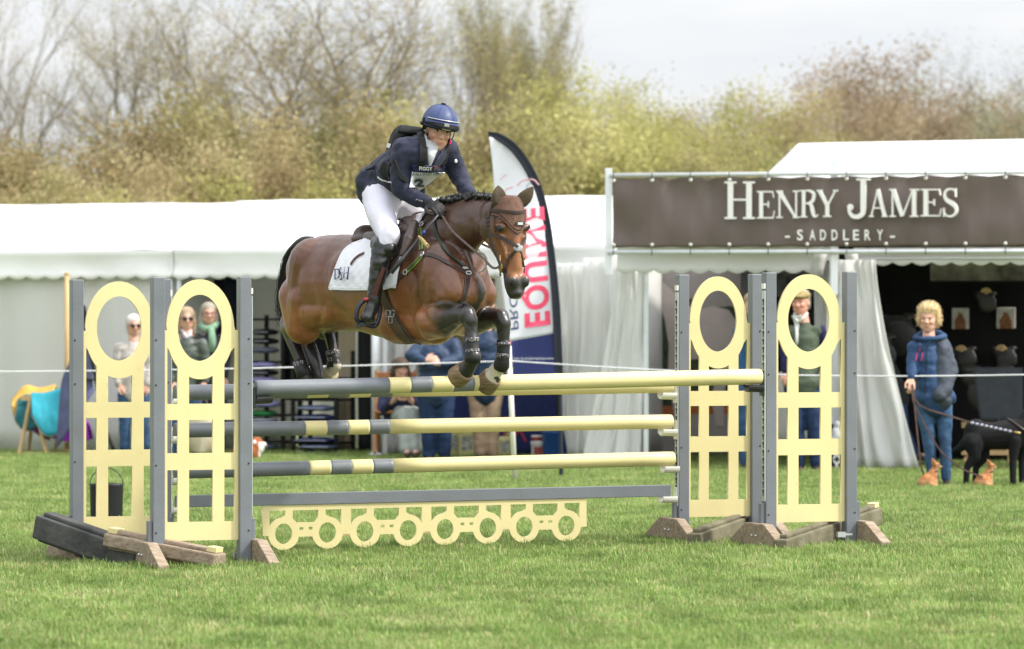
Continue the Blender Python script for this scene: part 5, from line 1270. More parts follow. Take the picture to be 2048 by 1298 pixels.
b = MB(); Q = [H(768, 535, -.40), H(757, 565, -.42), H(747, 598, -.43)]; b.ribbon(Q, [Vector((.2, -1, 0))] * 3, [.024, .028, .034], .003); b.build('stirrup_leather', mat('red_leather', (.10, .03, .025), .5), stir)
# ================================================================== people
skinm = mat('skin', (.5, .3, .2), .5, .4, .06, 12, attr=True); 
SK = np.array((.56, .30, .20))
def head_frame(yaw, pitch=0, roll=0):
    """yaw: direction the face looks, degrees from facing the camera, positive to the right of the picture"""
    f = Vector((math.sin(R(yaw)), -math.cos(R(yaw)), 0)); l = Vector((math.cos(R(yaw)), math.sin(R(yaw)), 0))      # l = picture right when yaw = 0
    M = Matrix((f, l, UP)).transposed(); M = Matrix.Rotation(R(pitch), 3, l) @ M; f2 = M @ Vector((1, 0, 0)); M = Matrix.Rotation(R(roll), 3, f2) @ M
    return M
def head_prims_h(b, c, M, s=1.0):
    def P(x, y, z): return c + M @ Vector((x, y, z)) * s
    def E(x, y, z, rx, ry, rz): b.ell(P(x, y, z), (rx * s, ry * s, rz * s), M, 16, 10)
    E(-.015, 0, .030, .098, .078, .090); E(.020, 0, -.015, .070, .066, .080); E(.035, 0, -.055, .052, .052, .055); E(.052, 0, -.092, .026, .028, .022)
    b.cap(P(.00, .050, -.06), .024 * s, P(.050, .015, -.092), .018 * s, 10); b.cap(P(.00, -.050, -.06), .024 * s, P(.050, -.015, -.092), .018 * s, 10)
    E(.083, 0, .022, .014, .040, .012)
    for q in (-1, 1): E(.064, .034 * q, -.022, .026, .024, .022); E(-.005, .078 * q, -.01, .014, .009, .028)
    b.cap(P(.088, 0, .008), .008 * s, P(.108, 0, -.026), .012 * s, 10); E(.100, .011, -.031, .010, .008, .007); E(.100, -.011, -.031, .010, .008, .007)
    E(.084, 0, -.054, .012, .022, .006); E(.083, 0, -.064, .012, .019, .007)
def head_colour(c, M, s, tone, grey=0):
    Mi = M.inverted()
    def fn(p):
        q = Mi @ (p - c) / s; x, y, z = q; col = tone * (1 + .05 * noise.noise(p * 60))
        if x > .05:
            if abs(z + .059) < .0075 and abs(y) < .024: return tone * np.array((.92, .68, .66))
            if abs(z + .059) < .002 and abs(y) < .024: return tone * .6
            for k in (-1, 1):
                if math.hypot((y - .043 * k) / .028, (z + .028) / .022) < 1: col = tone * np.array((1.01, .90, .87))
                if abs(z - .026 - .1 * (abs(y) - .03) * -1) < .005 and .014 < abs(y) < .052: return tone * np.array((.62, .54, .48))
        return col
    return fn
eyew = mat('eye_white', (.55, .50, .46), .3); iris = mat('iris', (.03, .03, .035), .15, .7)
def face_bits(o, c, M, s=1.0, glasses=None):
    for q in (-1, 1):
        b = MB(); b.ell(c + M @ Vector((.074, .031 * q, .006)) * s, (.011 * s, .0135 * s, .0062 * s), M, 10, 8); e = b.build('eye', eyew, o, True)
        b = MB(); b.ell(c + M @ Vector((.082, .031 * q, .006)) * s, (.005 * s, .0062 * s, .0058 * s), M, 8, 6); b.build('iris', iris, e, True)
        b = MB(); b.tube([c + M @ Vector((.080 + .006 * math.sin(PI * t), (.031 + .017 * (t * 2 - 1)) * q, .006 + .0085 * math.sin(PI * t))) * s for t in np.linspace(0, 1, 7)], .0022 * s, 5); b.build('eyelid', mat('lash', (.08, .04, .03), .7), e, True)
    if glasses:
        g = None
        for q in (-1, 1):
            b = MB(); b.ell(c + M @ Vector((.094, .033 * q, .003)) * s, (.006 * s, .030 * s, .024 * s), M, 14, 8)
            if glasses == 'dark': b.build('lens', mat('dark_lens', (.02, .015, .012), .15, .6), o, True)
            else: 
                b = MB(); b.tube([c + M @ Vector((.095, (.033 + .024 * math.cos(a)) * q, .003 + .018 * math.sin(a))) * s for a in np.linspace(0, 2 * PI, 16)], .0022 * s, 5); b.build('lens_rim', mat('dark_rim', (.12, .03, .05), .4), o, True)
            b = MB(); b.tube([c + M @ Vector((.092, .056 * q, .008)) * s, c + M @ Vector((.0, .080 * q, .008)) * s], .003 * s, 5); b.build('glasses_arm', mat('dark_frame', (.04, .03, .03), .4), o, True)
        b = MB(); b.tube([c + M @ Vector((.098, -.010, .006)) * s, c + M @ Vector((.098, .010, .006)) * s], .003 * s, 5); b.build('glasses_bridge', mat('dark_frame', (.04, .03, .03), .4), o, True)
def hand(b, wr, d, nrm, s=1.0, curl=.9, side=1):
    """palm and five bent fingers; d = direction of the hand, nrm = back of the hand"""
    d = Vector(d).normalized(); nrm = Vector(nrm); nrm = (nrm - d * nrm.dot(d)).normalized(); a = d.cross(nrm) * side; M = Matrix((d, a, nrm)).transposed()
    b.ell(wr + d * .045 * s, (.050 * s, .040 * s, .017 * s), M, 14, 8); b.cap(wr - d * .01, .024 * s, wr + d * .03 * s, .026 * s, 10)
    for i, (o, L, r) in enumerate(((-.030, .072, .0092), (-.010, .082, .0096), (.010, .078, .0094), (.029, .062, .0086))):
        p = wr + d * .078 * s + a * o * s; ang = 0
        for k, f in enumerate((.45, .32, .25)):
            ang += curl * (.55 if k == 0 else .8) * (1 + .05 * i); q = p + (d * math.cos(ang) - nrm * math.sin(ang)) * L * f * s; b.cap(p, r * s * (1 - .06 * k), q, r * s * (.94 - .06 * k), 8); p = q
    p = wr + d * .025 * s - a * .034 * s
    for k, (t, L) in enumerate(((.2, .034), (.9, .03), (1.3, .024))):
        q = p + (d * .75 + a * (-.55 + .5 * k * curl) - nrm * .35 * t * curl).normalized() * L * s; b.cap(p, .0115 * s - .001 * k, q, .0105 * s - .001 * k, 8); p = q
def cloth(prims, name, m, parent, vox=.010, it=3, wr=.006, wf=9, seed=0):
    b = MB(); prims(b); me = organic(b, vox, it)
    n = len(me.vertices); co = np.empty(n * 3); me.vertices.foreach_get('co', co); co = co.reshape(-1, 3); no = np.empty(n * 3); me.vertices.foreach_get('normal', no); no = no.reshape(-1, 3)
    for i in range(n):
        p = Vector(co[i]); q = noise.noise(Vector((p.x * wf, p.y * wf, p.z * wf * 1.6 + seed))) + .5 * noise.noise(Vector((p.x * wf * 2.3, p.y * wf * 2.3, p.z * wf * 3 + seed)))
        co[i] += no[i] * wr * q
    me.vertices.foreach_set('co', co.ravel()); me.update(); return link(name, me, [m], parent), me
def hair_mesh(c, M, s, blobs, strands, r, name, m, parent, seed=0, length=.05, fall=(0, 0, -1), curl=.4, vox=.009):
    b = MB()
    for x, y, z, rx, ry, rz in blobs: b.ell(c + M @ Vector((x, y, z)) * s, (rx * s, ry * s, rz * s), M, 14, 10)
    me = organic(b, vox, 2); t = tree_of(me); rnd = random.Random(seed); vs = me.vertices; b2 = MB()
    for k in range(strands):
        v = vs[rnd.randrange(len(vs))]; p = v.co.copy(); n = v.normal.copy(); f = M @ Vector(fall); P = [p - n * .004]; d = (n * .5 + f * 1.0 + Vector((rnd.gauss(0, curl), rnd.gauss(0, curl), rnd.gauss(0, curl)))).normalized()
        for i in range(3): p = p + d * length * s / 3; P.append(p.copy()); d = (d + f * .4 - n * .25).normalized()
        b2.tube(P, [r, r * .9, r * .6, r * .2], 4)
    o = len(me.vertices); b3 = MB(); b3.add([v_.co for v_ in me.vertices], [tuple(p.vertices) for p in me.polygons]); b3.add(b2.v, b2.f); me2 = b3.mesh(name, True); return link(name, me2, [m], parent)
# ================================================================== rider
def rider():
    J = {'pel': H(768, 388, 0), 'chest': H(838, 320, 0), 'neck': H(866, 288, .0), 'rs': H(818, 303, -.16), 're': H(801, 375, -.21), 'rw': H(855, 406, -.13), 'ls': H(893, 302, .15), 'le': H(921, 352, .22), 'lw': H(936, 392, .12),
         'rh': H(758, 398, -.10), 'rk': H(781, 478, -.33), 'ra': H(748, 606, -.40), 'lh': H(790, 395, .10), 'lk': H(858, 452, .32), 'la': H(840, 600, .38)}
    hc = at(877, 262, 26.98); M = head_frame(16, 10, -9)
    t = thing('person', J['pel'], 'rider in navy jacket, white breeches and blue helmet crouched over the bay horse', 'rider')
    b = MB(); head_prims_h(b, hc, M, 1.05)
    b.cap(J['neck'] - UP * .02, .062, hc + M @ Vector((-.03, 0, -.05)), .055)
    b.chain([J['pel'], (J['pel'] + J['chest']) / 2, J['chest'], J['neck'] - UP * .03], [.10, .09, .085, .06])
    b.chain([J['chest'], J['rs'], H(802, 376, -.21), H(828, 397, -.15), J['rw']], [.07, .045, .028, .026, .026]); b.chain([J['chest'], J['ls'], J['le'], J['lw']], [.07, .045, .032, .026])
    b.chain([J['pel'], J['rh'], H(764, 432, -.22), J['rk'], H(766, 500, -.35), H(758, 540, -.38), J['ra']], [.11, .08, .062, .032, .036, .032, .028]); b.chain([J['pel'], J['lh'], J['lk'], J['la']], [.13, .10, .060, .042])
    dR = (H(882, 416, -.15) - J['rw']); dL = (H(936, 412, .06) - J['lw'])
    hand(b, J['rw'] + dR * .1, dR, UP + LF * -.5, .82, .9, -1); hand(b, J['lw'], dL, UP + LF * .5, 1.0, .9, 1)
    b.cap(J['ra'], .028, H(739, 632, -.44), .022); b.cap(J['la'], .042, H(850, 640, .44), .034)
    me = organic(b, .0062, 2); colour(me, head_colour(hc, M, 1.05, np.array((.58, .33, .24)))); link('body', me, [skinm], t)
    face_bits(t, hc, M, 1.05)
    hb = MB()
    # jacket
    nv = mat('jacket_navy', (0.016, 0.019, 0.040), .72, .3, .15, 8, sheen=.06, bump=.2, bscale=90)
    def jk(b):
        b.chain([H(762, 376, 0), H(785, 352, 0), H(815, 330, 0), H(845, 312, 0)], [.165, .158, .162, .145])
        b.cap(H(838, 312, -.09), .125, H(868, 306, .09), .12); b.cap(H(800, 345, -.05), .150, H(838, 335, .05), .13)
        b.chain([H(812, 303, -.15), H(804, 340, -.19), H(801, 376, -.215)], [.098, .078, .066]); b.chain([H(801, 376, -.215), H(828, 396, -.15), H(851, 405, -.135)], [.064, .056, .046])
        b.chain([H(893, 303, .14), H(906, 328, .19), H(920, 354, .22)], [.088, .072, .060]); b.chain([H(920, 354, .22), H(928, 372, .17), H(936, 388, .12)], [.060, .054, .050])
        b.chain([H(747, 366, -.06), H(775, 396, -.10)], [.12, .075]); b.cap(H(742, 360, -.05), .07, H(757, 385, -.12), .09); b.cap(H(830, 372, .08), .07, H(838, 392, .10), .045)
    jo, jm = cloth(jk, 'jacket', nv, t, .009, 3, .009, 11, 1)
    JT = tree_of(jm)
    # breeches
    br = mat('breeches_white', (.66, .64, .74), .7, .2, .03, 6, bump=.15, bscale=40)
    def bk(b):
        b.cap(H(762, 390, -.06), .125, H(775, 395, .06), .13)
        b.chain([H(762, 398, -.11), H(764, 432, -.22), H(777, 474, -.325), H(770, 505, -.34)], [.126, .098, .068, .064]); b.ell(H(781, 470, -.32), (.062, .062, .080))
        b.chain([H(785, 396, .10), H(822, 420, .20), H(856, 448, .31), H(852, 490, .34)], [.12, .10, .08, .066])
    bo, bm_ = cloth(bk, 'breeches', br, t, .010, 4, .005, 7, 4)
    # boots
    bt = mat('boot_leather', (.010, .011, .011), .32, .6, .2, 10, bump=.25, bscale=22)
    def bl_(b): 
        b.chain([H(766, 490, -.345), H(760, 525, -.375), H(752, 570, -.395), H(747, 606, -.405)], [.070, .064, .052, .046]); b.cap(H(745, 612, -.41), .047, H(736, 634, -.45), .040); b.ell(H(735, 636, -.455), (.050, .050, .036)); b.cap(H(760, 488, -.33), .066, H(778, 498, -.33), .060)
    cloth(bl_, 'boot', bt, t, .008, 3, .006, 14, 6)
    def bl2(b): b.chain([H(852, 490, .34), H(848, 540, .38), H(842, 600, .38)], [.074, .06, .048]); b.cap(H(842, 600, .38), .046, H(855, 640, .43), .040)
    cloth(bl2, 'boot', bt, t, .010, 3)
    # gloves
    gl = mat('glove_black', (.010, .010, .011), .6, .4, .2, 30, bump=.3, bscale=80)
    for wr, d, sd, nn in ((J['rw'] + dR * .1, dR, -1, UP + LF * -.5), (J['lw'], dL, 1, UP + LF * .5)):
        b = MB(); hand(b, wr, d, nn, 1.20, .9, sd); b.cap(wr - d.normalized() * .015, .034, wr + d.normalized() * .02, .033); m_ = organic(b, .0058, 2); link('glove', m_, [gl], t)
    b = MB(); b.tube([J['rw'] - dR.normalized() * .030, J['rw'] - dR.normalized() * .002], [.046, .043], 16); b.build('cuff', mat('shirt_white', (.7, .7, .7), .7), t, True)
    for px, py in ((834, 400), (839, 401.5), (844, 403)): l, n = hit(JT, px, py, 26.8); b = MB(); b.ell(l + n * .004, (.009, .009, .009), seg=8, rg=6); b.build('cuff_button', mat('button', (.05, .05, .06), .2, .8), jo, True)
    # helmet
    hm = mat('helmet_silk', (0.038, 0.058, 0.15), .45, .4, .12, 9, bump=.15, bscale=22); hb_ = mat('helmet_velvet', (.006, .006, .008), .8, .2)
    c2 = hc + M @ Vector((-.008, 0, .050)); s = 1.07; b = MB(); rings = []
    for i in range(15):
        v = i / 14; a = v * R(100); z = .112 * math.cos(a) * 1.03; rr = math.sin(a); rings.append([c2 + M @ Vector(((.128 * rr) * math.cos(k) + (.0), (.108 * rr) * math.sin(k), z)) * s for k in [2 * PI * q / 32 for q in range(32)]])
    b.ring_loft(rings); b.build('helmet', hm, t, True)
    hel = [o for o in bpy.data.objects if o.name.startswith('helmet')][-1]
    # peak: crescent over the brow
    G = []
    for i in range(25):
        a = R(-82 + 164 * i / 24); G.append([c2 + M @ Vector(((.128 + q * .050 * math.cos(a) ** .8 if math.cos(a) > 0 else .128) * math.cos(a) * (1), (.110 + .006 * q) * math.sin(a), .022 - .034 * q - .012 * (1 - math.cos(a)) * 0)) * s for q in (0, .25, .5, .75, 1)])
    b = MB(); b.grid(G, .007); b.build('peak', hb_, hel, True)
    G = [[c2 + M @ Vector(((.131 + q * .034) * math.cos(R(a)), (.111 + .005 * q) * math.sin(R(a)), .030 - .050 * q)) * s for q in (0, .5, 1)] for a in range(-70, 71, 5)]
    b = MB(); b.grid(G, .004); b.build('peak_band', mat('helmet_navy', (.012, .02, .09), .35, .5), hel, True)
    b = MB(); b.tube([c2 + M @ Vector((.135 * math.cos(R(a)), .114 * math.sin(R(a)), .026 + .006 * math.cos(R(a)))) * s for a in range(-62, 63, 4)], .0035, 6); b.build('silver_piping', mat('silver_trim', (.5, .5, .52), .3, .5, metal=.5), hel, True)
    b = MB(); b.tube([c2 + M @ Vector((.126 * math.cos(R(a)), .108 * math.sin(R(a)), -.020)) * s for a in range(0, 361, 10)], .010, 8); b.build('helmet_rim', hb_, hel, True)
    q = c2 + M @ Vector((.160, .0, .006)) * s; b = MB(); b.box(q, (.006, .032, .030), M); b.build('badge', mat('silver_trim', (.5, .5, .52), .3, .5, metal=.5), hel)
    b = MB(); b.ell(q + M @ Vector((.008, 0, -.020)) * s, (.005, .032, .009), M, 14, 8); b.build('badge', mat('silver_trim', (.5, .5, .52), .3, .5, metal=.5), hel, True)
    b = MB(); b.ell(c2 + M @ Vector((0, 0, .116)) * s, (.018, .018, .010), M); b.build('button', hb_, hel, True)
    b = MB()
    for k in range(6):
        a = R(30 + 60 * k); b.tube([c2 + M @ Vector((.1305 * math.sin(v) * math.cos(a), .1105 * math.sin(v) * math.sin(a), .1165 * math.cos(v))) * s for v in np.linspace(.1, 1.55, 12)], .0014, 4)
    b.build('seam', hm, hel, True)
    # harness, left and right, and chin strap
    for sgn in (-1, 1):
        b = MB(); P = [hc + M @ Vector(v) * 1.05 for v in ((.035, .092 * sgn, .02), (.016, .092 * sgn, -.025), (.028, .074 * sgn, -.070), (.047, .042 * sgn, -.112), (.060, 0, -.130))]; P = [Vector(p) for p in cat([tuple(p) for p in P], 5)]
        b.ribbon(P, [(p - hc).normalized() for p in P], [.016] * 8 + [.012] * (len(P) - 8), .003); b.build('chin_strap', hb_, hel)
        b = MB(); P = [hc + M @ Vector(v) * 1.05 for v in ((-.06, .080 * sgn, .02), (-.045, .084 * sgn, -.03), (-.01, .076 * sgn, -.055), (.025, .068 * sgn, -.062))]; b.ribbon(P, [(p - hc).normalized() for p in P], .030, .006); b.build('harness', hb_, hel)
    b = MB(); b.cap(hc + M @ Vector((.022, .082, -.045)) * 1.06, .007, hc + M @ Vector((.026, .078, -.062)) * 1.06, .007, 8); b.build('pink_tab', mat('pink_tab', (.6, .03, .12), .6), hel, True)
    b = MB(); b.ell(hc + M @ Vector((-.045, 0, -.02)) * 1.05, (.065, .070, .065), M); b.build('hair', mat('hair_brown', (.06, .035, .02), .6, .4, .4, 50), t, True)
    # collar, shirt and stock
    sh = mat('shirt_grey', (.42, .43, .46), .75, .2, .12, 30, bump=.5, bscale=60)
    pb = patch(JT, [(851, 279), (853, 300), (855, 318), (857, 332)], [(879, 290), (873, 302), (866, 318), (859, 333)], 8, 14, .006, .006, 26.9, bulge=.012); pb.build('shirt', sh, t, True)
    b = MB(); b.tube([hc + M @ Vector(v) for v in ((-.05, -.075, -.10), (.005, -.070, -.125), (.045, -.02, -.150), (.04, .04, -.145))], [.022, .024, .022, .018], 10); b.build('collar', sh, t, True)
    for A_, B_ in (([(838, 279), (842, 300), (848, 320), (856, 338)], [(851, 279), (852, 300), (854, 320), (858, 336)]), ([(884, 292), (878, 306), (868, 322), (859, 338)], [(895, 296), (888, 314), (876, 330), (862, 340)])):
        patch(JT, A_, B_, 5, 14, .012, .006, 26.9).build('lapel', nv, jo, True)
    # air vest: straps, back panel and tails
    vs = mat('vest_black', (.008, .008, .009), .75, .3, .2, 20)
    for pts, w_ in (([(842, 268), (845, 285), (846, 305), (844, 324), (838, 334)], .055), ([(891, 292), (891, 306), (887, 322), (880, 332)], .042), ([(790, 322), (800, 350), (812, 362)], .03)):
        strap(JT, pts, w_, .006, .012, 8, 26.9).build('vest_strap', vs, t)
    strap(JT, [(848, 266), (851, 282), (853, 296)], .014, .004, .018, 8, 26.9).build('grey_tab', mat('tab_grey', (.30, .33, .32), .6), t)
    G = []
    L0 = cat([(800, 254), (788, 266), (778, 294), (770, 320)], 5); R0 = cat([(846, 262), (822, 272), (800, 296), (774, 320)], 5)
    for a, c in zip(L0, R0): G.append([at(a[0] * (1 - v) + c[0] * v, a[1] * (1 - v) + c[1] * v, 27.22 - .10 * math.sin(PI * v * .7)) for v in (0, .25, .5, .75, 1)])
    b = MB(); b.grid(G, .03); b.build('back_protector', vs, t, True)
    G = [[at(a[0] * (1 - v) + c[0] * v, a[1] * (1 - v) + c[1] * v, 27.1 - .06 * v) for v in (0, .5, 1)] for a, c in zip(cat([(846, 258), (820, 254), (800, 252)], 4), cat([(838, 266), (818, 266), (796, 264)], 4))]
    b = MB(); b.grid(G, .02); b.build('back_protector', vs, t, True)
    G = [[at(a[0] * (1 - v) + c[0] * v, a[1] * (1 - v) + c[1] * v, 27.2) for v in (0, .5, 1)] for a, c in zip(cat([(770, 322), (755, 328), (741, 335), (730, 339)], 4), cat([(772, 332), (756, 336), (742, 340), (731, 341)], 4))]
    b = MB(); b.grid(G, .012); b.build('vest_tail', vs, t, True)
    b = MB(); b.box(at(777, 291, 27.12), (.022, .01, .028), Matrix.Rotation(R(20), 3, 'Y')); b.build('white_tag', mat('shirt_white', (.7, .7, .7), .7), t)
    patch(JT, [(768, 325), (762, 345), (775, 360)], [(784, 326), (780, 344), (782, 360)], 8, 12, .010, .008, 27.1).build('side_panel', vs, t, True)
    strap(JT, [(760, 354), (772, 360), (787, 366)], .009, .003, .02, 8, 27).build('silver_piping', mat('silver_trim', (.5, .5, .52), .3, .5, metal=.5), jo)
    # bib
    bw = mat('bib_white', (.74, .75, .80), .6, .3, .02); bn = mat('bib_navy', (.010, .014, .07), .5, .4)
    A_ = [(827, 330), (823, 345), (819, 362), (818, 376)]; B_ = [(893, 331), (890, 346), (866, 352), (838, 377)]
    m1 = patch(JT, [(826, 328), (824, 334), (822, 341)], [(893, 331), (892, 338), (890, 343)], 16, 8, .014, .005, 26.9); m1.build('bib_header', bn, t, True)
    m2 = patch(JT, [(822, 341), (820, 352), (818, 364), (818, 377)], [(890, 343), (872, 352), (852, 368), (838, 377)], 18, 14, .013, .005, 26.9); bb = m2.build('bib', bw, t, True); 
    cm = MB(); cm.add(m1.v, m1.f); cm.add(m2.v, m2.f); BT = tree_of(cm.mesh())
    def put(body, x0, x1, yb, h, m, nm, dy=0, wgt=.02):
        me = text_mesh(body, 1, 0, offset=wgt); L = max(v.co.x for v in me.vertices); b = MB(); vs_ = []
        for v in me.vertices:
            f = v.co.x / L; l, n = hit(BT, x0 + (x1 - x0) * f, yb + dy * f - v.co.y / .71 * h, 26.8); vs_.append(l + n * .004)
        b.add(vs_, [tuple(p.vertices) for p in me.polygons]); b.build(nm, m, bb)
    wl = mat('bib_ink_white', (.8, .8, .82), .5); ink = mat('bib_ink', (.03, .035, .06), .6); gi = mat('bib_number', (.10, .10, .11), .6)
    put('PIGGY', 838, 864, 339.5, 7, wl, 'bib_lettering', 1, .03); put('TV', 867, 877, 339, 7, mat('bib_rose', (.75, .25, .32), .6), 'bib_lettering', -1, .02)
    put('(AMBLE SPORT HOR', 822, 879, 351, 5.2, ink, 'bib_lettering', -1.5, .0); put('2', 829, 848, 374, 15, gi, 'bib_number', -2, .05)
    l, n = hit(JT, 911, 322, 26.8); b = MB(); b.ell(l + n * .004, (.010, .010, .013)); b.build('sleeve_badge', wl, jo, True)
    # crop
    cr_ = thing('riding_crop', H(873, 434, -.22), 'black riding crop held along the horse shoulder', 'riding crop'); b = MB(); P0, P1 = H(876, 430, -.16), H(782, 546, -.40); b.tube([P0, P0.lerp(P1, .3), P0.lerp(P1, .72), P0.lerp(P1, .73), P1], [.008, .009, .010, .014, .015], 10); b.build('shaft', blackp, cr_, True)
    b = MB(); b.tube([P0.lerp(P1, .28), P0.lerp(P1, .32)], .0105, 10); b.build('blue_ring', mat('trim_blue', (.03, .06, .35), .5), cr_, True)
rider()
# ================================================================== bystanders
SKP = np.array((.60, .34, .25))
def person(lab, Y, head, yaw, hs, sh, hip, feet, arms, top, legs, hairdef, pitch=0, roll=0, glasses=None, shoe=(.05, .035, .025), topw=1.0, legr=1.0, tone=SKP, hatf=None, extra=None, vox=.011, collar=None, coatlen=None, waist=.135, headless=False, group=None, sleeve=None):
    """head, sh (left/right in the picture), hip, feet: photo positions; arms: list of joint chains [(px,py,dy)...] ending in a hand"""
    f = [at(x, y, Y) for x, y in feet]; g0 = gz(f[0].x, Y)
    for q in f: q.z = g0 + .07
    t = thing('person', (sum(q.x for q in f) / 2, Y, g0), lab, 'person', group)
    hc = at(head[0], head[1], Y); M = head_frame(yaw, pitch, roll); S0, S1 = at(*sh[0], Y), at(*sh[1], Y); Hc = at(*hip, Y); neck = (S0 + S1) / 2 + UP * .03
    A = [[at(p[0], p[1], Y + p[2]) for p in a] for a in arms]
    b = MB(); 
    if not headless: head_prims_h(b, hc, M, hs); b.cap(neck, .060, hc + M @ Vector((-.03, 0, -.05)) * hs, .052)
    ch = (S0 + S1) / 2 - UP * .12
    b.chain([neck - UP * .02, ch, Hc], [.055, .070, .085]); kn = []
    for i, q in enumerate(f):
        hp = Hc + Vector((.085 * (-1 if i == 0 else 1), 0, -.03)); k = hp.lerp(q, .5) + Vector((0, -.03, 0)); kn.append((hp, k, q)); b.chain([Hc, hp, k, q], [.08, .070, .042, .034])
    for a in A:
        s_ = min((S0, S1), key=lambda s: (s - a[0]).length); b.chain([ch + UP * .08, s_ - UP * .02] + a[:-1] , [.05, .036] + [.028 - .003 * i for i in range(len(a) - 1)])
        hand(b, a[-2], a[-1] - a[-2], Vector((.3, -.8, .3)), 1.0, .7, 1 if a[-1].x > ch.x else -1)
    me = organic(b, vox * .8, 2)
    colour(me, head_colour(hc, M, hs, tone)); link('body', me, [skinm], t)
    if not headless: face_bits(t, hc, M, hs, glasses)
    def tp(b):
        w = (S1 - S0).length / 2; b.cap(neck - UP * .005, .064, neck - UP * .08, .10)
        b.cap(S0 - UP * .045 + Vector((.03, 0, 0)), .062 * topw, S1 - UP * .045 - Vector((.03, 0, 0)), .062 * topw); 
        for d, r in ((-.10, .115), (-.22, .125), (-.34, .13)): b.ell(ch + UP * (.08 + d) , (w * .93 * topw, r * topw, .14))
        zb = Hc.z - (coatlen or .06); b.chain([ch - UP * .1, Vector((Hc.x, Hc.y, zb + .07))], [.115 * topw, waist * topw]); b.ell(Vector((Hc.x, Hc.y, zb + .10)), (waist * 1.32 * topw, waist * topw, .11))
        for a in (A if sleeve is None else []):
            s_ = min((S0, S1), key=lambda s: (s - a[0]).length); P = [s_ - UP * .035] + a[:-1]; P[-1] = P[-1].lerp(P[-2], .12); b.chain(P, [.068 * topw, .060 * topw] + [.048] * (len(P) - 2))
    o, tm = cloth(tp, 'jacket', top, t, vox, 3, .009, 9, len(lab))
    if sleeve is not None:
        def sl(b):
            for a in A:
                s_ = min((S0, S1), key=lambda s: (s - a[0]).length); P = [s_ - UP * .035] + a[:-1]; P[-1] = P[-1].lerp(P[-2], .12); b.chain(P, [.058, .056] + [.046] * (len(P) - 2))
        cloth(sl, 'sleeves', sleeve, t, vox, 3, .007, 9, 3)
    def lg(b):
        b.ell(Hc - UP * .03, (.17 * legr, .12, .11))
        for hp, k, q in kn: b.chain([hp, k, q + UP * .02], [.098 * legr, .068 * legr, .056 * legr])
    cloth(lg, 'trousers', legs, t, vox, 3, .008, 8, 5)
    sm = mat('shoe_%d' % int(shoe[0] * 1000), shoe, .5)
    for hp, k, q in kn: b = MB(); b.cap(q - UP * .035, .036, q + Vector((.01, -.13, -.045)), .030); b.box(q + Vector((0, -.06, -.064)), (.075, .24, .016)); b.build('shoe', sm, t, True)
    if hairdef and not headless:
        blobs, n, r, m, L, fall, cu = hairdef; hair_mesh(hc, M, hs, blobs, n, r, 'hair', m, t, 3, L, fall, cu)
    if extra: extra(t, hc, M, hs, tm)
    return t, hc, M, tm, A
denim = mat('denim', (.040, .085, .165), .8, .2, .35, 7, bump=.2, bscale=60); denimd = mat('denim_dark', (.018, .035, .085), .8, .2, .3, 7); chino = mat('chino', (.40, .28, .19), .8, .2, .1, 6)
fleece_c = mat('fleece_cream', (.52, .47, .43), .9, .1, .1, 30, bump=.5, bscale=90); navyj = mat('jacket_blue', (.020, .040, .085), .6, .3, .2, 8, bump=.2, bscale=12)
hblond = mat('hair_blonde', (.66, .50, .28), .6, .3, .35, 50); hwhite = mat('hair_white', (.62, .60, .56), .6, .3, .15, 50); hash_ = mat('hair_ash', (.34, .30, .24), .6, .3, .35, 50); hmid = mat('hair_fair', (.36, .26, .17), .6, .3, .35, 50); hdark = mat('hair_dark', (.07, .045, .03), .6, .3, .35, 50)
short = [(-.03, 0, .065, .100, .088, .075), (-.06, 0, .00, .065, .082, .085)]
bob = [(-.03, 0, .062, .104, .094, .080), (-.055, 0, -.02, .070, .095, .10), (-.02, .080, -.03, .05, .026, .075), (-.02, -.080, -.03, .05, .026, .075)]
fluffy = [(-.025, 0, .080, .104, .096, .078), (-.05, 0, .0, .075, .098, .09), (-.02, .084, .015, .045, .024, .070), (-.02, -.084, .015, .045, .024, .070), (.050, .02, .096, .035, .05, .020)]
long_ = [(-.03, 0, .060, .104, .092, .080), (-.06, 0, -.06, .065, .095, .13), (-.03, .080, -.06, .045, .03, .11), (-.03, -.080, -.06, .045, .03, .11)]
# woman with the dogs
blue2 = mat('softshell_blue', (.022, .055, .13), .7, .3, .12, 6, bump=.2, bscale=14); greyj = mat('softshell_grey', (.045, .055, .075), .7, .3, .15, 6, bump=.2, bscale=14)
def lady_extra(t, hc, M, hs, tm):
    T_ = tree_of(tm)
    for k, pts in enumerate(([(1855, 690), (1852, 730), (1850, 790)],)): strap(T_, pts, .008, .003, .003, 6, 37.5).build('zip', mat('zip_black', (.01, .01, .012), .6), t)
    for pts in ([(1834, 706), (1831, 722)], [(1846, 706), (1843, 722)], [(1841, 696), (1839, 704)]): strap(T_, pts, .010, .003, .004, 4, 37.5).build('pocket_zip', mat('zip_pink', (.45, .03, .15), .6), t)
    b = MB(); b.tube([hc + Vector(v) for v in ((-.13, -.03, -.165), (-.05, -.09, -.175), (.05, -.09, -.17), (.14, -.02, -.15), (.10, .08, -.13), (-.05, .09, -.13), (-.13, -.03, -.165))], [.022, .020, .020, .028, .038, .038, .022], 10); b.build('hood', blue2, t, True)
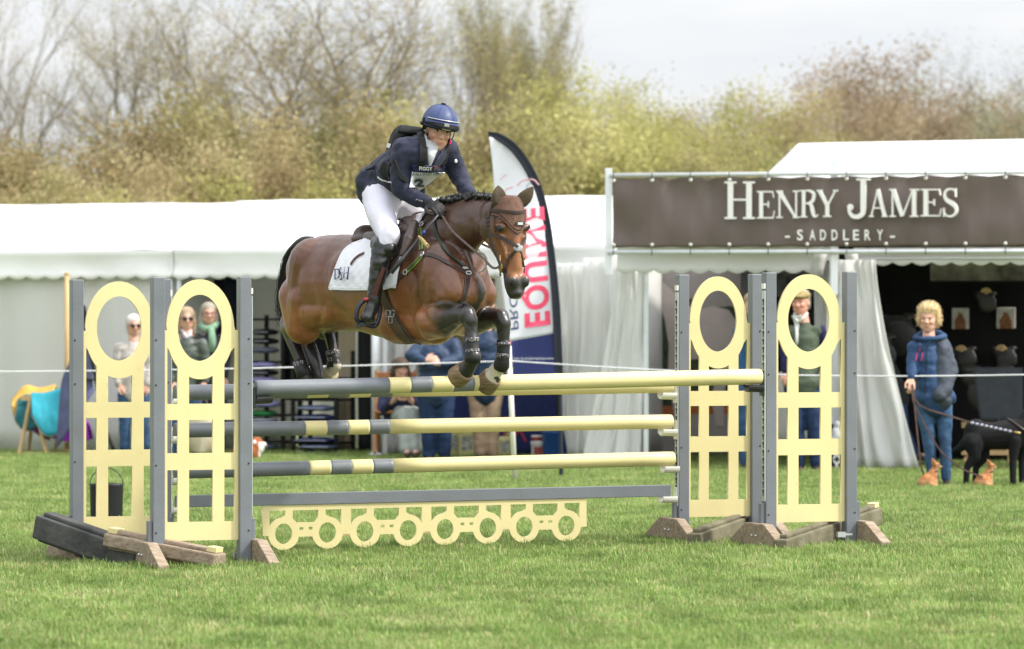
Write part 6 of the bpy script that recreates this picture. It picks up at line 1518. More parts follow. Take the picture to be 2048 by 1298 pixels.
person('blonde woman in blue and grey jacket and jeans holding three dog leads', 37.6, (1857, 639), -16, 1.0, ((1830, 688), (1884, 688)), (1868, 806), ((1866, 968), (1893, 968)),
       [[(1826, 725, -.02), (1823, 757, -.12), (1824, 778, -.18)], [(1899, 740, .0), (1888, 782, -.10), (1868, 795, -.16)]], blue2, denim, (fluffy, 1500, .0026, hblond, .030, (-.3, 0, -.1), .8), extra=lady_extra, vox=.009, legr=.84, roll=-2, coatlen=.05, topw=1.03, waist=.15)
# grey right sleeve
def sleeve_part():
    t = [o for o in bpy.data.objects if o.get('label', '').startswith('blonde woman')][0]
    def sl(b): b.chain([at(1882, 692, 37.62), at(1899, 740, 37.6), at(1888, 780, 37.5), at(1878, 790, 37.44)], [.086, .082, .072, .060]), b.chain([at(1884, 700, 37.58), at(1884, 760, 37.56), at(1880, 800, 37.56)], [.075, .095, .115])
    cloth(sl, 'sleeve', greyj, t, .010, 3, .008, 10, 7)
sleeve_part()
# man in cap and gilet
gilet = mat('gilet_green', (.075, .095, .065), .8, .2, .15, 6, bump=.2, bscale=20); navys = mat('jumper_navy', (.018, .018, .065), .8, .2, .15, 8); tweed = mat('tweed', (.30, .24, .11), .9, .1, .3, 60)
def cap_extra(t, hc, M, hs, tm):
    b = MB(); b.ell(hc + M @ Vector((-.005, 0, .075)), (.118, .095, .052), M); b.ell(hc + M @ Vector((.07, 0, .062)), (.07, .075, .020), M); me = organic(b, .008, 2); link('cap', me, [tweed], t)
    sh = mat('shirt_pale', (.62, .62, .58), .8); b = MB(); b.tube([hc + M @ Vector(v) for v in ((-.02, -.065, -.10), (.055, -.04, -.15), (.065, 0, -.19))], .013, 8); b.tube([hc + M @ Vector(v) for v in ((-.02, .065, -.10), (.055, .04, -.15), (.065, 0, -.19))], .013, 8); b.build('shirt_collar', sh, t, True)
    T_ = tree_of(tm); patch(T_, [(1583, 632), (1590, 655), (1592, 690)], [(1604, 630), (1598, 655), (1596, 690)], 5, 10, .006, .004, 41).build('shirt_front', sh, t, True)
person('man in a tweed cap, green gilet and navy jumper behind the rightmost wing', 41.2, (1601, 606), -22, 1.02, ((1574, 655), (1642, 655)), (1606, 770), ((1598, 944), (1632, 944)),
       [[(1648, 700, .02), (1648, 745, -.05), (1644, 775, -.08)], [(1570, 700, 0), (1572, 745, -.05), (1575, 770, -.1)]], gilet, denimd, (short, 120, .003, hash_, .03, (0, 0, -1), .3), extra=cap_extra, sleeve=navys, tone=np.array((.62, .30, .22)), coatlen=.08, waist=.15, topw=1.05, legr=1.1)
# person in blue between the right wings
person('person in blue jacket and jeans mostly hidden between the two right wings', 41.6, (1506, 612), 10, 1.0, ((1480, 655), (1536, 655)), (1505, 768), ((1490, 940), (1520, 940)),
       [[(1474, 705, 0), (1476, 745, -.03), (1478, 775, -.05)], [(1541, 705, 0), (1539, 745, -.03), (1537, 775, -.05)]], mat('jacket_teal', (.03, .09, .19), .7, .3, .15, 8), denim, (short, 150, .003, hmid, .03, (0, 0, -1), .3))
# left group
person('white-haired woman in sunglasses, cream fleece and jeans behind the far left wing', 45.9, (268, 652), 18, .96, ((239, 690), (296, 690)), (268, 786), ((249, 905), (292, 905)),
       [[(234, 730, 0), (238, 770, -.08), (262, 790, -.14)], [(300, 730, 0), (296, 772, -.08), (276, 790, -.14)]], fleece_c, denim, (short, 300, .003, hwhite, .035, (0, 0, -1), .4), glasses='dark', coatlen=.08)
quilted = mat('quilted_green', (.070, .085, .070), .5, .4, .15, 6, bump=.2, bscale=12)
def quilt_extra(t, hc, M, hs, tm):
    b = MB(); b.tube([hc + M @ Vector(v) for v in ((-.03, -.06, -.10), (.05, -.03, -.16), (.06, 0, -.21))], .015, 8); b.tube([hc + M @ Vector(v) for v in ((-.03, .06, -.10), (.05, .03, -.16), (.06, 0, -.21))], .015, 8); b.build('shirt_collar', mat('shirt_lilac', (.60, .60, .75), .7), t, True)
    T_ = tree_of(tm)
    for y in range(672, 800, 14): strap(T_, [(344, y), (372, y + 3), (402, y)], .010, .003, .002, 4, 44.8).build('quilt_seam', mat('seam_green', (.03, .038, .03), .7), t)
person('blonde woman in sunglasses and green quilted jacket seen through the oval', 44.8, (373, 638), 14, .98, ((346, 682), (404, 682)), (372, 780), ((355, 912), (392, 912)),
       [[(340, 725, 0), (345, 765, -.08), (365, 788, -.16)], [(412, 725, 0), (410, 765, -.08), (398, 792, -.16)]], quilted, denim, (long_, 300, .003, hmid, .05, (0, 0, -1), .3), glasses='dark', coatlen=.1, extra=quilt_extra)
def scarf_extra(t, hc, M, hs, tm):
    b = MB(); b.tube([hc + Vector(v) for v in ((-.09, -.02, -.13), (-.02, -.09, -.17), (.06, -.08, -.14), (.09, .02, -.11), (0, .07, -.10), (-.09, -.02, -.13))], .036, 10); b.tube([hc + Vector((.03, -.10, -.15)), hc + Vector((.05, -.14, -.30)), hc + Vector((.04, -.14, -.42))], [.035, .04, .035], 8); b.build('scarf', mat('scarf_green', (.20, .33, .22), .8, .2, .2, 20), t, True)
person('grey-haired woman in glasses and dark coat with a green scarf', 46.2, (418, 628), 8, .98, ((394, 672), (452, 672)), (424, 775), ((410, 905), (442, 905)),
       [[(450, 715, 0), (448, 755, -.05), (444, 785, -.1)], [(394, 715, .05), (396, 755, .0), (400, 785, -.02)]], mat('coat_dark', (.018, .020, .035), .6, .3, .2, 8), denimd, (long_, 300, .003, hash_, .05, (.1, 0, -1), .4), glasses='clear', coatlen=.25, extra=scarf_extra)
# two men behind the horse
def vestlight(t, hc, M, hs, tm): pass
person('man in a navy padded jacket and jeans with folded arms behind the horse', 44.2, (880, 610), 30, 1.05, ((838, 690), (908, 684)), (872, 790), ((858, 912), (889, 912)),
       [[(822, 712, -.08), (850, 722, -.22), (880, 714, -.25)], [(916, 718, -.06), (880, 728, -.22), (838, 712, -.25)]], navyj, denimd, (short, 60, .003, hdark, .03, (0, 0, -1), .3), topw=1.15, legr=1.25, coatlen=.05, waist=.16)
person('man in a dark blue jacket and beige chinos behind the forelegs', 44.6, (970, 608), 60, 1.05, ((944, 668), (1002, 668)), (970, 780), ((962, 912), (986, 912)),
       [[(938, 710, 0), (940, 752, -.1), (952, 775, -.15)], [(1008, 710, 0), (1006, 752, -.1), (996, 778, -.15)]], navyj, chino, (short, 60, .003, hdark, .03, (0, 0, -1), .3), topw=1.1, legr=1.12, coatlen=.10, waist=.15)
# seated reader
def seated():
    Y = 44.9; t = thing('person', at(800, 900, Y), 'seated person in grey trousers reading a magenta booklet', 'person'); g = .0
    hip = at(796, 832, Y); k0 = at(812, 828, Y - .45); k1 = at(826, 828, Y - .45); f0 = at(815, 905, Y - .5); f1 = at(832, 905, Y - .5); hc = at(802, 742, Y - .05); M = head_frame(20, 25)
    b = MB(); head_prims_h(b, hc, M, 1); b.cap(hc - UP * .08, .055, hc - UP * .17, .06); b.chain([hc - UP * .2, hip], [.12, .13]); b.chain([hip, k0, f0], [.09, .06, .04]); b.chain([hip, k1, f1], [.09, .06, .04]); b.cap(f0, .035, f0 + Vector((0, -.14, 0)), .03); b.cap(f1, .035, f1 + Vector((0, -.14, 0)), .03)
    for s in (-1, 1): 
        w = at(806 + 10 * s, 792, Y - .38); b.chain([hc + Vector((.17 * s, 0, -.22)), hc + Vector((.2 * s, -.1, -.42)), w], [.05, .04, .03]); hand(b, w, Vector((-.3 * s, -1, .1)), Vector((0, 0, 1)), 1, .8, s)
    me = organic(b, .010, 2); colour(me, head_colour(hc, M, 1, SKP)); link('body', me, [skinm], t); face_bits(t, hc, M)
    cloth(lambda b: (b.chain([hc - UP * .22, hip], [.15, .16]), b.cap(hc + Vector((-.14, 0, -.22)), .08, hc + Vector((.14, 0, -.22)), .08), [b.chain([hc + Vector((.17 * s, 0, -.22)), hc + Vector((.2 * s, -.1, -.42)), at(806 + 12 * s, 792, Y - .33)], [.07, .06, .048]) for s in (-1, 1)]), 'jacket', mat('coat_navy', (.015, .018, .06), .7), t)
    gt = mat('trousers_grey', (.33, .36, .34), .85, .2, .1, 6); cloth(lambda b: (b.chain([hip, k0, f0 + UP * .06], [.11, .085, .09]), b.chain([hip, k1, f1 + UP * .06], [.11, .085, .09])), 'trousers', gt, t)
    for f in (f0, f1): b = MB(); b.cap(f - UP * .01, .04, f + Vector((0, -.15, -.02)), .033); b.build('shoe', mat('shoe_50', (.05, .035, .025), .5), t, True)
    hair_mesh(hc, M, 1, bob, 120, .003, 'hair', hdark, t)
    q = at(808, 786, Y - .50); o = thing('booklet', q, 'magenta booklet open in the seated reader hands', 'booklet'); b = MB(); b.box(q + Vector((-.07, 0, 0)), (.14, .10, .012), Matrix.Rotation(R(12), 3, 'Y')); b.build('cover', mat('magenta', (.45, .05, .25), .5), o); b = MB(); b.box(q + Vector((.07, 0, 0)), (.14, .10, .012), Matrix.Rotation(R(-12), 3, 'Y')); b.build('page', mat('lilac_page', (.55, .50, .80), .5), o)
    c = at(788, 905, Y); t = thing('folding_chair', c, 'wooden folding chair under the seated reader', 'chair'); wd = mat('chair_wood', (.32, .13, .05), .5, .4, .2, 6, tscale=(3, 3, .6))
    for sx in (-.2, .22):
        b = MB(); b.tube([c + Vector((sx, -.25, 0)), c + Vector((sx, .22, .48)), ], .018, 6); b.build('leg', wd, t); b = MB(); b.tube([c + Vector((sx + .03, .25, 0)), c + Vector((sx + .03, -.05, .45)), c + Vector((sx + .03, .25, .85))][0:2], .018, 6); b.build('leg', wd, t)
        b = MB(); b.tube([c + Vector((sx, .18, .42)), c + Vector((sx, .28, .88))], .018, 6); b.build('back_post', wd, t)
    b = MB(); b.box(c + Vector((0.01, 0, .44)), (.44, .42, .03)); b.build('seat', wd, t, bevel=.006); b = MB(); b.box(c + Vector((.01, .27, .80)), (.42, .03, .12)); b.build('backrest', wd, t, bevel=.006)
seated()
# someone bending inside the saddlery
def bender():
    Y = 42.3; t = thing('person', at(1820, 905, Y), 'person in jeans and dark top bending forward inside the saddlery tent', 'person'); hip = at(1790, 800, Y); k = at(1800, 855, Y - .1); f = at(1826, 908, Y); k2 = at(1782, 858, Y + .1); f2 = at(1796, 915, Y + .15); ch = at(1766, 742, Y - .2); hc = at(1752, 716, Y - .45); M = head_frame(-50, 40)
    b = MB(); head_prims_h(b, hc, M); b.chain([hip, ch, hc], [.13, .12, .05]); b.chain([hip, k, f], [.1, .06, .04]); b.chain([hip, k2, f2], [.1, .06, .04]); b.cap(f, .035, f + Vector((.13, -.05, -.03)), .03); b.cap(f2, .035, f2 + Vector((.13, -.05, -.03)), .03)
    w = at(1748, 800, Y - .4); b.chain([ch, at(1756, 768, Y - .3), w], [.06, .045, .03]); hand(b, w, Vector((0, 0, -1)), Vector((0, -1, 0)))
    me = organic(b, .010, 2); colour(me, head_colour(hc, M, 1, SKP)); link('body', me, [skinm], t)
    cloth(lambda b: (b.chain([hip, ch], [.15, .15]), b.chain([ch, at(1756, 768, Y - .3), w.lerp(ch, .15)], [.08, .06, .05])), 'jacket', mat('top_dark', (.012, .012, .015), .8), t); cloth(lambda b: (b.chain([hip, k, f], [.13, .09, .065]), b.chain([hip, k2, f2], [.13, .09, .065])), 'trousers', denimd, t)
    b = MB(); b.cap(f - UP * .01, .045, f + Vector((.15, -.05, -.04)), .035); b.build('shoe', mat('shoe_50', (.05, .035, .025), .5), t, True); hair_mesh(hc, M, 1, short, 80, .003, 'hair', hdark, t)
bender()
# ================================================================== dogs
furm = mat('fur', (.3, .2, .1), .8, .2, .12, 40, attr=True, bump=.4, bscale=150)
def dog(lab, prims, colf, loc, vox=.007, fur=260, fl=.016, seed=1, grp=None):
    t = thing('dog', loc, lab, 'dog', grp); b = MB(); prims(b); me = organic(b, vox, 3); colour(me, colf)
    rnd = random.Random(seed); link('body', me, [furm], t); return t, me
def chi(px, fy, Y, face, lab, s=1.0):
    g = at(px, fy, Y); g.z = 0; X = Vector((face, 0, 0))
    O = lambda x, y, z: g + Vector((x * face, y, z)) * s
    def pr(b):
        b.ell(O(-.03, 0, .085), (.105 * s, .090 * s, .095 * s)); b.ell(O(-.07, 0, .07), (.08 * s, .085 * s, .07 * s)); b.cap(O(-.02, 0, .09), .078 * s, O(.02, .0, .17), .055 * s); b.cap(O(.02, 0, .17), .045 * s, O(.05, 0, .235), .036 * s)
        b.ell(O(.055, 0, .262), (.046 * s, .042 * s, .040 * s)); b.cap(O(.075, 0, .252), .026 * s, O(.115, 0, .245), .013 * s)
        b.cap(O(.045, -.03, .15), .022 * s, O(.06, -.03, .02), .014 * s); b.cap(O(.045, .03, .15), .022 * s, O(.06, .03, .02), .014 * s); b.cap(O(-.01, -.06, .05), .04 * s, O(.07, -.06, .02), .018 * s); b.cap(O(-.08, 0, .04), .018 * s, O(-.13, .03, .03), .010 * s)
        for e in (-1, 1):
            p0, p1 = O(.035, .028 * e, .285), O(.02, .060 * e, .335); b.cap(p0, .028 * s, p1, .008 * s)
    def cf(p):
        q = (p - g) / s; n = noise.noise(p * 30); c = np.array((.42, .185, .075)) * (1 + .3 * n)
        if q.x * face > .06 and q.z < .26: c = c * .4 + np.array((.5, .36, .22)) * .6
        if q.z < .10: c = c * .6 + np.array((.6, .35, .18)) * .4
        return c
    t, me = dog(lab, pr, cf, g, .0055); 
    b = MB(); b.tube([O(.035, .0, .19) + Vector((math.cos(a) * .043, math.sin(a) * .043, .01 * math.cos(a) * face)) * s for a in np.linspace(0, 2 * PI, 16)], .006, 6); b.build('collar', mat('collar_dark', (.04, .02, .03), .6), t, True)
    b = MB(); b.ell(O(.128, 0, .25), (.008, .008, .006)); b.build('nose', blackp, t, True)
    for e in (-1, 1): b = MB(); b.ell(O(.082, .028 * e, .268), (.008, .008, .008)); b.build('eye', iris, t, True)
    return t
chi(1862, 978, 37.3, 1, 'small ginger dog sitting at the woman feet, nearer to her shoes', .80)
chi(1973, 975, 37.4, 1, 'small ginger dog lying under the black dog', .76)
def blackdog():
    Y = 37.7; g = at(1985, 975, Y); g.z = 0; P = lambda px, py, dy=0: at(px, py, Y + dy)
    def pr(b):
        b.chain([P(1952, 872), P(1990, 872), P(2028, 868), P(2052, 858)], [.115, .125, .14, .12]); b.cap(P(1952, 862), .11, P(1948, 890, -.05), .095)
        b.chain([P(2040, 860), P(2062, 830), P(2075, 808)], [.10, .08, .075]); b.ell(P(2080, 800), (.10, .085, .085)); b.cap(P(2085, 805), .06, P(2115, 815), .045)
        for dy, o in ((-.09, 0), (.09, 18)):
            b.chain([P(1944 + o, 885, dy), P(1950 + o, 912, dy), P(1934 + o, 934, dy), P(1932 + o, 970, dy)], [.085, .055, .032, .026]); b.cap(P(1932 + o, 974, dy), .028, P(1940 + o, 976, dy), .024)
            b.chain([P(2030 + o, 880, dy), P(2026 + o, 920, dy), P(2026 + o, 972, dy)], [.065, .036, .028]); b.cap(P(2026 + o, 974, dy), .03, P(2034 + o, 976, dy), .026)
        b.chain([P(1940, 872), P(1922, 895), P(1908, 902)], [.045, .04, .022])
    t, me = dog('black long-legged dog standing at the right edge beyond the woman', pr, lambda p: np.array((.010, .010, .011)), g, .008)
    b = MB(); b.tube([P(2045, 860) + Vector((.13 * math.cos(a), .13 * math.sin(a), -.10 * math.cos(a))) for a in np.linspace(0, 2 * PI, 20)], .012, 6); b.build('harness', leather, t, True)
blackdog()
def spaniel():
    Y = 44.5; g = at(505, 925, Y); g.z = 0; P = lambda px, py, dy=0: at(px, py, Y + dy); br_ = np.array((.32, .10, .035)); wh_ = np.array((.7, .66, .6))
    def pr(b):
        b.chain([P(486, 912), P(500, 905), P(512, 895)], [.13, .12, .09]); b.ell(P(513, 884), (.065, .06, .06)); b.cap(P(520, 886), .035, P(529, 889), .025); b.ell(P(508, 890, -.07), (.03, .02, .055)); b.ell(P(508, 890, .07), (.03, .02, .055))
        b.cap(P(512, 900, -.05), .04, P(514, 922, -.05), .025); b.cap(P(512, 900, .05), .04, P(514, 922, .05), .025); b.cap(P(484, 915, -.07), .06, P(496, 923, -.07), .03)
    def cf(p): x, y = proj(p); return wh_ if (x > 517 and y > 884) or (506 < x < 512 and 880 < y < 887) else br_
    t, me = dog('brown and white spaniel sitting beside the front left wing post', pr, cf, g, .008)
    b = MB(); b.ell(P(531, 887), (.012, .012, .010)); b.build('nose', blackp, t, True)
spaniel()
# leads
ld = mat('lead_leather', (.07, .04, .035), .6, .3, .3, 20)
def lead(pts, lab, extra=None):
    hd = at(*pts[0]); t = thing('dog_lead', hd, lab, 'dog lead', 'dog leads from the woman hand'); P = [at(*q) for q in cat(pts, 8)]; b = MB(); b.ribbon(P, [Vector((0, -1, .2)).normalized()] * len(P), .016, .004); b.build('strap', ld, t)
    b = MB(); b.tube([P[-1] + Vector((0, 0, .0)), P[-1] + (P[-1] - P[-2]).normalized() * .06], .010, 8); b.build('clip', brass, t, True)
    return t, P
t_, P_ = lead([(1824, 768, 37.4), (1832, 800, 37.38), (1850, 816, 37.38), (1900, 832, 37.5), (1960, 850, 37.55), (2028, 864, 37.52)], 'long lead with a beaded stretch reaching to the black dog')
b = MB(); k_ = len(P_)
for i in range(9): q = P_[int(k_ * .74)].lerp(P_[int(k_ * .96)], i / 8); b.ell(q + Vector((0, -.006, 0)), (.018, .008, .012), seg=8, rg=6)
b.build('beads', mat('beads', (.35, .36, .45), .4), t_, True)
lead([(1824, 770, 37.4), (1828, 805, 37.36), (1850, 850, 37.34), (1880, 900, 37.3), (1920, 935, 37.3), (1966, 955, 37.35)], 'drooping lead from the hand to the dog lying down')
lead([(1824, 772, 37.4), (1830, 820, 37.35), (1836, 880, 37.3), (1842, 930, 37.28), (1850, 955, 37.28)], 'lead hanging straight down to the sitting ginger dog')
# ================================================================== tent stock
u_l, n_l = frame(TL); Z3 = Vector((0, 0, 1)); ML = Matrix((u_l, n_l, Z3)).transposed()
blackf = mat('rack_black', (.012, .012, .013), .6, .3)
def rack(px0, px1, back, h, lab, shelves):
    A = onplane(px0, 700, TL, back); B = onplane(px1, 700, TL, back); A.z = B.z = 0; L = (B - A).length; t = thing('shelf_rack', (A + B) / 2, lab, 'shelf rack', 'black racks in the open tent')
    for p in (A, B):
        for q in (0, .45): b = MB(); b.box(p + n_l * q + Z3 * h / 2, (.04, .04, h), ML); b.build('upright', blackf, t)
    for z in shelves: b = MB(); b.box((A + B) / 2 + n_l * .225 + Z3 * z, (L, .45, .025), ML); b.build('shelf', blackf, t)
    return A, B
pc = {k: mat('pad_' + k, v, .8, .2, .1, 8, bump=.3, bscale=30) for k, v in dict(lavender=(.38, .35, .68), green=(.04, .22, .07), navy=(.02, .03, .10), grey=(.16, .18, .24), black=(.012, .012, .014), slate=(.09, .12, .20), tan=(.40, .24, .08), blue=(.04, .10, .30), silver=(.42, .44, .52)).items()}
def folded(px, py, back, wpx, hpx, k, lab):
    q = onplane(px, py, TL, back); s = q.y / F; w_, h_ = wpx * s, hpx * s; t = thing('folded_pad', q, lab, 'saddle pad', 'folded saddle pads stacked on the racks'); G = []
    b = MB(); rings = []
    for i in range(9):
        x = -w_ / 2 + w_ * i / 8; e = (1 - abs(2 * i / 8 - 1) ** 4) * .8 + .2; rings.append([q + u_l * x + n_l * (.19 * math.cos(a) * e) + Z3 * (h_ / 2 * math.copysign(abs(math.sin(a)) ** .6, math.sin(a)) * e + .004 * math.sin(i * 1.7)) for a in [2 * PI * k_ / 14 for k_ in range(14)]])
    b.ring_loft(rings); b.build('fold', pc[k], t, True)
    b = MB(); b.tube([q + u_l * x - n_l * .185 + Z3 * .0 for x in (-w_ * .42, 0, w_ * .42)], .006, 6); b.build('edge', pc['silver' if k in ('navy', 'black', 'blue', 'slate') else k], t, True); return t
rack(498, 566, .9, 1.55, 'black rack at the left of the open tent with lavender and green pads', (.12, .42, .74, 1.02, 1.5))
rack(586, 672, .7, 1.15, 'black rack in the middle of the open tent, below the hind legs', (.12, .36, .60, .84))
for i, (x, y, w_, h_, k, lb) in enumerate([(528, 730, 56, 12, 'lavender', 'lavender folded pad highest on the left rack'), (528, 745, 54, 12, 'black', 'black folded pad under the highest lavender one'), (526, 760, 58, 13, 'lavender', 'lavender folded pad just above the dark pole end'),
      (530, 808, 60, 13, 'lavender', 'lavender folded pad below the dark pole end'), (526, 827, 52, 13, 'green', 'green folded pad on the left rack'), (528, 840, 50, 9, 'silver', 'silver folded pad under the green one'), (530, 905, 60, 9, 'tan', 'tan folded pad low on the left rack'), (530, 893, 50, 8, 'slate', 'slate folded pad low on the left rack'),
      (634, 816, 74, 12, 'slate', 'slate blue folded pad highest on the middle rack'), (634, 834, 80, 12, 'navy', 'navy folded pad second on the middle rack'), (640, 848, 84, 10, 'silver', 'silver edged folded pad in the middle of the rack'), (634, 880, 84, 10, 'navy', 'navy folded pad below the second pole'),
      (640, 893, 78, 9, 'slate', 'slate folded pad below the second pole'), (636, 904, 80, 9, 'black', 'black folded pad lowest on the middle rack'), (530, 664, 50, 12, 'black', 'black folded pad on the top part of the left rack'), (530, 682, 52, 12, 'black', 'second black folded pad on the upper left rack'), (530, 700, 52, 12, 'grey', 'grey folded pad on the upper left rack')]):
    folded(x, y, .9 if x < 570 else .7, w_, h_, k, lb)
def hanging(px0, px1, py0, py1, pl, back, m, lab, nm, cat_, seed=0, wav=.03):
    A = onplane(px0, py0, pl, back); B = onplane(px1, py0, pl, back); z0 = max(.02, onplane(px0, py1, pl, back).z); z1 = A.z; A.z = B.z = 0; t = thing(nm, (A + B) / 2 + Z3 * z1, lab, cat_); b = MB(); wall(b, A, B, z0, z1, wav, 5, seed, thick=.01); b.build('cloth', m, t, True); b = MB(); b.tube([A + Z3 * z1, B + Z3 * z1], .014, 8); b.build('rod', blackf, t, True); return t
beige = mat('lining_beige', (.50, .42, .30), .8, .2, .06, 2); 
hanging(424, 478, 556, 700, TL, 1.2, mat('dark_navy_cloth', (.012, .016, .035), .8), 'dark navy cloth hanging behind the grey-haired woman', 'hanging_cloth', 'cloth', 3)
hanging(676, 712, 640, 905, TL, 1.4, beige, 'beige hanging panel below the horse belly', 'fabric_panel', 'fabric panel', 5)
hanging(716, 745, 640, 905, TL, 1.0, mat('black_cloth', (.012, .012, .014), .85), 'black hanging cloth beside the white tent pole', 'hanging_cloth', 'cloth', 7)
hanging(588, 640, 560, 640, TL, 1.6, beige, 'beige lining hanging behind the horse tail', 'fabric_panel', 'fabric panel', 9)
hanging(566, 700, 662, 800, TL, 1.45, mat('black_cloth', (.012, .012, .014), .85), 'wide black cloth behind the middle rack', 'hanging_cloth', 'cloth', 11)
hanging(900, 1155, 770, 910, TL, .75, mat('table_navy', (.020, .028, .10), .8, .2, .2, 4), 'navy table cloth with a red and white emblem behind the poles', 'table_cover', 'table cover', 13)
hanging(860, 990, 560, 770, TL, 2.3, beige, 'beige lining at the back of the tent behind the two men', 'fabric_panel', 'fabric panel', 15)
hanging(1112, 1150, 560, 900, TL, .5, mat('black_cloth', (.012, .012, .014), .85), 'black hanging cloth just right of the feather flag', 'hanging_cloth', 'cloth', 17)
# emblem strokes on the table cover
b = MB()
for pts, w_ in (([(1000, 842), (1010, 836), (1022, 836), (1030, 842)], .02), ([(1028, 872), (1038, 862), (1046, 872), (1052, 884)], .022)):
    P = [onplane(q[0], q[1], TL, .66) for q in cat(pts, 6)]; b.ribbon(P, [-n_l] * len(P), w_, .002)
o = b.build('emblem', mat('emblem_red', (.40, .03, .06), .7)); tag(o, 'curved red emblem on the navy table cover', 'emblem')
# tubs and jugs
def tub(px, w_px, top, bot, back, m, lab, nm='tub', label=None, lid=True, rim=None):
    q = onplane(px, bot, TL, back); q.z = 0; s = q.y / F; r = w_px * s / 2; h = (bot - top) * s; t = thing(nm, q, lab, nm.replace('_', ' '), 'tubs and jugs on the tent floor'); b = MB()
    prof = [(0, .90), (.05, .93), (.9, 1.0), (.93, 1.05), (1.0, 1.05)]; b.ring_loft([[q + Vector((math.cos(a) * r * k, math.sin(a) * r * k, h * z)) for a in [2 * PI * i / 24 for i in range(24)]] for z, k in prof]); b.build('body', m, t, True)
    if lid: b = MB(); b.tube([q + Z3 * h, q + Z3 * (h + .015)], r * 1.07, 24); b.build('lid', mat('lid_white', (.7, .7, .68), .5) if lid == 1 else lid, t)
    if label:
        b = MB(); G = [[q + Vector((math.sin(a) * r * 1.01, -math.cos(a) * r * 1.01, h * z)) for z in (.2, .75)] for a in np.linspace(-.6, .6, 9)]; b.grid(G, .003); b.build('label', label, t)
    return t
yel = mat('jug_yellow', (.55, .50, .22), .4, .5); wlab = mat('label_white', (.55, .55, .48), .5, .3, .5, 25, col2=(.10, .12, .10)); redt = mat('tub_red', (.30, .05, .04), .5); bl_t = mat('tub_blue', (.015, .07, .24), .4, .5)
def jug(px, w_px, top, bot, back, m, lab):
    q = onplane(px, bot, TL, back); q.z = 0; s = q.y / F; w_ = w_px * s; h = (bot - top) * s; t = thing('jug', q, lab, 'jug', 'tubs and jugs on the tent floor'); b = MB(); b.box(q + Z3 * h * .4, (w_, w_ * .7, h * .8)); b.build('body', m, t, bevel=.03)
    b = MB(); b.tube([q + Z3 * h * .8, q + Z3 * h * .95], w_ * .13, 12); b.build('cap', redt, t, True); b = MB(); b.tube([q + Vector((w_ * .1, 0, h * .8)), q + Vector((w_ * .2, 0, h * .93)), q + Vector((w_ * .42, 0, h * .78))], .014, 8); b.build('handle', m, t, True)
    b = MB(); b.box(q + Vector((0, -w_ * .355, h * .42)), (w_ * .7, .006, h * .4)); b.build('label', wlab, t)
jug(908, 22, 840, 912, .35, yel, 'tall pale yellow jug, left of the pair by the chinos'); jug(934, 32, 842, 912, .25, yel, 'pale yellow jug with a white label right beside the chinos')
tub(950, 14, 860, 912, .5, mat('tub_yellow', (.50, .42, .05), .5), 'small yellow tub behind the chinos'); jug(1010, 26, 858, 912, .4, yel, 'yellowish jug just left of the white stake')
tub(1075, 24, 838, 880, .6, redt, 'red tub standing behind the white tub', label=wlab); tub(1076, 28, 882, 914, .3, mat('tub_white', (.65, .65, .62), .5), 'white tub with a red label in front', label=redt)
tub(1120, 72, 856, 912, .35, bl_t, 'big blue bucket beside the white curtain', 'bucket', None, False)
b = MB(); q = onplane(1120, 912, TL, .35); 
hanging(1124, 1134, 788, 880, TL, .3, mat('orange_print', (.55, .10, .04), .6, .3, .6, 20), 'orange printed strip hanging at the edge of the tent', 'printed_strip', 'printed strip', 19, .005)
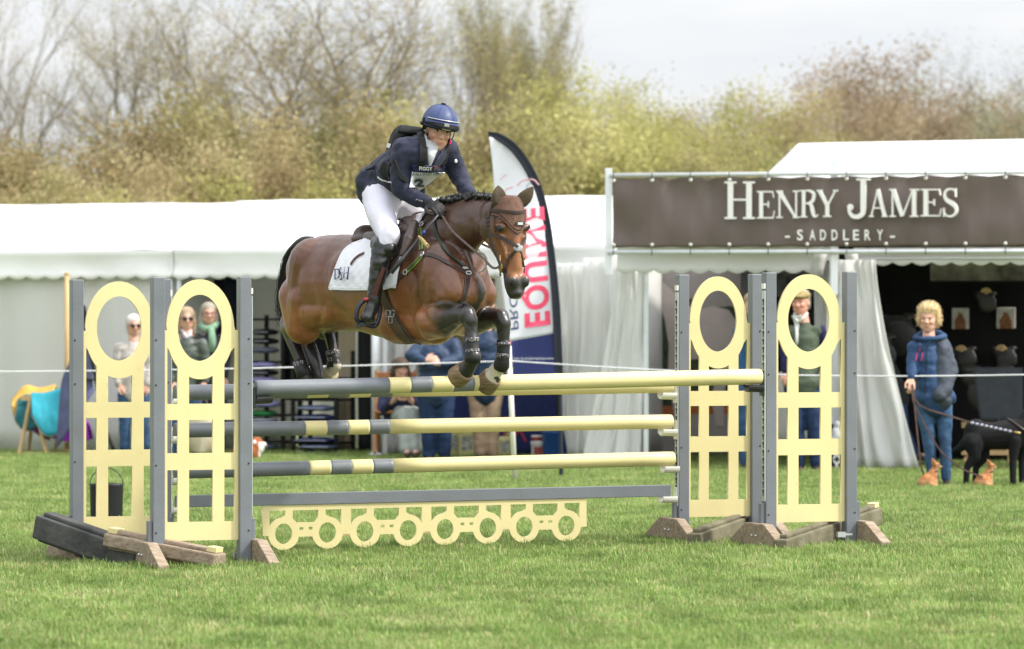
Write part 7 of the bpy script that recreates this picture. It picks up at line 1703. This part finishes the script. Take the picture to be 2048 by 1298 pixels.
# saddle pads on a trestle, far left
def trestle():
    Y = 46.2; c = at(86, 915, Y); c.z = 0; t = thing('pad_stand', c, 'pale wooden trestle standing in front of the laced tent wall', 'wooden stand'); P = lambda px, py, dy=0: at(px, py, Y + dy)
    for a, b_, dy in (((40, 915), (60, 800), .25), ((96, 920), (62, 800), -.25), ((36, 910), (120, 800), .3), ((80, 918), (66, 800), -.3)):
        pass
    for a, b_, dy in (((38, 912), (62, 795), -.2), ((95, 920), (64, 795), -.25), ((56, 905), (70, 795), .3), ((150, 912), (128, 795), -.2), ((110, 905), (130, 795), .3)):
        b = MB(); p, q = P(*a, dy), P(*b_, 0); p.z = max(p.z, 0); b.tube([p, q], .024, 6); b.build('leg', palewood, t)
    b = MB(); b.box(P(100, 908, -.15), (.75, .03, .05)); b.build('cross_bar', palewood, t); b = MB(); b.box(P(98, 796, 0), (.62, .05, .05)); b.build('top_bar', palewood, t)
    def spad(pts_top, pts_bot, m, dy, lab):
        q = P(pts_top[0][0], pts_top[0][1], dy); t2 = thing('saddle_pad', q, lab, 'saddle pad', 'saddle pads hung over the trestle'); A_ = cat(pts_top, 8); B_ = cat(pts_bot, 8); n = min(len(A_), len(B_)); G = []
        for i in range(n):
            row = []
            for j in range(13):
                v = j / 12; x = A_[i][0] * (1 - v) + B_[i][0] * v; y = A_[i][1] * (1 - v) + B_[i][1] * v; row.append(P(x, y, dy - .22 * math.sin(v * PI * .5) + .012 * noise.noise(Vector((i * .3, j * .4, dy * 9)))))
            G.append(row)
        b = MB(); b.grid(G, .02); o = b.build('cloth', m, t2, True)
        b = MB(); b.tube([r[-1] for r in G], .010, 6); b.build('binding', mat('binding_grey', (.40, .36, .30), .8), t2, True)
        # far half
        G2 = [[Vector((p.x, 2 * (Y + dy) - p.y + .0, p.z)) for p in r] for r in G]; b = MB(); b.grid(G2, .02); b.build('far_side', m, t2, True)
    spad([(24, 800), (50, 772), (80, 776), (112, 770)], [(24, 815), (36, 850), (60, 842), (100, 800)], mat('pad_mustard', (.55, .34, .08), .8, .2, .1, 8), .25, 'mustard saddle pad farthest on the trestle')
    spad([(36, 800), (50, 790), (66, 792), (80, 800)], [(30, 840), (44, 858), (62, 860), (80, 850)], mat('pad_dark_teal', (.01, .11, .12), .8), .12, 'dark teal saddle pad half hidden on the trestle')
    spad([(62, 786), (90, 786), (118, 778), (158, 770)], [(64, 830), (86, 866), (110, 870), (158, 836)], mat('pad_turquoise', (.03, .27, .34), .8, .2, .1, 8), -.10, 'turquoise saddle pad in front on the trestle')
    spad([(104, 850), (130, 840), (150, 840), (176, 842)], [(100, 872), (126, 882), (150, 884), (178, 880)], mat('pad_purple', (.24, .03, .36), .8, .2, .1, 8), -.02, 'purple saddle pad hanging lowest on the trestle')
    spad([(62, 850), (74, 850), (88, 856), (100, 860)], [(62, 860), (74, 868), (88, 876), (100, 880)], mat('pad_plum', (.06, .01, .07), .8), .08, 'plum saddle pad low in the shade of the trestle')
trestle()
def small_flag():
    Y = 45.6; t = thing('feather_flag', at(160, 905, Y), 'small grey-blue folded flag with black edges leaning by the far left wing', 'flag'); gb = mat('flag_greyblue', (.10, .11, .20), .7, .2, .2, 5); G = []
    A_ = cat([(160, 612), (152, 660), (140, 720), (122, 770), (112, 900)], 8); B_ = cat([(168, 610), (176, 660), (184, 720), (186, 770), (190, 780)], 8)
    for a, c in zip(A_, B_): G.append([at(a[0] * (1 - v) + c[0] * v, a[1] * (1 - v) + min(c[1], a[1] + 20) * v, Y + .05 * math.sin(v * 3)) for v in (0, .3, .6, 1)])
    b = MB(); b.grid(G, .006); b.build('cloth', gb, t, True); b = MB(); b.tube([at(q[0], q[1], Y) for q in cat([(163, 908), (160, 700), (160, 640), (166, 608)], 6)], .014, 8); b.build('pole', blackf, t, True)
    b = MB(); b.tube([at(q[0], q[1], Y - .05) for q in cat([(168, 612), (178, 680), (194, 770), (212, 860), (228, 900)], 6)], .022, 8); b.build('pole', blackf, t, True); b = MB(); b.tube([at(140, 756, Y), at(196, 760, Y)], .012, 6); b.build('cross_bar', blackf, t, True)
small_flag()
def bag():
    q = at(404, 900, 44.4); t = thing('tote_bag', q, 'beige tote bag held low by the woman in the quilted jacket', 'bag'); b = MB(); rings = [[at(404, y, 44.5) + Vector((w_ * math.cos(a), .09 * math.sin(a), 0)) for a in [2 * PI * i / 20 for i in range(20)]] for y, w_ in ((905, .05), (902, .13), (870, .15), (840, .14), (824, .12))]; b.ring_loft(rings); b.build('body', mat('canvas_beige', (.52, .46, .33), .8, .2, .1, 5), t, True)
    b = MB(); b.tube([at(392, 826, 44.45), at(396, 800, 44.45), at(412, 800, 44.45), at(418, 826, 44.45)], .010, 6); b.build('handle', leather2, t, True)
bag()
# ================================================================== saddlery stock
A0, M0, B0, uh, nh = SA; MH = Matrix((uh, nh, Z3)).transposed()
def mural():
    t = thing('wall_print', onplane(1400, 700, HJ, 2.6), 'large printed picture of a pale horse and hedge inside the left saddlery bay', 'wall print'); bk = 2.6
    def flat(pts, m, nm, d): b = MB(); P = [onplane(p[0], p[1], HJ, bk) - nh * d for p in pts]; b.add(P, [tuple(range(len(P)))]); b.build(nm, m, t)
    flat([(1250, 520), (1520, 520), (1520, 905), (1250, 905)], mat('print_grey', (.26, .23, .22), .5, .3, .1, 1), 'sheet', 0)
    flat([(1290, 600), (1330, 590), (1400, 600), (1400, 812), (1270, 812), (1280, 700)], mat('print_hedge', (.035, .055, .025), .6, .3, .7, 9), 'hedge', .004); flat([(1398, 618), (1460, 612), (1500, 620), (1500, 812), (1398, 812)], mat('print_hedge', (.035, .055, .025), .6), 'hedge', .005)
    flat([(1260, 812), (1500, 812), (1500, 828), (1260, 828)], mat('print_orange', (.40, .12, .04), .6, .3, .3, 6), 'rail', .008); flat([(1250, 828), (1520, 828), (1520, 905), (1250, 905)], mat('print_sand', (.30, .27, .25), .6), 'sand', .006)
    pale = mat('print_horse', (.42, .36, .34), .6, .2, .12, 3)
    flat([(1290, 560), (1312, 590), (1330, 640), (1338, 690), (1336, 760), (1346, 812), (1352, 860), (1366, 870), (1362, 800), (1372, 720), (1420, 716), (1430, 760), (1424, 800), (1432, 850), (1448, 852), (1448, 790), (1462, 720), (1480, 690), (1478, 650), (1458, 620), (1425, 612), (1400, 618), (1370, 610), (1344, 580), (1310, 548)], pale, 'horse', .012)
mural()
def picture(px, py, w_, h_, back, lab):
    q = onplane(px, py, HJ, back); s = q.y / F; t = thing('picture_tin', q, lab, 'picture', 'small horse pictures on the black wall'); b = MB(); b.box(q, (w_ * s, .03, h_ * s), MH); b.build('board', mat('tin_white', (.50, .47, .45), .5, .3, .2, 20), t, bevel=.008)
    b = MB(); q2 = q - nh * .02; S_ = lambda x, z: q2 + uh * x * w_ * s + Z3 * z * h_ * s; b.add([S_(-.30, -.5), S_(.32, -.5), S_(.30, -.1), S_(.16, .12), S_(.10, .32), S_(.02, .22), S_(-.10, .34), S_(-.16, .1), S_(-.34, -.1)], [tuple(range(9))]); b.build('horse_print', mat('tin_chestnut', (.22, .09, .04), .6, .3, .4, 30), t)
picture(1921, 637, 34, 42, 2.1, 'small horse picture on the black wall, left of the two'); picture(2012, 636, 38, 42, 2.1, 'small horse picture on the black wall, right of the two')
def wall_saddle(px, py, back, lab, sc=1.0):
    q = onplane(px, py, HJ, back); t = thing('saddle', q, lab, 'saddle', 'saddles shown on the black wall'); s = sc; b = MB(); sd = mat('stock_saddle', (.022, .020, .020), .40, .5, .3, 8)
    for x, z, rx, ry, rz in ((-.15, .02, .12, .13, .05), (0, .0, .16, .12, .05), (.15, .03, .09, .09, .05)): b.ell(q + uh * x * s + Z3 * z * s, (rx * s, ry * s, rz * s), MH)
    b.ell(q + uh * .04 * s - nh * .10 * s - Z3 * .18 * s, (.22 * s, .03 * s, .20 * s), MH); b.ell(q - uh * .02 * s - nh * .08 * s - Z3 * .05 * s, (.22 * s, .05 * s, .10 * s), MH); me = organic(b, .012, 3); link('seat', me, [sd], t)
    b = MB(); b.box(q + nh * .12 - Z3 * .03, (.06, .28, .06), MH); b.build('bracket', palewood, t)
    return t
for px, py, bk_, lb, sc in ((1976, 745, 1.0, 'dark saddle over a grey pad stand beside the black dog', 1.15), (1790, 640, 1.7, 'black saddle high beside the inner tent pole', 1.0), (1752, 680, 1.2, 'black saddle behind the edge of the white curtain', .9), (1930, 700, 2.0, 'black saddle below the left horse picture', .55), (2010, 700, 2.0, 'black saddle below the right horse picture', .55), (1972, 590, 2.0, 'black saddle highest between the two horse pictures', .5)): wall_saddle(px, py, bk_, lb, sc)
for px, py in ((1922, 700), (2002, 699), (1972, 585), (1745, 582)):
    q = onplane(px, py, HJ, 1.75 if px > 1800 else .9); t = thing('saddle_bracket', q, {1922: 'wooden half-round bracket under the left picture', 2002: 'wooden half-round bracket under the right picture', 1972: 'wooden half-round bracket highest on the black wall', 1745: 'wooden bracket beside the white curtain'}[px], 'bracket', 'wooden saddle brackets'); s = q.y / F
    b = MB(); b.prism([(.055 * math.cos(a), .05 * math.sin(a)) for a in np.linspace(0, PI, 14)], q, uh, Z3, -.0, -.03); b.build('arch', palewood, t); b = MB(); b.box(q + nh * .05, (.03, .1, .03), MH); b.build('arm', palewood, t)
def stand():
    q = onplane(1970, 905, HJ, .9); q.z = 0; t = thing('saddle_stand', q, 'wooden saddle stand with a grey pad behind the black dog', 'saddle stand'); P = lambda px, py, bk=.9: onplane(px, py, HJ, bk)
    for a, c in (((1930, 925), (1945, 850)), ((2020, 925), (2010, 850)), ((1948, 915), (1985, 860))): b = MB(); b.tube([P(*a, .75), P(*c)], .022, 6); b.build('leg', palewood, t)
    b = MB(); b.box(P(1978, 850), (.55, .05, .06), MH); b.build('rail', palewood, t); b = MB(); b.box(P(1978, 905, .75), (.55, .04, .05), MH); b.build('rail', palewood, t)
    t2 = thing('saddle_pad', P(1978, 750), 'charcoal saddle pad draped on the wooden stand under the dark saddle', 'saddle pad'); G = []
    for i in range(15):
        u_ = i / 14; row = []
        for j in range(11): v = j / 10; row.append(P(1946 + (2046 - 1946) * u_ + (14 * v if u_ < .5 else 0) * (1 - u_), 735 + (18 if u_ < .3 else 0) * (0.3 - u_) * 0 + 108 * v, .72 - .05 * math.sin(v * 2)))
        G.append(row)
    b = MB(); b.grid(G, .015); b.build('cloth', mat('pad_charcoal', (.05, .055, .065), .8, .2, .15, 8), t2, True); b = MB(); b.tube([r[-1] for r in G], .008, 6); b.build('binding', blackf, t2, True)
stand()
q = onplane(1985, 540, HJ, 2.05); t = thing('wall_print', q, 'pale printed picture strip high under the scalloped awning', 'wall print'); b = MB(); b.box(q, (1.3, .02, .22), MH); b.build('sheet', mat('strip_pale', (.36, .33, .30), .6, .3, .6, 5, col2=(.08, .07, .07)), t); b = MB(); b.box(q - nh * .02 - Z3 * .12, (1.3, .02, .012), MH); b.build('batten', blackf, t)
q = onplane(1450, 552, HJ, 2.3); t = thing('wall_print', q, 'dark printed strip at the top back of the left saddlery bay', 'wall print'); b = MB(); b.box(onplane(1570, 565, HJ, 2.3), (.95, .02, .30), MH); b.build('sheet', mat('strip_dark', (.03, .028, .03), .6, .3, .6, 6, col2=(.16, .15, .15)), t); b = MB(); b.box(onplane(1570, 640, HJ, 2.35), (.9, .02, 1.1), MH); b.build('backing', mat('black_cloth', (.012, .012, .014), .85), t)
# floor sign with two letters
def sign():
    q = onplane(1673, 930, HJ, -.3); t = thing('floor_sign', Vector((q.x, q.y, 0)), 'black floor sign with white letters seen through the rightmost wing', 'sign'); b = MB(); b.box(onplane(1673, 890, HJ, -.3), (.24, .02, .42), MH); b.build('board', blackp, t, bevel=.004)
    for ch, py in (('A', 917), ('Y', 937)):
        me = text_mesh(ch, .11, .0, 'CENTER', offset=.006); o = onplane(1674, py, HJ, -.3) - nh * .014; me.transform(Matrix(((uh.x, 0, nh.x, o.x), (uh.y, 0, nh.y, o.y), (0, 1, 0, o.z), (0, 0, 0, 1)))); link('lettering', me, [mat('lettering_white', (.8, .8, .8), .5)], t)
    t = thing('ornament', onplane(1671, 875, HJ, -.5), 'white mesh ornament standing by the floor sign', 'ornament'); b = MB(); o = onplane(1672, 870, HJ, -.45); b.ell(o, (.05, .05, .09)); b.ell(o + Vector((-.03, 0, -.06)), (.06, .05, .05)); b.ell(o + Vector((.01, 0, .10)), (.035, .04, .045)); me = organic(b, .01, 2); link('body', me, [mat('ornament_white', (.6, .6, .6), .6, .3, .5, 60)], t)
sign()
